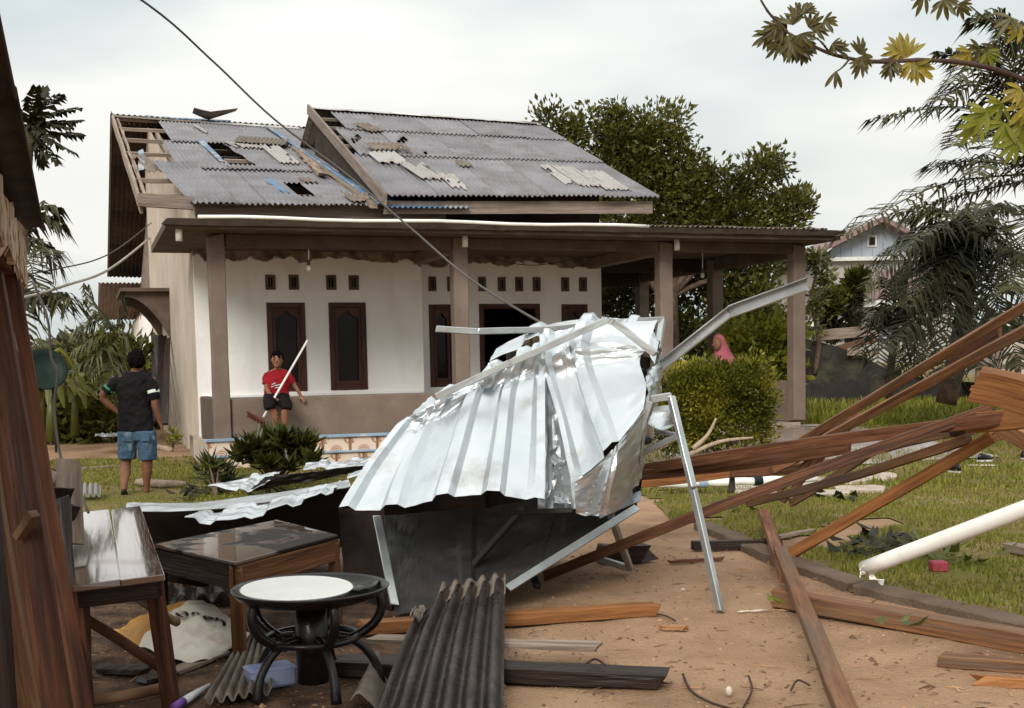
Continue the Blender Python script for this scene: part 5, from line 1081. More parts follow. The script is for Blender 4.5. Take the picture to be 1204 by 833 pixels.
# ================================================================== WRECKED METAL ROOF
def bez(ctrl):
    """ctrl: rows (t) of (px, py, Y) columns (s) -> smooth surface function"""
    rows = [[at(*c) if len(c) == 3 and not isinstance(c, Vector) else c for c in r] for r in ctrl]
    def cr(p, x):
        m = len(p) - 1; k = min(int(x * m), m - 1); f = x * m - k
        if m == 1: return p[0].lerp(p[1], f)
        p0, p1, p2, p3 = p[max(k - 1, 0)], p[k], p[k + 1], p[min(k + 2, m)]
        return .5 * ((2 * p1) + (p2 - p0) * f + (2 * p0 - 5 * p1 + 4 * p2 - p3) * f * f + (3 * p1 - p0 - 3 * p2 + p3) * f ** 3)
    return lambda s, t: cr([cr(r, s) for r in rows], t)
def ribbed(ctrl, ribs, nu=70, nv=24, h=.042, w=.062, crump=lambda s, t: .006, flip=1, keep=None, seed=0, tear=.0):
    """sheet with trapezoid ribs running along t at the given s positions"""
    f = bez(ctrl); mb = MB()
    us = set(i / nu for i in range(nu + 1))
    L = sum((f((i + 1) / 20, .3) - f(i / 20, .3)).length for i in range(20))
    for r in ribs:
        for k in (-1, -.5, .5, 1): us.add(min(1, max(0, r + k * w / L)))
    us = sorted(us); V = []
    def prof(s):
        for r in ribs:
            d = abs(s - r) * L / w
            if d < 1: return h * min(1, (1 - d) * 2)
        return 0
    e = 1e-3
    for j in range(nv + 1):
        t = j / nv
        for s in us:
            p = f(s, t); a = f(min(1, s + e), t) - f(max(0, s - e), t); b = f(s, min(1, t + e)) - f(s, max(0, t - e)); n = a.cross(b)
            if n.length < 1e-12: n = Vector((0, -1, 1))
            n.normalize(); n *= flip; c = crump(s, t)
            q = (s * L * 2.6, t * 2.6, seed)
            d = abs(noise.noise(q)) * 1.6 - .4 + .55 * (abs(noise.noise((q[0] * 2.3, q[1] * 2.3, seed + 4))) * 1.6 - .4) + .25 * noise.noise((q[0] * 6, q[1] * 6, seed + 8))
            V.append(p + n * (prof(s) * (1 - min(.85, c * 9)) + d * c * 2.2))
    N_ = len(us); F = []
    for j in range(nv):
        for i in range(N_ - 1):
            if keep and not keep((us[i] + us[i + 1]) / 2, (j + .5) / nv): continue
            a = j * N_ + i; F.append((a, a + 1, a + N_ + 1, a + N_))
    mb.add(V, F); return mb
wk = thing('metal_roof_wreck', at(590, 715, 7.6) * 1 + Vector((0, 0, 0)), 'big crumpled heap of torn silver ribbed roofing on bent metal tubes', 'roof wreck')
def wpart(name, mb, mat='zinc', smooth=False, th=.0016, **k): 
    o = part(name, mb, M[mat], wk, smooth=smooth, **k)
    if th: solidify(o, th)
    return o
# sheet A: left fan of ribs
A = [[(399, 601, 7.02), (462, 599, 6.98), (521, 586, 6.94), (579, 581, 6.94), (640, 591, 7.0)],
     [(434, 548, 7.32), (479, 550, 7.27), (540, 523, 7.25), (588, 520, 7.25), (642, 520, 7.28)],
     [(470, 500, 7.58), (503, 503, 7.55), (558, 464, 7.56), (597, 458, 7.56), (643, 449, 7.56)],
     [(490, 485, 7.60), (520, 472, 7.56), (575, 442, 7.57), (611, 423, 7.57), (643, 407, 7.58)],
     [(506, 472, 7.68), (531, 460, 7.64), (584, 432, 7.64), (617, 412, 7.66), (644, 394, 7.70)]]
wpart('roof_sheet', ribbed(A, [.035, .25, .5, .75, .955], 110, 64, crump=lambda s, t: .0030 + .019 * S(t, .46, .58 + .1 * nz2(s * 6, 1)) * (1 - .4 * S(t, .85, 1)) + .005 * S(t, .12, .0), seed=3), smooth=False)
# sheet B: right fan
B_ = [[(676, 566, 6.98), (699, 549, 6.93), (722, 526, 6.90), (757, 482, 7.08)],
      [(660, 502, 7.28), (683, 497, 7.24), (704, 478, 7.22), (760, 455, 7.28)],
      [(645, 448, 7.56), (668, 442, 7.52), (688, 434, 7.52), (752, 424, 7.5)],
      [(640, 410, 7.60), (664, 406, 7.56), (682, 404, 7.56), (762, 408, 7.55)],
      [(641, 391, 7.70), (668, 386, 7.68), (690, 382, 7.70), (772, 384, 7.72)]]
wpart('roof_sheet', ribbed(B_, [.05, .62], 90, 64, crump=lambda s, t: .0030 + .014 * S(t, .48, .60) + .008 * S(s, .7, 1), seed=11))
# folded under flap of sheet B
B2 = [[(676, 567, 6.985), (699, 550, 6.935), (722, 527, 6.905), (740, 505, 6.99), (757, 483, 7.085)],
      [(676, 586, 7.0), (696, 580, 7.02), (716, 566, 6.84), (735, 550, 7.05), (752, 532, 7.15)],
      [(677, 603, 7.08), (692, 606, 7.1), (706, 606, 6.95), (726, 600, 7.12), (744, 580, 7.28)]]
wpart('folded_flap', ribbed(B2, [.52], 40, 20, h=.02, w=.03, crump=lambda s, t: .004 + .005 * t, seed=21))
# crumpled crown behind the top tube, and an added back sheet that keeps light out of the heap
Cc = [[(575, 424, 8.05), (640, 398, 8.1), (700, 384, 8.15), (748, 392, 8.1), (770, 428, 7.9)],
      [(592, 408, 8.3), (645, 384, 8.35), (705, 378, 8.4), (756, 382, 8.35), (776, 400, 8.2)],
      [(600, 470, 8.7), (650, 450, 8.8), (705, 440, 8.8), (756, 440, 8.7), (774, 450, 8.5)]]
wpart('crumpled_sheet', ribbed(Cc, [.2, .45, .7], 60, 22, crump=lambda s, t: .007, seed=31))
D_ = [[(470, 505, 7.9), (560, 450, 8.2), (650, 410, 8.4), (765, 420, 8.3)], [(450, 590, 8.3), (560, 560, 8.6), (650, 540, 8.7), (760, 520, 8.5)], [(440, 640, 8.6), (560, 630, 8.9), (650, 628, 8.9), (752, 590, 8.6)]]
wpart('light_block_sheet', ribbed(D_, [.15, .4, .65, .9], 50, 12, crump=lambda s, t: .012, seed=41), 'zinc_shade')
Rg = [[(760, 440, 7.6), (771, 425, 7.9), (775, 405, 8.2)], [(757, 480, 7.2), (768, 470, 7.7), (774, 460, 8.2)], [(746, 575, 7.3), (752, 560, 7.7), (760, 545, 8.2)]]
wpart('torn_edge', ribbed(Rg, [], 16, 20, crump=lambda s, t: .02, seed=51))
wpart('curled_strip', ribbed([[(768, 480, 7.5), (788, 478, 7.55), (795, 490, 7.6)], [(762, 500, 7.45), (778, 506, 7.4), (792, 500, 7.55)]], [], 14, 6, crump=lambda s, t: .012, seed=61))
wpart('torn_edge', ribbed([[(644, 530, 7.45), (660, 520, 7.6)], [(648, 560, 7.4), (668, 555, 7.5)], [(640, 592, 7.35), (672, 596, 7.3)]], [], 10, 12, crump=lambda s, t: .03, seed=66))
wpart('inner_sheet', ribbed([[(632, 600, 7.42), (658, 600, 7.4), (690, 596, 7.35)], [(634, 520, 7.6), (655, 520, 7.6), (678, 515, 7.55)], [(636, 440, 7.8), (650, 440, 7.8), (662, 440, 7.78)]], [.5], 30, 24, crump=lambda s, t: .010, seed=68))
# lower sheet under the heap: its silver edge climbs to the right
E_ = [[(466, 723, 6.9), (532, 712, 6.92), (597, 691, 7.05), (672, 645, 7.35), (749, 597, 7.7)],
      [(455, 660, 7.35), (525, 655, 7.5), (610, 640, 7.7), (680, 612, 7.95), (748, 580, 8.15)],
      [(446, 606, 7.75), (520, 600, 8.15), (620, 590, 8.4), (690, 580, 8.5), (746, 562, 8.55)]]
wpart('lower_sheet', ribbed(E_, [.32, .66], 56, 18, crump=lambda s, t: .004 + .008 * t, h=.02, seed=71), 'zinc_shade')
wpart('cavity_shade_sheet', ribbed([[(404, 690, 7.7), (430, 712, 7.4), (462, 718, 7.1)], [(402, 650, 7.75), (432, 655, 7.6), (452, 660, 7.4)], [(398, 598, 7.6), (425, 598, 7.65), (452, 598, 7.7)]], [], 40, 30, crump=lambda s, t: .004, seed=77), 'darkvoid')  # added near-black sheet, painted shade for the hollow left of the tube
mb = MB(); c = cat_pts([at(597, 692, 7.03), at(640, 665, 7.2), at(690, 634, 7.42), at(749, 597, 7.68)], 10)
for a, b in zip(c, c[1:]): mb.bar(a, b, .05, .012, up=(.3, -.5, .8))
wpart('sheet_edge', mb, 'tube', th=0)
mb = MB(); mb.grid(lambda s, t: at(705 + 50 * s, 610 - 22 * s - 9 * t, 7.6 + .2 * s) + Vector((0, .1 * t, 0)), 8, 2); wpart('sheet_edge', mb, 'zinc')
def tubes(name, pts, w, mat='tube', h=None, par=wk):
    mb = MB(); P = [at(*p) for p in pts]
    for a, b in zip(P, P[1:]): mb.bar(a, b, w, h or w, seg=3, jit=.0015)
    o = part(name, mb, M[mat], par, bevel=.004); return o
tubes('frame_tube', [(511, 468, 7.46), (600, 427, 7.42), (713, 377, 7.46), (722, 379, 7.46), (772, 418, 7.38)], .042)
tubes('frame_tube', [(514, 387, 7.9), (560, 390, 7.95), (640, 388, 8.15), (713, 380, 8.2), (779, 376, 8.3), (773, 412, 8.2)], .042)
tubes('frame_tube', [(752, 506, 7.2), (764, 470, 7.2), (790, 466, 7.2)], .046)
tubes('frame_tube', [(789, 466, 7.18), (815, 575, 6.98), (847, 720, 6.84)], .040)
tubes('frame_tube', [(748, 536, 7.5), (798, 513, 7.3)], .036); tubes('frame_tube', [(772, 507, 7.6), (796, 512, 7.32)], .028)
tubes('frame_tube', [(718, 606, 7.7), (741, 669, 8.2), (697, 655, 8.3)], .042)
tubes('frame_tube', [(443, 606, 7.4), (464, 712, 6.95)], .052, h=.02)
tubes('frame_tube', [(616, 598, 7.8), (543, 680, 7.3)], .045, 'zinc_shade', .03)
tubes('frame_tube', [(581, 604, 7.35), (672, 600, 7.25)], .02, 'zinc_shade', .03); tubes('frame_tube', [(612, 640, 7.9), (632, 690, 7.4)], .04, 'zinc_shade')
tubes('frame_tube', [(700, 586, 7.9), (745, 565, 8.0)], .06, 'zinc_shade', .03)
# big bent channel reaching up to the right
ch = thing('bent_metal_beam', at(765, 441, 8.0), 'long bent silver channel beam rising to the right above the hedge', 'metal beam')
P = [at(764, 441, 8.0), at(858, 367, 7.8), at(950, 334, 7.5)]
for a, b in zip(P, P[1:]):
    for off, w, h in (((0, 0, .036), .055, .006), ((0, 0, -.036), .055, .006), ((0, .024, 0), .006, .07)):
        mb = MB(); mb.bar(a + Vector(off), b + Vector(off), w, h, seg=3, jit=.001); part('flange' if h < .01 else 'web', mb, M['tube'], ch)
# small junk in the heap
mb = MB(); mb.ball(at(758, 518, 7.5), (.05, .05, .03)); solo('crumpled_scrap', mb, M['zinc_shade'], 'small dark crumpled scrap between the wreck and the hedge', 'scrap')
# ---- loose zinc sheets behind the tables
def zsheet(ctrl, ribs, lab, mat='zinc', crump=.006, seed=1, h=.025, w=.05, nu=50, nv=10):
    o = solo('zinc_sheet', ribbed(ctrl, ribs, nu, nv, h=h, w=w, crump=lambda s, t: crump, seed=seed), M[mat], lab, 'metal sheet', 'loose zinc sheets left of the wreck'); return solidify(o, .002)
tip = thing('zinc_sheet', at(280, 650, 8.7), 'long zinc sheet tipped on edge with a bright upper flange', 'metal sheet', 'loose zinc sheets left of the wreck')
solidify(part('underside', ribbed([[(168, 652, 8.85), (260, 655, 8.9), (345, 650, 8.85), (432, 640, 8.7)], [(152, 612, 8.3), (240, 612, 8.3), (330, 602, 8.2), (422, 584, 8.2)], [(148, 602, 8.2), (230, 601, 8.2), (320, 590, 8.1), (414, 573, 8.1)]], [], 50, 10, crump=lambda s, t: .004, seed=81), M['zinc_shade'], tip), .002)
solidify(part('flange', ribbed([[(147, 601, 8.2), (230, 600, 8.2), (320, 589, 8.1), (413, 572, 8.1)], [(149, 591, 8.5), (230, 591, 8.5), (320, 580, 8.4), (410, 565, 8.4)]], [], 50, 4, crump=lambda s, t: .003, seed=82), M['zinc'], tip), .002)
zsheet([[(217, 607, 7.85), (262, 612, 7.8), (318, 598, 7.8), (362, 585, 7.8), (396, 572, 7.85)], [(236, 600, 8.15), (275, 594, 8.15), (325, 586, 8.1), (370, 574, 8.1), (402, 565, 8.1)]],
       [.15, .42, .66, .9], 'white wavy edged zinc sheet in front of the tipped one', crump=.006, seed=83, h=-.03, w=.06)
zsheet([[(244, 570, 10.2), (285, 579, 10.0), (318, 566, 10.0)], [(262, 567, 10.5), (300, 560, 10.5), (330, 555, 10.5)]], [.5], 'short white curled zinc flap lying on leaves', crump=.012, seed=85)
zsheet([[(290, 580, 10.1), (350, 568, 10.1), (420, 556, 10.1)], [(312, 562, 10.0), (360, 556, 10.0), (430, 548, 10.0)]], [], 'dark underside of a zinc sheet beside the white flap', 'zinc_shade', crump=.012, seed=87)
zsheet([[(356, 552, 10.7), (395, 553, 10.6), (436, 548, 10.6)], [(360, 543, 11), (400, 542, 11), (440, 538, 11)]], [.3, .7], 'white zinc sheet lying just below the tiled porch front', crump=.010, seed=89)
zsheet([[(408, 562, 9.0), (432, 556, 9.0)], [(410, 557, 9.2), (436, 550, 9.2)]], [], 'small white zinc scrap next to the wreck lower corner', crump=.006, seed=91)
# ================================================================== TIMBERS
def slivers(mb, p, d, w, h, n=5):
    d = d.normalized(); x = d.cross(Vector((0, 0, 1))).normalized(); z = x.cross(d)
    for _ in range(n):
        c = p + x * R.uniform(-.38, .38) * w + z * R.uniform(-.38, .38) * h; l = R.uniform(.015, .06); e = c + d * l + x * R.uniform(-.008, .008) + z * R.uniform(-.008, .008)
        a = R.uniform(.06, .14) * w; k = R.uniform(.06, .14) * h; c = c - d * .02; o = R.random() * 9
        mb.add([c + x * a, c + z * k, c - x * a, c - z * k, e], [(0, 1, 4), (1, 2, 4), (2, 3, 4), (3, 0, 4)], [[(o, o), (o, o + .05), (o + l, o + .02)]] * 4)
def timber(a, b, w, h, mat, lab, cat='timber', group=None, name='timber_beam', up=(0, 0, 1), seg=6, jit=.0025, taper=1, bend=None, twist=0):
    mb = MB(); P = at(*a) if len(a) == 3 else a[0]; Q = at(*b) if len(b) == 3 else b[0]
    if bend is None: bend = (R.uniform(-.015, .015), 0, R.uniform(-.025, .025))
    mb.bar(P, Q, w, h, up=up, seg=seg, jit=jit, taper=taper, bend=bend, twist=twist + R.uniform(-.08, .08)); slivers(mb, P, P - Q, w, h); slivers(mb, Q, Q - P, w, h); return solo(name, mb, M[mat], lab, cat, group, bevel=.004)
def lying(a, b, w, h, mat, lab, cat='timber', group=None, name='timber_beam', **k):
    P = G(*a) + Vector((0, 0, h / 2)); Q = G(*b) + Vector((0, 0, h / 2)); mb = MB(); mb.bar(P, Q, w, h, seg=8, jit=k.pop('jit', .003), **k)
    if w > .04 and cat == 'timber': slivers(mb, P, P - Q, w, h, 6); slivers(mb, Q, Q - P, w, h, 6)
    return solo(name, mb, M[mat], lab, cat, group, bevel=.004)
tr = thing('broken_truss', at(1000, 520, 9), 'pair of long parallel timbers joined by blocks and slanting up to the right', 'roof truss')
def tpart(name, a, b, w, h, mat, **k):
    mb = MB(); mb.bar(at(*a), at(*b), w, h, seg=8, jit=.003, **k); part(name, mb, M[mat], tr, bevel=.004)
tpart('chord', (935, 523, 10.1), (1290, 309, 6.6), .045, .062, 'brownwood', up=(-.35, -.5, .8))
tpart('chord', (925, 540, 10.05), (1290, 343, 6.5), .05, .065, 'brownwood', up=(-.35, -.5, .8))
tpart('block', (1012, 488, 9.4), (982, 512, 9.45), .05, .09, 'redwood'); tpart('block', (1118, 424, 8.1), (1175, 392, 7.6), .04, .14, 'redwood'); tpart('gusset_board', (905, 549, 10.1), (996, 506, 9.6), .03, .14, 'brownwood')
tpart('strut', (995, 500, 9.6), (915, 577, 10.2), .04, .05, 'brownwood'); tpart('strut', (975, 528, 9.7), (920, 590, 9.9), .04, .05, 'redwood')
timber((748, 553, 9.4), (1260, 483, 6.5), .055, .078, 'redwood', 'long red brown timber running nearly level across to the right edge', up=(0, -.2, 1), seg=10)
timber((752, 559, 9.3), (1000, 526, 8.2), .05, .08, 'redwood', 'shorter red timber just under the long level one', seg=8)
timber((640, 678, 7.9), (1165, 481, 7.0), .045, .066, 'redwood', 'long dark red timber rising from under the wreck to the right', seg=12, jit=.002)
timber((905, 666, 8.55), (1170, 512, 7.3), .055, .075, 'orangewood', 'straight orange brown timber rising from the kerb to the right', seg=8)
timber((880, 592, 9.6), (1140, 516, 7.4), .04, .06, 'brownwood', 'thin brown timber crossing behind the dark red one', seg=8)
timber((745, 568, 10.6), (920, 545, 10.6), .05, .09, 'orangewood', 'orange edged plank above the plastic covered roll', seg=6)
timber((860, 556, 10.3), (985, 545, 10.3), .05, .085, 'redwood', 'short broken red timber lying behind the level one', seg=6)
timber((930, 592, 9.9), (1030, 528, 9.3), .045, .06, 'brownwood', 'short brown timber propped between the crossing beams', seg=5)
timber((1040, 528, 8.4), (1150, 506, 7.6), .035, .05, 'brownwood', 'dark thin timber close under the crossing point', seg=5)
thick = timber((1148, 452, 6.3), (1280, 494, 6.0), .11, .175, 'orangewood', 'thick pale orange timber end with a dark knot at the right edge', up=(0, -.25, 1), seg=8, jit=.0022)
timber((1142, 498, 7.1), (1290, 478, 6.2), .08, .115, 'orangewood', 'stout timber under the thick knotted timber end', seg=6)
timber((1175, 502, 7.2), (1300, 566, 6.4), .05, .10, 'chipwood', 'pinkish split timber going down out of the right edge', seg=5)
timber((1120, 505, 7.3), (1160, 492, 7.1), .12, .10, 'blackwood', 'dark wet block where the timbers cross', seg=4, jit=.006)
mb = MB(); mb.ball(at(1186, 470, 6.2), (.022, .03, .018), 10, 7); part('knot', mb, M['darkwood'], thick, smooth=True)
# timbers on the sand
p0 = G(898, 625) + Vector((0, 0, .16)); p1 = G(925, 708) + Vector((0, 0, .13)); p2 = G(1000, 880) + Vector((0, 0, .10))
mb = MB(); mb.bar(p0, p1, .085, .05, seg=6, jit=.004, twist=.25); solo('timber_beam', mb, M['redwood'], 'upper red brown timber of the pair lying end to end towards the viewer', 'timber', bevel=.004)
mb = MB(); mb.bar(G(917, 680) + Vector((0, 0, .19)), p2, .085, .05, seg=8, jit=.003); solo('timber_beam', mb, M['brownwood'], 'lower dark timber of the pair lying end to end towards the viewer', 'timber', bevel=.004)
lying((912, 712), (1290, 782), .11, .10, 'brownwood', 'long heavy brown timber lying on the sand along the kerb')
lying((1108, 782), (1300, 800), .09, .055, 'brownwood', 'short brown timber on the sand in the lower right corner')
mb = MB(); mb.bar(G(1144, 804) + Vector((0, 0, .02)), G(1290, 815) + Vector((0, 0, .02)), .06, .035, seg=4, jit=.006, taper=1.3); solo('wood_offcut', mb, M['orangewood'], 'pale splintered offcut below the short lower right timber', 'offcut', bevel=.003)
lying((814, 647), (918, 645), .07, .07, 'blackwood', 'dark wet timber lying level behind the metal pole foot')
lying((788, 663), (851, 659), .035, .025, 'redwood', 'thin red lath lying near the metal pole foot', jit=.003)
lying((420, 746), (770, 723), .10, .07, 'orangewood', 'orange plank on the sand behind the corrugated sheet')
lying((395, 790), (781, 807), .16, .07, 'blackwood', 'wide dark plank on the sand behind the corrugated sheet', jit=.005)
mb = MB(); mb.bar(G(440, 772) + Vector((0, 0, .09)), G(700, 782) + Vector((0, 0, .09)), .13, .018, seg=6, jit=.004); solo('plank', mb, M['greywood'], 'thin grey board resting on the wide dark plank', 'plank')
mb = MB(); mb.bar(at(700, 652, 8.7), at(760, 650, 8.6), .12, .12, seg=3, jit=.012); solo('timber_block', mb, M['blackwood'], 'dark broken timber block right of the wreck', 'timber')
for a, b, w, h, mt_, lab in (((778, 741), (806, 741), .035, .025, 'chipwood', 'small orange wood chip right of the orange plank'), ((980, 688), (1002, 690), .07, .045, 'chipwood', 'reddish brick coloured chip beside the kerb'), ((868, 720), (900, 718), .012, .006, 'paper', 'thin pale splinter left of the paired timbers'),
                             ((925, 590), (952, 586), .05, .04, 'chipwood', 'small orange offcut on the pale rubble'), ((915, 634), (955, 626), .05, .03, 'greywood', 'grey flat scrap on the grass edge'), ((1188, 648), (1240, 660), .12, .06, 'greywood', 'pale grey block on the lawn at the right edge')):
    lying(a, b, w, h, mt_, lab, cat='offcut', name='wood_offcut')
# twigs on the sand
for pts, r, lab in ((((803, 793), (812, 812), (835, 826), (862, 834)), .006, 'curved dark twig on the sand at the bottom middle'), (((880, 795), (884, 812), (872, 835)), .005, 'thin twig right of the curved one at the bottom'), (((930, 812), (938, 800), (952, 806)), .005, 'bent wire like twig beside the lower dark timber'), (((985, 815), (995, 822), (1000, 836)), .005, 'short twig right of the lower dark timber'), (((768, 722), (782, 724), (794, 730)), .005, 'small dark twig at the end of the orange plank'), (((690, 780), (700, 775), (712, 782)), .006, 'twig curled on the wide dark plank')):
    mb = MB(); mb.tube(cat_pts([G(x, y, .012 if y < 770 or x > 730 else .1) for x, y in pts], 10), r, 5); solo('twig', mb, M['bark_thin'], lab, 'twig', smooth=True)
for px, py, s, mt_, lab in ((857, 813, (.016, .016, .022), 'paper', 'small white lump on the sand at the bottom middle'), (984, 800, (.016, .014, .03), 'paper', 'small white lump beside the lower dark timber'), (803, 693, (.012, .012, .005), 'paper', 'tiny pale fleck on the open sand')):
    mb = MB(); mb.ball(G(px, py, .012), s, 8, 6); solo('litter_scrap', mb, M[mt_], lab, 'litter', smooth=True)
# white pipe on the right, broken end
t = thing('white_pipe', at(1015, 672, 7.4), 'thick white plastic pipe with a broken end slanting over the lawn', 'pipe')
a, b = at(1016, 669, 7.3), at(1330, 552, 6.1); d = (b - a).normalized(); mb = MB(); c = [a + (b - a) * i / 10 for i in range(11)]
mb.tube(c, .043, 22, cap=False); o = part('pipe', mb, M['pvc'], t, smooth=True); solidify(o, .005, -1)
mb = MB(); mb.tube([a - d * .0 + Vector((.01, 0, 0)), a + d * .05], [.036, .035], 14); part('dirty_inside', mb, M['pvc_cut'], t)
mb = MB(); mb.grid(lambda s, u: a + Vector((-.035 + .07 * s, -.04, -.05 + .06 * u + .03 * math.sin(s * 3))) + Vector((0, .05 * nz2(s * 3, u * 3, 1, 3), 0)), 6, 5); solidify(part('broken_shard', mb, M['pvc'], t), .005)
mb = MB(); mb.grid(lambda s, u: a + Vector((.02 + .09 * s, -.045 + .02 * u, -.06 + .04 * u * math.sin(s * 4 + 1))), 6, 3); solidify(part('broken_shard', mb, M['pvc'], t), .005)
# white roll lying on the grass behind the beams
t = thing('white_roll', G(850, 580), 'long white plastic wrapped tube lying on the grass under the timbers', 'tube')
a, b = G(775, 583) + Vector((0, 0, .12)), G(960, 576) + Vector((0, 0, .12)); mb = MB(); mb.tube([a + (b - a) * i / 14 + Vector((0, 0, .006 * math.sin(i * 2))) for i in range(15)], [.03] + [.044 + .004 * math.sin(i * 1.7) for i in range(12)] + [.042, .03], 12); part('roll', mb, M['pvc'], t, smooth=True)
for k in (.27, .62):
    mb = MB(); c = a + (b - a) * k; dd = (b - a).normalized(); mb.tube([c - dd * .05, c + dd * .05], .052, 12, cap=False); part('print_band', mb, M['dish'] if k > .5 else M['rail_blue'], t, smooth=True)
mb = MB(); mb.bar(at(860, 578, 10.3), at(862, 548, 10.4), .04, .05, up=(0, 1, 0), seg=3, jit=.008); solo('broken_stub', mb, M['blackwood'], 'dark broken stub standing in front of the white roll', 'timber')
t = thing('dark_sack', G(870, 572), 'dark blue bundle behind the white roll', 'bundle'); mb = MB(); mb.ball(G(868, 568) + Vector((0, .2, .1)), (.24, .16, .14), 14, 10); mb.v = [(x + .02 * nz2(x * 6, z * 6), y, z + .02 * nz2(x * 5, y * 5, 1, 4)) for x, y, z in mb.v]; part('bundle', mb, M['denim'], t, smooth=True)
# lawn litter
mb = MB(); c = G(1103, 672) + Vector((0, 0, .035)); mb.box((c.x - .05, c.y - .05, c.z - .035), (c.x + .055, c.y + .05, c.z + .035)); solo('pink_box', mb, M['magenta'], 'small dark pink box lying on the lawn', 'box', bevel=.01)
def shoe(px, py, rz, lab, k):
    t = thing('shoe', G(px, py), lab, 'shoe', 'dark shoes left on the lawn', rz=rz); c = ORG[t.name]
    def bd(mb, prof, zs):
        n = 14; V = []; F = []
        for z, sc in zs:
            for i in range(n):
                a = 2 * math.pi * i / n; x = math.cos(a); y = math.sin(a); w = .045 * (1 + .18 * x); V.append((x * .125 * sc, y * w * sc, z + (.035 * max(0, -x) if z > .03 else 0)))
        for j in range(len(zs) - 1):
            for i in range(n): F.append((j * n + i, j * n + (i + 1) % n, (j + 1) * n + (i + 1) % n, (j + 1) * n + i))
        F.append(tuple(range(n))[::-1]); F.append(tuple((len(zs) - 1) * n + i for i in range(n))); mb.add(V, F)
    m1 = MB(); bd(m1, 0, [(0, .96), (.012, 1.0), (.025, .99)]); part('sole', m1, M['whiteplastic'], t, local=True)
    m2 = MB(); bd(m2, 0, [(.026, .95), (.05, .9), (.075, .66), (.085, .5)]); part('upper', m2, M['black'], t, local=True, smooth=True)
shoe(1122, 556, 1.9, 'dark shoe with pale sole nearer the orange timber', 0); shoe(1158, 543, .3, 'dark shoe lying on its pale strip farther out on the lawn', 1); shoe(1203, 540, 1.2, 'dark shoe at the right edge of the lawn', 2)
lying((1140, 548), (1172, 548), .10, .012, 'paper', 'flat pale strip on the lawn by the middle shoe', cat='litter', name='litter_strip')
for q in ((1010, 640), (965, 628), (1090, 585), (1075, 560), (955, 560), (900, 607), (1040, 600)): pass
# broken fibre cement bits on the left grass
zs = solidify(solo('fibre_cement_scrap', corr(lambda u, t: (at(92 + 26 * u / .8, 584 - 12 * t, 13.3 + .3 * t) + Vector((0, 0, .02)), Vector((0, -.2, 1))), 0, .8, 0, 1, pitch=.2, amp=.03, nt=2), M['fibre_pale'], 'small corrugated scrap on the left lawn', 'sheet scrap'), .006)
lying((90, 553), (130, 550), .10, .03, 'greywood', 'grey lath on the left lawn beyond the scrap', cat='offcut', name='wood_offcut')
mb = MB(); mb.tube(cat_pts([G(162, 571) + Vector((0, 0, .04)), G(190, 574) + Vector((0, 0, .05)), G(218, 572) + Vector((0, 0, .03))], 6), [.045, .05, .05, .048, .045, .04, .03], 8); solo('fallen_log', mb, M['deadstick'], 'pale fallen stick on the grass behind the walking man', 'log', smooth=True)
mb = MB(); mb.tube(cat_pts([hp(-.9, 8, .05), hp(-.6, 5.5, .08), hp(-.35, 4.2, .07)], 6), .05, 8); solo('fallen_log', mb, M['deadstick'], 'pale curved stick by the foot of the cream wall', 'log', smooth=True)
for i, (x0, x1) in enumerate(((180, 183), (184, 187), (189, 189.5), (193, 192), (197.5, 195))):
    mb = MB(); mb.bar(hp(*hu(x1 - 1, 497, -.35)), hp(*hu(x0, 393 + i * 1.5, -.06)), .06, .10, up=(1, 0, 0), seg=4, jit=.008); solo('leaning_pole', mb, M['blackwood'], ['dark pole leaning on the side wall, first from the man', 'dark pole leaning on the side wall, second from the man', 'middle one of the dark poles leaning on the side wall', 'dark pole leaning on the side wall, second nearest the porch', 'dark pole leaning on the side wall, nearest the porch'][i], 'pole', 'dark poles leaning on the side wall')
mb = MB(); mb.bar(hp(*hu(150, 510, -1.2)) , hp(*hu(146, 470, -1.2)), .08, .08, up=(1, 0, 0)); 

# ================================================================== LEFT FOREGROUND: shack, posts, tables
ze = at(52, 272, 6.0).z
e1 = gz(52, 272, ze); e0 = gz(0, 25, ze); ed = (e1 - e0).normalized(); e00 = e0 - ed * 2.5; eo = Vector((ed.y, -ed.x, 0)).normalized()      # eo points right, away from the shack
shack = thing('wooden_shack', Vector((e1.x - 1.0, 4.2, 0)), 'old timber shack with corrugated eave cut by the left edge', 'shack')
def spart(name, mb, mat, **k): return part(name, mb, M[mat], shack, **k)
L_ = (e1 - e00).length
for k in range(2):
    for r in range(2):
        mb = corr(lambda u, t: (e00 + ed * t - eo * u + Vector((0, 0, u * .32)), (eo * .3 + Vector((0, 0, .95))).normalized()), r * .85, r * .85 + .90, L_ * k / 2, L_ * (k + 1) / 2 + .08 * (k < 1), pitch=.10, amp=.016, nt=8, edge=.004, lift=(.008 * (k % 2) + .004 * r, 0)); solidify(spart('roof_sheet', mb, 'fibre_dark', smooth=True), .007)
mb = MB(); mb.bar(e00 - eo * .27 - Vector((0, 0, .05)), e1 - eo * .27 - Vector((0, 0, .05)) + ed * -.1, .05, .10, seg=8, jit=.006); spart('eave_beam', mb, 'greywood')
for k in range(7):
    p = e00 + ed * (L_ * (k + .3) / 7) - eo * .25 - Vector((0, 0, .0)); mb = MB(); mb.bar(p, p - eo * 1.6 + Vector((0, 0, .5)), .05, .09); spart('rafter', mb, 'greywood')
wl0 = at(26, 300, 5.9); wx = e1 - eo * .095 - ed * .10
for k in range(22):
    p = wx - ed * (.16 * k); h = ze - .08; mb = MB(); mb.bar(Vector((p.x, p.y, 1.86 + R.uniform(-.02, .02))), Vector((p.x, p.y, h)) , .022, .152, up=ed, seg=6, jit=.004)
    spart('wall_plank', mb, 'shackwood')
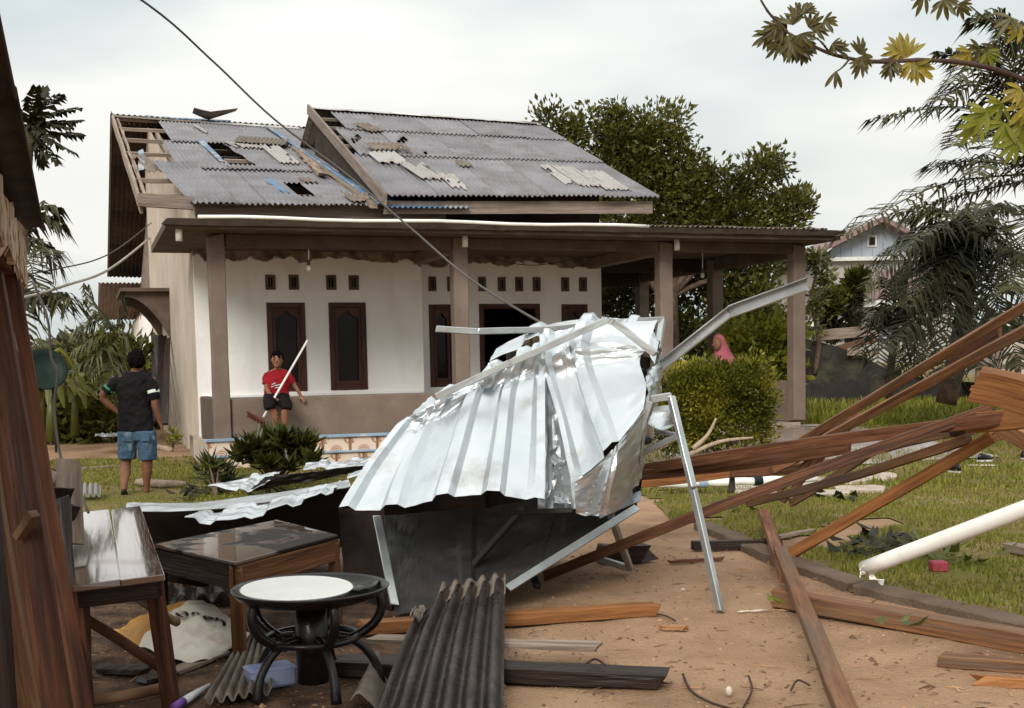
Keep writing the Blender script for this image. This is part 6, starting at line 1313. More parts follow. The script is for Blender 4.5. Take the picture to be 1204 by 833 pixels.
mb = MB(); mb.bar(wx - eo * .04 + Vector((0, 0, 1.9 - wx.z)), wx - ed * 3.4 - eo * .04 + Vector((0, 0, 1.9 - wx.z)), .04, .09); spart('wall_rail', mb, 'postwood')
# leaning posts
def post(a, b, w, h, mat, lab, name='leaning_post', **k): return timber(a, b, w, h, mat, lab, 'post', 'posts leaning against the shack', name, up=k.pop('up', (1, .3, 0)), **k)
post((7, 285, 5.3), (104, 862, 4.72), .11, .07, 'postwood', 'red brown post leaning farthest right beside the shack wall', seg=8)
post((-14, 300, 4.9), (78, 890, 4.45), .13, .08, 'postwood', 'thick post with a nailed pale block, second from the right', seg=8)
post((-36, 400, 4.4), (46, 900, 4.1), .13, .08, 'brownwood', 'lighter brown post nearest the camera at the left edge', seg=8, jit=.004)
post((70, 590, 5.25), (98, 880, 4.9), .075, .09, 'blackwood', 'dark upright timber behind the bench end', seg=6)
post((-40, 300, 5.6), (22, 860, 5.1), .05, .17, 'darkwood', 'dark plank standing behind the leaning posts', seg=5)
post((-10, 330, 5.75), (44, 870, 5.3), .04, .16, 'darkwood', 'dark board farthest back between the leaning posts', seg=5)
post((-22, 560, 4.1), (6, 900, 4.0), .16, .1, 'darkwood', 'near black post stump in the lower left corner', seg=5)
post((-8, 360, 5.3), (66, 900, 4.95), .04, .15, 'postwood', 'wide dark board between the leaning posts', seg=5)
mb = MB(); mb.bar(at(12, 392, 4.98), at(17, 415, 4.96), .045, .03, up=(1, .3, 0)); solo('wood_block', mb, M['palewood'], 'small pale block nailed to the thick leaning post', 'block')
mb = MB(); mb.bar(at(22, 632, 4.55), at(40, 604, 4.5), .04, .03); solo('wood_block', mb, M['brownwood'], 'short slanting cleat between the leaning posts', 'block')
bn = thing('broken_crate', at(72, 640, 5.9), 'dark upright wooden box end beside the leaning posts', 'box')
for a, b, w, h, m_ in (((80, 542, 6.0), (83, 640, 5.7), .03, .12, 'greywood'), ((66, 552, 6.2), (68, 650, 6.0), .10, .05, 'darkwood'), ((58, 580, 5.8), (82, 582, 5.8), .03, .06, 'darkwood'), ((60, 612, 5.75), (82, 618, 5.75), .04, .20, 'blackwood'), ((54, 568, 5.6), (64, 556, 5.7), .05, .03, 'palewood')):
    mb = MB(); mb.bar(at(*a), at(*b), w, h, up=(1, 0, 0) if abs(a[1] - b[1]) > 40 else (0, 0, 1), seg=3, jit=.003); part('board', mb, M[m_], bn, bevel=.003)
# wet plank bench table
zt = .56
c0, c1, c2, c3 = gz(84, 693, zt - .008), gz(193, 680, zt + .014), gz(166, 598, zt + .014), gz(88, 606, zt - .008)
bt = thing('plank_table', (c0 + c1 + c2 + c3) / 4 * 1 - Vector((0, 0, zt)), 'wet plank table shining pale beside the leaning posts', 'table')
for (s0, s1) in ((0, .52), (.535, 1)):
    mb = MB(); a, b, c, d = c0.lerp(c1, s0), c0.lerp(c1, s1), c3.lerp(c2, s1), c3.lerp(c2, s0); w = ((b - a).length + (c - d).length) / 2
    m_, n_ = (a + b) / 2, (d + c) / 2; mb.bar(m_, n_, w, .03, up=(c1 - c0).cross(c3 - c0), seg=1, jit=.0005); part('plank', mb, M['wetplank'], bt, bevel=.004)
def leg(par, top, bot, w, mat, name='leg', h=None): mb = MB(); mb.bar(top, bot, w, h or w, up=(0, 1, 0), seg=5, jit=.003); part(name, mb, M[mat], par, bevel=.005)
dn = Vector((0, 0, .02))
for p, dx in ((c0.lerp(c1, .90).lerp(c3.lerp(c2, .9), .06), .06), (c0.lerp(c1, .08).lerp(c3.lerp(c2, .08), .06), 0), (c3.lerp(c2, .9), .02), (c3.lerp(c2, .1), 0)):
    leg(bt, p - dn, Vector((p.x + dx, p.y - .02, -.02)), .066, 'postwood')
mb = MB(); mb.bar(c0.lerp(c1, .04) - Vector((0, -.03, .05)), c0.lerp(c1, .9) - Vector((0, -.03, .05)), .03, .07); part('apron', mb, M['darkwood'], bt)
mb = MB(); mb.bar(c1 - Vector((.04, -.05, .05)), c2 - Vector((.04, .05, .05)), .03, .07); part('apron', mb, M['darkwood'], bt)
mb = MB(); mb.tube([at(92, 723, 5.25), at(140, 752, 5.3), at(196, 790, 5.2)], .024, 8); part('brace', mb, M['brownwood'], bt, smooth=True)
mb = MB(); mb.tube([at(145, 693, 5.6), at(190, 722, 5.3), at(208, 732, 5.2)], .02, 8); part('brace', mb, M['brownwood'], bt, smooth=True)
# low wet table
zt = .50
A_, B2_, L2, F2 = gz(276, 661, zt), gz(398, 629, zt), gz(180, 640, zt), gz(326, 611, zt)
wt = thing('low_table', (A_ + F2) / 2 - Vector((0, 0, zt)), 'square wooden table with a dark puddled top between bench and wreck', 'table')
def slab(a, b, c, d, z0, z1, name, mat, par, **k):
    mb = MB(); V = [Vector((p.x, p.y, z0)) for p in (a, b, c, d)] + [Vector((p.x, p.y, z1)) for p in (a, b, c, d)]
    mb.add(V, [(3, 2, 1, 0), (4, 5, 6, 7), (0, 1, 5, 4), (1, 2, 6, 5), (2, 3, 7, 6), (3, 0, 4, 7)]); return part(name, mb, M[mat], par, bevel=.005, **k)
slab(A_, B2_, F2, L2, zt - .022, zt, 'tabletop', 'wettop', wt)
cen = (A_ + B2_ + F2 + L2) / 4; ins = lambda p, k=.07: p.lerp(cen, k)
for p, q in ((A_, B2_), (B2_, F2), (F2, L2), (L2, A_)):
    mb = MB(); a, b = ins(p, .03), ins(q, .03); mb.bar(Vector((a.x, a.y, zt - .085)), Vector((b.x, b.y, zt - .085)), .025, .12, seg=5, jit=.001); part('apron', mb, M['tablewood' if p is A_ and q is B2_ else 'darkwood'], wt, bevel=.003)
for p in (A_, B2_, F2, L2): q = ins(p, .06); leg(wt, Vector((q.x, q.y, zt - .03)), Vector((q.x, q.y, -.02)), .062, 'tablewood' if p is A_ or p is B2_ else 'darkwood')
# round black table
zc = .44; rc = gz(365, 696, zc); rt = thing('round_table', Vector((rc.x, rc.y, 0)), 'round black table with a dished rim on curved legs', 'table')
loc = lambda x, y, z: (rc.x + x, rc.y + y, z)
mb = MB(); mb.lathe([(.02, .405), (.20, .40), (.285, .412), (.325, .43), (.345, .452), (.352, .462), (.347, .467), (.335, .458), (.315, .44), (.28, .424), (.02, .418)], 48, (rc.x, rc.y, 0)); part('dished_top', mb, M['black'], rt, smooth=True)
mb = MB(); mb.lathe([(.07, .03), (.075, .2), (.07, .405)], 20, (rc.x, rc.y, 0)); part('column', mb, M['black'], rt, smooth=True)
mb = MB(); mb.tube([loc(.205 * math.cos(a), .205 * math.sin(a), .235) for a in [2 * math.pi * i / 30 for i in range(31)]], .016, 8); part('ring', mb, M['black'], rt, smooth=True)
for k in range(5):
    a = rad(-62 + 72 * k); q = lambda r, z: loc(r * math.cos(a), r * math.sin(a), z); mb = MB()
    mb.tube(cat_pts([q(.30, .42), q(.315, .36), q(.285, .29), q(.215, .238), q(.165, .22), q(.14, .21)], 14), .021, 8); part('upper_arm', mb, M['black'], rt, smooth=True)
    mb = MB(); mb.tube(cat_pts([q(.08, .235), q(.16, .225), q(.235, .17), q(.285, .09), q(.30, .0)], 14), [.019] * 11 + [.021, .023, .025, .026], 8); part('leg', mb, M['black'], rt, smooth=True)
mb = MB(); pc = gz(349, 692, .466); mb.lathe([(.245, .0), (.248, .006), (.242, .011), (.0, .012)], 40, (0, 0, 0)); mb.v = [(x + pc.x, y + pc.y, z + .462 + .06 * (y * .5 - x * .3)) for x, y, z in mb.v]; solo('white_disc', mb, M['whiteplate'], 'white round disc lying on the black round table', 'disc', smooth=False)
mb = MB(); mb.grid(lambda s, t: Vector((rc.x + .15 + .14 * s, rc.y + .02 + .16 * t, .437 + .02 * S(s, .4, 1) + .012 * nz2(s * 3, t * 3, 1, 2))), 8, 8); solidify(solo('wet_plastic', mb, M['black'], 'wet black plastic lying in the dish of the round table', 'plastic', smooth=True), .002)
# dark wet corrugated sheet in the foreground
q0, q1 = G(440, 850, .03), G(592, 850, .03); r0, r1 = at(507, 697, 6.55), at(594, 683, 6.75)
cs = thing('corrugated_sheet', (q0 + q1) / 2, 'dark wet corrugated sheet with a broken end leaning towards the wreck', 'roofing sheet')
def fsurf(u, t):
    a, b = q0.lerp(q1, u), r0.lerp(r1, u); p = a.lerp(b, t); return p + Vector((0, 0, .05 * math.sin(t * 3.1))), Vector((0, -.1, 1)).normalized()
def sheetmb(fs, t0, t1, waves=5.5, amp=.021, hol=None, nu=110, nv=26, ph=0):
    mb = MB(); V = []; F = []
    for j in range(nv + 1):
        for i in range(nu + 1):
            u, t = i / nu, t0 + (t1 - t0) * j / nv
            if j == nv: t += .012 * nz2(u * 9, 1, 1, 3) + .006 * math.sin(u * 40)
            p, n = fs(u, t); V.append(p + n * (amp * math.copysign(abs(math.cos(2 * math.pi * waves * u + ph)) ** .75, math.cos(2 * math.pi * waves * u + ph)) + .004 * nz2(u * 8, t * 12, 1, 4)))
    for j in range(nv):
        for i in range(nu):
            if hol and hol((i + .5) / nu, t0 + (t1 - t0) * (j + .5) / nv): continue
            a = j * (nu + 1) + i; F.append((a, a + 1, a + nu + 2, a + nu + 1))
    mb.add(V, F); return mb
solidify(part('sheet', sheetmb(fsurf, -.05, 1, hol=lambda u, t: t > .70 + 1.3 * u + .05 * nz2(u * 20, t * 20) and u < .25), M['fibre_wet'], cs, smooth=True), .007)
solidify(part('under_sheet', sheetmb(lambda u, t: (fsurf(.12 + .88 * u, t)[0] + Vector((0, 0, -.02 + .03 * S(t, .9, 1.1))), fsurf(u, t)[1]), .86, 1.06, 4.8, .018, None, 90, 6), M['fibre_old'], cs, smooth=True), .007)
mb = MB(); mb.grid(lambda s, t: fsurf(-.05 + .14 * s, .60 + .14 * t)[0] + Vector((0, 0, .03 + .03 * nz2(s * 4, t * 4, 1, 6))), 8, 8, keep=lambda s, t: nz2(s * 3, t * 3, 1, 8) > -.2); solidify(part('crumbled_edge', mb, M['fibre_old'], cs), .007)
# old grey corrugated piece under the round table
g0, g1, g2, g3 = G(240, 835), G(320, 822), G(318, 748), G(282, 765)
solidify(solo('corrugated_scrap', sheetmb(lambda u, t: ((g0.lerp(g1, u)).lerp(g3.lerp(g2, u), t) + Vector((0, 0, .035)), Vector((0, 0, 1))), 0, 1, 6, .016, None, 50, 6), M['fibre_old'], 'grey corrugated scrap lying between the sack and the blue box', 'roofing sheet', smooth=True), .007)
h0, h1, h2, h3 = G(190, 720), G(285, 712), G(270, 690), G(200, 700)
solidify(solo('corrugated_scrap', sheetmb(lambda u, t: ((h0.lerp(h1, u)).lerp(h3.lerp(h2, u), t) + Vector((0, 0, .06)), Vector((0, 0, 1))), 0, 1, 4, .03, None, 40, 4), M['fibre_wet'], 'wavy corrugated scrap lying under the low wet table', 'roofing sheet', smooth=True), .007)
mb = MB(); k0, k1, k2, k3 = G(412, 840), G(462, 838), G(470, 785), G(438, 790)
mb.grid(lambda s, t: (k0.lerp(k1, s)).lerp(k3.lerp(k2, s), t) + Vector((0, 0, .03 + .05 * math.sin(s * 5 + .5) + .03 * nz2(s * 3, t * 3, 1, 5))), 14, 10); solidify(solo('torn_sheet_piece', mb, M['fibre_old'], 'torn curled brown piece left of the dark corrugated sheet', 'sheet scrap', smooth=True), .005)
# sack
sc_ = thing('plastic_sack', G(225, 760), 'dirty white and orange woven sack lying under the tables', 'sack')
s0, s1, s2, s3 = G(128, 752), G(205, 778), G(300, 748), G(215, 716)
def sackf(s, t):
    a = G(128 + 88 * s, 752 + 26 * s) if s < .45 else G(167.6 + 118 * (s - .45) / .55, 763.7 - 5 * (s - .45) / .55 + 22 * math.sin(math.pi * (s - .45) / .55))
    b = at(178 + 118 * s, 722 - 12 * math.sin(math.pi * min(1, s * 1.1)) + 26 * S(s, .55, 1.0), 6.42 - .12 * s); p = a.lerp(b, t)
    k = math.sin(math.pi * min(1, max(0, s))) ** .6; return p + Vector((0, -.02, .01 + .045 * k * math.sin(math.pi * min(1, t * 1.02)) ** .6 + .018 * nz2(s * 5, t * 4, 1, 3) + .034 * abs(nz2(s * 7, t * 5, 1, 6))))
mbw = MB(); mbw.grid(sackf, 36, 26, keep=lambda s, t: s >= .43); part('white_panel', mbw, M['sack_white'], sc_, smooth=True)
mbo = MB(); mbo.grid(sackf, 36, 26, keep=lambda s, t: s < .43); part('orange_panel', mbo, M['sack_orange'], sc_, smooth=True)
mb = MB(); mb.ball(G(272, 762) + Vector((0, 0, .04)), (.05, .03, .03), 8, 6); part('knotted_corner', mb, M['sack_white'], sc_, smooth=True)
def stroke(pts, r=.008):
    mb = MB(); P = [sackf(s, t) + Vector((0, -.010, .010)) for s, t in pts]; Pt = cat_pts(P, 16)
    V = []; F = []
    for i, p in enumerate(Pt):
        d = (Pt[min(i + 1, 16)] - Pt[max(i - 1, 0)]).normalized(); x = d.cross(Vector((0, 0, 1))).normalized() * r; V += [p - x, p + x]
    for i in range(16): F.append((2 * i, 2 * i + 1, 2 * i + 3, 2 * i + 2))
    mb.add(V, F); part('printed_letter', mb, M['ink'], sc_)
# letters n e r o in a curve, read from the far side
def glyph(cx, cy, ang, sc, strokes):
    for st in strokes:
        c, s = math.cos(ang), math.sin(ang); stroke([(cx + (x * c - y * s) * sc, cy + (x * s + y * c) * sc) for x, y in st], .008)
g_o = [[(math.cos(a) * .5, math.sin(a) * .5) for a in [2 * math.pi * i / 10 for i in range(11)]]]
g_r = [[(-.3, -.5), (-.3, .5)], [(-.3, .1), (-.05, .45), (.3, .45)]]
g_e = [[(-.4, .0), (.4, .0), (.35, .35), (0, .5), (-.4, .3), (-.5, 0), (-.35, -.4), (0, -.5), (.35, -.4)]]
g_n = [[(-.4, -.5), (-.4, .5)], [(-.4, .2), (-.1, .5), (.3, .4), (.4, .1), (.4, -.5)]]
for (cx, cy, an, g) in ((.53, .56, .0, g_o), (.61, .63, .0, g_r), (.69, .70, .0, g_e), (.77, .76, .0, g_n)): glyph(cx, cy, an + .2, .075, g)
# blue box, tube, sticks
a = G(318, 806); t = thing('plastic_box', a, 'translucent blue plastic box under the round table', 'box', rz=.5)
mb = MB(); mb.box((-.105, -.065, .0), (.105, .065, .095)); part('box', mb, M['bluebox'], t, local=True, bevel=.012); mb = MB(); mb.box((-.108, -.068, .078), (.108, .068, .090)); part('rim', mb, M['bluebox'], t, local=True, bevel=.004)
t = thing('plastic_tube', G(222, 815), 'white plastic tube with a purple cap lying on the sand', 'tube'); a, b = G(246, 806, .02), G(204, 832, .02)
mb = MB(); mb.tube([a, a.lerp(b, .5), a.lerp(b, .75)], [.010, .018, .018], 10); part('tube', mb, M['whiteplastic'], t, smooth=True); mb = MB(); mb.tube([a.lerp(b, .75), b], [.020, .018], 10); part('cap', mb, M['purple'], t, smooth=True)
mb = MB(); mb.tube([G(100, 826, .03), G(150, 818, .03), G(198, 808, .03)], .026, 8); solo('wooden_pole', mb, M['brownwood'], 'round pole lying on the ground under the plank table', 'pole', smooth=True)
lying((118, 790), (172, 792), .10, .03, 'blackwood', 'dark board lying under the plank table', name='plank', cat='plank')
lying((165, 803), (200, 795), .10, .02, 'blackwood', 'second dark board against the table leg', name='plank', cat='plank')
lying((205, 792), (262, 770), .09, .02, 'greywood', 'grey board under the edge of the sack', name='plank', cat='plank')
mb = MB(); mb.tube([at(186, 668, 7.0), at(240, 676, 6.6)], .07, 10); solo('wooden_pole', mb, M['darkwood'], 'thick dark log under the left end of the low table', 'log', smooth=True)

# ================================================================== PEOPLE
FOLD = bpy.data.textures.new('cloth_folds', 'CLOUDS'); FOLD.noise_scale = .07; FOLD.noise_depth = 1
def body(name, mb, mat, parent, vox=.009, smooth=6, label=None, folds=0):
    o = part(name, mb, mat, parent, smooth=True, label=label)
    r = o.modifiers.new('remesh', 'REMESH'); r.mode = 'VOXEL'; r.voxel_size = vox; r.use_smooth_shade = True
    s = o.modifiers.new('smooth', 'SMOOTH'); s.factor = .5; s.iterations = smooth
    if folds:
        d = o.modifiers.new('folds', 'DISPLACE'); d.texture = FOLD; d.strength = folds; d.mid_level = .5; d.texture_coords = 'LOCAL'
    return o
def limb(mb, pts, rs, n=10, k=10):
    c = cat_pts(pts, k); m = len(rs) - 1; r = []
    for i in range(k + 1):
        t = i / k * m; j = min(int(t), m - 1); r.append(rs[j] + (rs[j + 1] - rs[j]) * (t - j))
    mb.tube(c, r, n)
def hand(mb, wrist, tip, side, s=1.0, curl=.3, palm_n=None):
    """palm plus five separate fingers; wrist and knuckle direction given by wrist->tip, thumb towards side"""
    wrist, tip = Vector(wrist), Vector(tip); d = (tip - wrist).normalized(); sd_ = Vector(side); sd_ = (sd_ - d * sd_.dot(d)).normalized(); n = d.cross(sd_).normalized()
    if palm_n is not None and n.dot(Vector(palm_n)) < 0: n = -n
    mb.loft([(wrist, sd_ * .024 * s, n * .018 * s), (wrist + d * .04 * s, sd_ * .036 * s, n * .017 * s), (wrist + d * .085 * s, sd_ * .041 * s, n * .014 * s), (wrist + d * .10 * s, sd_ * .036 * s, n * .010 * s)], 10)
    for i, l in enumerate((.074, .082, .076, .060)):
        b = wrist + d * .092 * s + sd_ * (.030 - .020 * i) * s; m1 = b + (d * .55 + n * curl * .4) * l * s; e = m1 + (d * (1 - curl) + n * curl).normalized() * l * .5 * s
        mb.tube([b - d * .012 * s, b + d * l * .2 * s, m1, e], [.0095 * s, .0092 * s, .0085 * s, .0070 * s], 7)
    b = wrist + d * .03 * s + sd_ * .028 * s; mb.tube([b, b + (d * .6 + sd_ * .7) * .035 * s, b + (d * .95 + sd_ * .55 + n * .3) * .068 * s], [.012 * s, .0105 * s, .008 * s], 7)

# ---- man seen from behind
YM = 14.0
def m(px, py, dy=0): return at(px, py, YM + dy)
KM = YM / FL
man = thing('person', G(158, 583), 'man from behind in dark shirt and denim shorts, hand on hip', 'person')
X3, Y3, Z3 = Vector((1, 0, 0)), Vector((0, 1, 0)), Vector((0, 0, 1))
def ring(px, py, hw, dp, dy=0, zx=0): return (m(px, py, dy), Vector((hw * KM, 0, zx)), Y3 * dp)
mb = MB()
mb.loft([ring(159, 503, 19, .10), ring(158, 490, 18.5, .10), ring(158, 468, 17.5, .11), ring(158, 452, 19, .11), ring(158, 443, 20, .085), ring(159, 438, 9, .06)], 16)      # trunk
limb(mb, [m(159, 442), m(160, 434)], [.058, .055]); mb.ball(m(160.5, 425, -.01), (.078, .095, .115), 14, 10)
mb.ball(m(152.3, 427, 0), (.014, .022, .03), 8, 6); mb.ball(m(168.6, 427, 0), (.014, .022, .03), 8, 6); mb.ball(m(161, 428, .1), (.016, .02, .022), 8, 6)
limb(mb, [m(138, 445), m(127, 457, -.03), m(119, 467, -.02)], [.052, .048, .040]); limb(mb, [m(119, 467, -.02), m(128, 476, .0), m(140, 485, .02)], [.041, .040, .027])
limb(mb, [m(178, 445), m(181, 460, -.02), m(182, 477, -.02)], [.052, .047, .040]); limb(mb, [m(182, 477, -.02), m(186, 489, .02), m(189, 499, .05)], [.040, .036, .026])
hand(mb, m(139, 484, .02), m(152, 489, .06), (0, .3, 1), .92, .35, (0, -1, 0)); hand(mb, m(189, 498, .05), m(192, 514, .06), (-.3, 1, 0), .95, .45, (-1, 0, 0))
mb.loft([ring(149.5, 502, 11, .10), ring(149, 520, 9.6, .09, .02), ring(148, 538, 7, .075, .03), ring(147.5, 548, 6.2, .068, .0), ring(147.5, 556, 6.4, .070, -.05), ring(146.5, 565, 4.8, .052, -.13), ring(146, 572, 3.6, .042, -.19), ring(146, 576, 3.6, .045, -.20)], 12)
mb.loft([ring(170.5, 502, 11, .10), ring(172, 520, 9.6, .09), ring(173, 538, 7, .075), ring(173, 546, 6.2, .066), ring(173, 555, 6.2, .068, .02), ring(172.5, 566, 4.4, .05, .04), ring(172.5, 574, 3.6, .042, .05), ring(172.5, 578.5, 3.8, .05, .06)], 12)
def foot(mb, a, b, w, h):     # heel -> toe
    a, b = Vector(a), Vector(b); d = (b - a); s = d.cross(Z3).normalized(); u = s.cross(d.normalized())
    mb.loft([(a - d * .06, s * w * .5, u * h * .5), (a + d * .1, s * w * .75, u * h), (a + d * .5, s * w * .85, u * h * .8), (a + d * .8, s * w * 1.0, u * h * .5), (a + d * 1.0, s * w * .55, u * h * .28)], 10)
f1a, f1b = m(146, 575.5, -.20), m(147, 587.5, -.10); foot(mb, f1a, f1b, .040, .036)
f2a, f2b = m(172.5, 579, .04), m(172, 578.5, .25); f2a.z = f2b.z = .045; foot(mb, f2a, f2b, .042, .034)
for (a, b) in ((f1a, f1b), (f2a, f2b)):
    d = (b - a); s = d.cross(Z3).normalized()
    for i in range(5):
        p = a + d * (.94 - .025 * i) + s * (.030 - .016 * i); mb.ball(p + d.normalized() * .02, (.010, .014, .009), 7, 5)
body('body', mb, M['skin'], man, .0085, 4)
mb = MB()      # shirt
mb.loft([ring(160.2, 507, 22.2, .138), ring(159.4, 496, 21, .132), ring(158, 474, 18.6, .125), ring(158, 456, 20.4, .13), ring(158, 446, 22.2, .112), ring(158.5, 440.5, 17, .09), ring(159.5, 436.5, 8.5, .07)], 20)
limb(mb, [m(141, 446), m(133, 453, -.02), m(124.5, 461.5, -.03)], [.075, .070, .064]); limb(mb, [m(175, 446), m(179.5, 457, -.01), m(182, 470.5, -.02)], [.075, .070, .066])
body('shirt', mb, M['shirt_dark'], man, .012, 4, folds=.035)
mb = MB(); limb(mb, [m(179.6, 459.5, -.01), m(180.4, 463, -.015)], [.0775, .0775], 12, 4); part('sleeve_stripe', mb, M['stripe'], man, smooth=True)
mb = MB(); limb(mb, [m(129, 457.2, -.02), m(127.2, 459, -.025)], [.0735, .073], 12, 4); part('sleeve_stripe', mb, M['green_stripe'], man, smooth=True, label='green band on the left sleeve')
mb = MB()      # shorts
mb.loft([ring(160.5, 500, 20.4, .118), ring(160.5, 508, 21.6, .125), ring(160.8, 518, 22, .128)], 18)
mb.loft([ring(150.5, 508, 12, .122), ring(150, 524, 11.2, .115), ring(149.5, 540, 10.4, .105)], 14); mb.loft([ring(171.5, 508, 12, .122), ring(172.8, 524, 11.4, .115), ring(174, 541, 10.6, .105)], 14)
body('denim_shorts', mb, M['denim'], man, .011, 3, folds=.022)
for x in (150, 171): 
    mb = MB(); mb.grid(lambda s, t: m(x - 5 + 10 * s, 509 + 10 * t, -.131 - .012 * math.sin(math.pi * s)), 5, 4); solidify(part('back_pocket', mb, M['denim'], man), .004)
mb = MB(); hb = MB()
for _ in range(150):
    q = Vector((R.gauss(0, 1), R.gauss(0, 1), R.gauss(0, 1))).normalized()
    if q.y > .55 and q.z < .2: continue
    if q.z < -.55: continue
    hb.ball(m(160.5, 423.5, -.015) + Vector((q.x * .090, q.y * .102, q.z * .118)), R.uniform(.014, .024), 6, 5)
hb.ball(m(160.5, 423, -.02), (.094, .103, .123), 12, 9); body('hair', hb, M['hair'], man, .009, 1, folds=.03)
for (a, b) in ((f1a, f1b), (f2a, f2b)):
    mb = MB(); d = b - a; s = d.cross(Z3).normalized(); u = s.cross(d.normalized()); c = [a + d * t - u * .036 for t in (-.1, .2, .5, .8, 1.02)]
    mb.loft([(p, s * w, u * .010) for p, w in zip(c, (.028, .038, .036, .046, .026))], 10); part('sandal', mb, M['black'], man, smooth=True)

# ---- boy sitting on the parapet with a broom
KB = 17.25 / FL
def b_(px, py, v=.1): return hp(*hv(px, py, v))
boy = thing('person', b_(325, 468, .1), 'boy in a red shirt and black shorts sitting on the porch parapet', 'person')
HU, HV_ = Vector((CA, SA, 0)), Vector((-SA, CA, 0))
def br(px, py, hw, dp, v=.1): return (b_(px, py, v), HU * hw * KB, HV_ * dp)
mb = MB()
mb.loft([br(325, 470, 14, .10, .08), br(325, 460, 12.5, .10, .09), br(326, 448, 12.5, .10, .1), br(326.5, 440, 13.5, .09, .1), br(327, 436, 11, .07, .1), br(326.5, 433.5, 5, .045, .09)], 14)
limb(mb, [b_(326.5, 436, .09), b_(326, 430, .06)], [.043, .041]); mb.ball(b_(325.8, 423.5, .04), (.074, .088, .112), 14, 10)
mb.ball(b_(325.2, 424.8, -.048), (.012, .016, .018), 8, 6); mb.ball(b_(319.6, 424, .05), (.012, .018, .026), 8, 6); mb.ball(b_(332.2, 424, .05), (.012, .018, .026), 8, 6); mb.ball(b_(325.3, 430.5, -.02), (.035, .03, .025), 8, 6)
limb(mb, [b_(313.5, 439, .1), b_(312.5, 448, .08), b_(313.5, 457.5, .02)], [.042, .038, .032]); limb(mb, [b_(313.5, 457.5, .02), b_(317, 463, -.1), b_(320.5, 467, -.2)], [.033, .030, .021])
limb(mb, [b_(339.5, 440, .1), b_(343, 447, .1), b_(346.5, 453.5, .08)], [.042, .038, .032]); limb(mb, [b_(346.5, 453.5, .08), b_(350.5, 460, .06), b_(353.5, 465.5, .05)], [.033, .029, .021])
hand(mb, b_(320.2, 466.6, -.19), b_(325, 471, -.26), (0, 0, 1), .82, .95, (0, 1, 0)); hand(mb, b_(353.3, 465, .05), b_(358, 472, -.02), (-1, 0, .2), .80, .5, (0, 0, -1))
for x0, x1, x2 in ((318, 317.5, 323), (331.5, 336, 334.5)):
    limb(mb, [b_(x0, 468, .08), b_(x0 + 1, 471, -.15), b_(x1, 477, -.33)], [.078, .072, .056]); limb(mb, [b_(x1, 477, -.33), b_(x2, 488, -.33), b_(x2, 500, -.30), b_(x2, 511, -.28)], [.055, .052, .044, .033])
    a = b_(x2, 513, -.29); foot(mb, a, a + Vector((0, -.19, -.03)), .034, .03)
    for i in range(5): mb.ball(a + Vector((-.026 + .013 * i, -.205, -.028)), (.008, .012, .008), 6, 5)
body('body', mb, M['skin_boy'], boy, .008, 3)
mb = MB(); mb.loft([br(325, 471, 16, .125, .08), br(325, 461, 14.8, .125, .08), br(326, 449, 14.6, .122, .09), br(326.6, 441, 14.6, .11, .1), br(327, 436.6, 12.0, .085, .1), br(326.8, 434.4, 6.4, .06, .09)], 18)
limb(mb, [b_(315.5, 440, .1), b_(313, 446, .09), b_(312.6, 452.5, .06)], [.060, .057, .054]); limb(mb, [b_(337.8, 440.5, .1), b_(341.5, 446, .1), b_(344.5, 451, .09)], [.060, .057, .054]); body('shirt', mb, M['red'], boy, .011, 3, folds=.03)
mb = MB()
for x0, x1 in ((317.5, 317), (332, 336.5)): limb(mb, [b_(x0, 468, .09), b_(x0 + .6, 471, -.15), b_(x1, 476, -.33), b_(x1 + .3, 481.5, -.37)], [.098, .094, .088, .078])
mb.loft([br(325, 473, 16.5, .13, .07), br(325, 464.5, 15.5, .125, .08)], 16); body('shorts', mb, M['shorts_black'], boy, .011, 3, folds=.02)
hb = MB()
for _ in range(60):
    q = Vector((R.gauss(0, 1), R.gauss(0, 1), R.gauss(0, 1))).normalized()
    if (q.y < .1 and q.z < .22) or q.z < -.4: continue
    hb.ball(b_(325.8, 422.6, .055) + Vector((q.x * .080, q.y * .094, q.z * .108)), R.uniform(.018, .028), 6, 5)
hb.ball(b_(325.8, 420.0, .075), (.079, .088, .088), 12, 8); hb.ball(b_(324.2, 416.2, .0), (.055, .045, .032), 10, 7); body('hair', hb, M['hair'], boy, .010, 2)
for x in (322.6, 328.6):
    mb = MB(); mb.ball(b_(x, 423.0, -.041), (.013, .006, .006), 8, 5); part('eye', mb, M['hair'], boy, smooth=True); mb = MB(); mb.bar(b_(x - 1.3, 421, -.040), b_(x + 1.3, 420.9, -.040), .007, .007); part('eyebrow', mb, M['hair'], boy)
M['lip'] = mk('lip', (.24, .085, .07), rough=.5, bump=0); mb = MB(); mb.ball(b_(325.3, 428.6, -.050), (.022, .006, .006), 8, 5); part('mouth', mb, M['lip'], boy, smooth=True)
mb = MB()      # pale wave print on the chest
for k, (x0, y0, x1, y1) in enumerate(((319.5, 452.5, 324, 450.5), (322, 453.8, 330, 452.3), (323.5, 456.2, 331, 455.2), (318.8, 455, 321.5, 454.6))):
    mb.bar(b_(x0, y0, -.045), b_(x1, y1, -.048), .010, .012)
o = part('shirt_print', mb, M['stripe'], boy); o['kind'] = 'stuff'
br_ = thing('broom', b_(310, 492, -.36), 'long handled broom with red brown brush held by the sitting boy', 'broom')
mb = MB(); mb.tube([b_(361.5, 400.5, -.10), b_(322, 469, -.245), b_(309.5, 490.6, -.36)], .016, 8); part('handle', mb, M['pvc'], br_, smooth=True)
mb = MB(); mb.bar(b_(291.5, 485, -.34), b_(311, 496.5, -.38), .06, .035, seg=4, jit=.003); part('brush_block', mb, M['brushred'], br_, bevel=.008)
mb = MB()
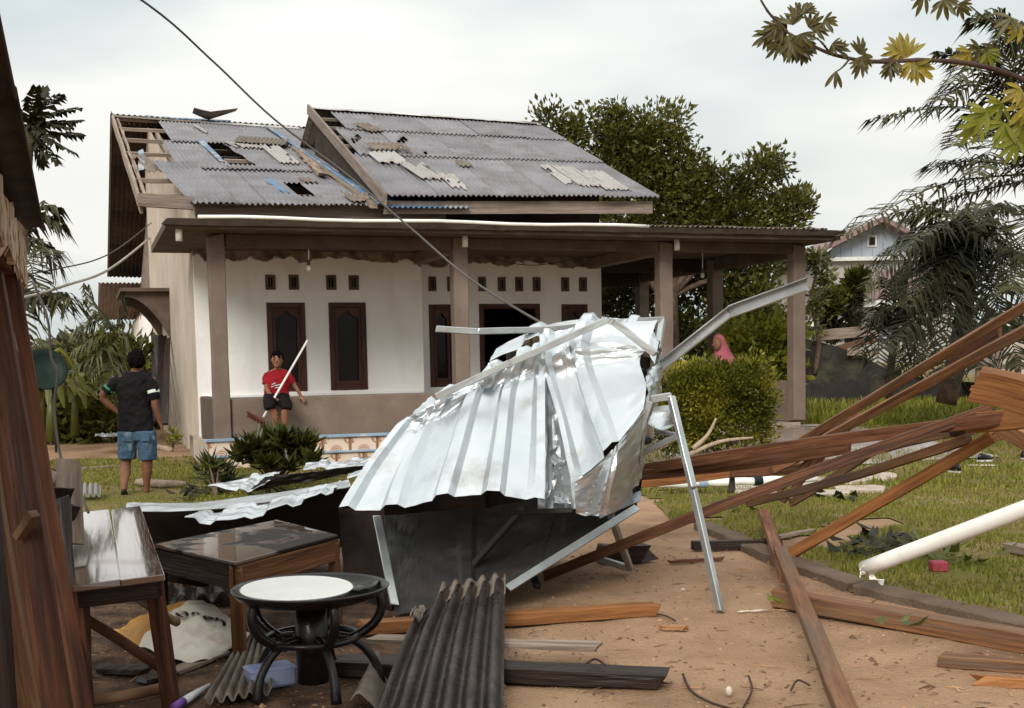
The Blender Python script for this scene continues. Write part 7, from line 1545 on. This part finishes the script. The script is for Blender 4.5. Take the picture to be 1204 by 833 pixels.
for i in range(60):
    t = R.random(); p = b_(291.8, 486, -.34).lerp(b_(310.8, 497.5, -.38), t) + Vector((0, R.uniform(-.025, .025), 0)); mb.bar(p, p + Vector((R.uniform(-.02, .0), R.uniform(-.01, .01), -.05)), .006, .006)
o = part('bristles', mb, M['brushred'], br_, kind='stuff')

# ---- person in a pink headscarf behind the hedge
def p_(px, py, v=.9): return hp(*hv(px, py, v))
KP = (hp(6.5, .9).y) / FL
pk = thing('person', Vector((*p_(848, 460, .9)[:2], ZF)), 'person in a pink headscarf standing behind the clipped hedge', 'person')
def pr(px, py, hw, dp, v=.9): return (p_(px, py, v), HU * hw * KP, HV_ * dp)
zf_py = 505
mb = MB(); mb.ball(p_(843, 404.5, .86), (.078, .092, .115), 14, 10); mb.ball(p_(838.3, 406, .82), (.016, .016, .02), 8, 6)
mb.loft([pr(850, 432, 13, .11), pr(849, 424, 12, .1), pr(846.5, 417, 6, .06), pr(845, 412, 4.5, .055)], 12)
for s, x in ((-1, 840), (1, 860)):
    limb(mb, [p_(x, 426), p_(x + s * 2, 440, .85), p_(x, 452, .8)], [.05, .044, .036]); limb(mb, [p_(x, 452, .8), p_(x - s * 5, 458, .7), p_(x - s * 9, 460, .62)], [.036, .032, .022]); hand(mb, p_(x - s * 9, 460, .62), p_(x - s * 15, 462, .58), (0, 0, 1), .85, .4)
for x in (844, 855):
    limb(mb, [p_(x, 455), p_(x, 478), p_(x, 494), p_(x, 502)], [.085, .06, .05, .036]); a = p_(x, 503, .9); a.z = ZF + .035; foot(mb, a, a + Vector((-.1, -.16, -.008)), .036, .03)
body('body', mb, M['skin_boy'], pk, .010, 3)
mb = MB(); mb.loft([pr(853, 431, 15.5, .165, .92), pr(852, 422, 13.8, .15, .92), pr(849.5, 414, 10.6, .125, .92), pr(847, 406, 8.6, .118, .93), pr(845.5, 399, 7.2, .108, .92), pr(845, 394.5, 4.6, .07, .92), pr(845, 393, 1.5, .02, .92)], 18)
body('headscarf', mb, M['pink'], pk, .012, 3)
mb = MB(); mb.loft([pr(850, 492, 17, .17), pr(850, 470, 15, .15), pr(850, 445, 13.4, .135), pr(850, 428, 13.6, .13), pr(849, 420, 9, .09)], 16)
for s, x in ((-1, 840), (1, 860)): limb(mb, [p_(x, 426), p_(x + s * 2.4, 440, .85), p_(x, 452, .8), p_(x - s * 6, 458.5, .68)], [.066, .06, .052, .042])
body('dress', mb, M['pink'], pk, .012, 3)
for x, yy in ((837.3, 403.5), (841.2, 403.3)): mb = MB(); mb.ball(p_(x, yy, .745), (.012, .008, .006), 8, 5); part('eye', mb, M['hair'], pk, smooth=True)
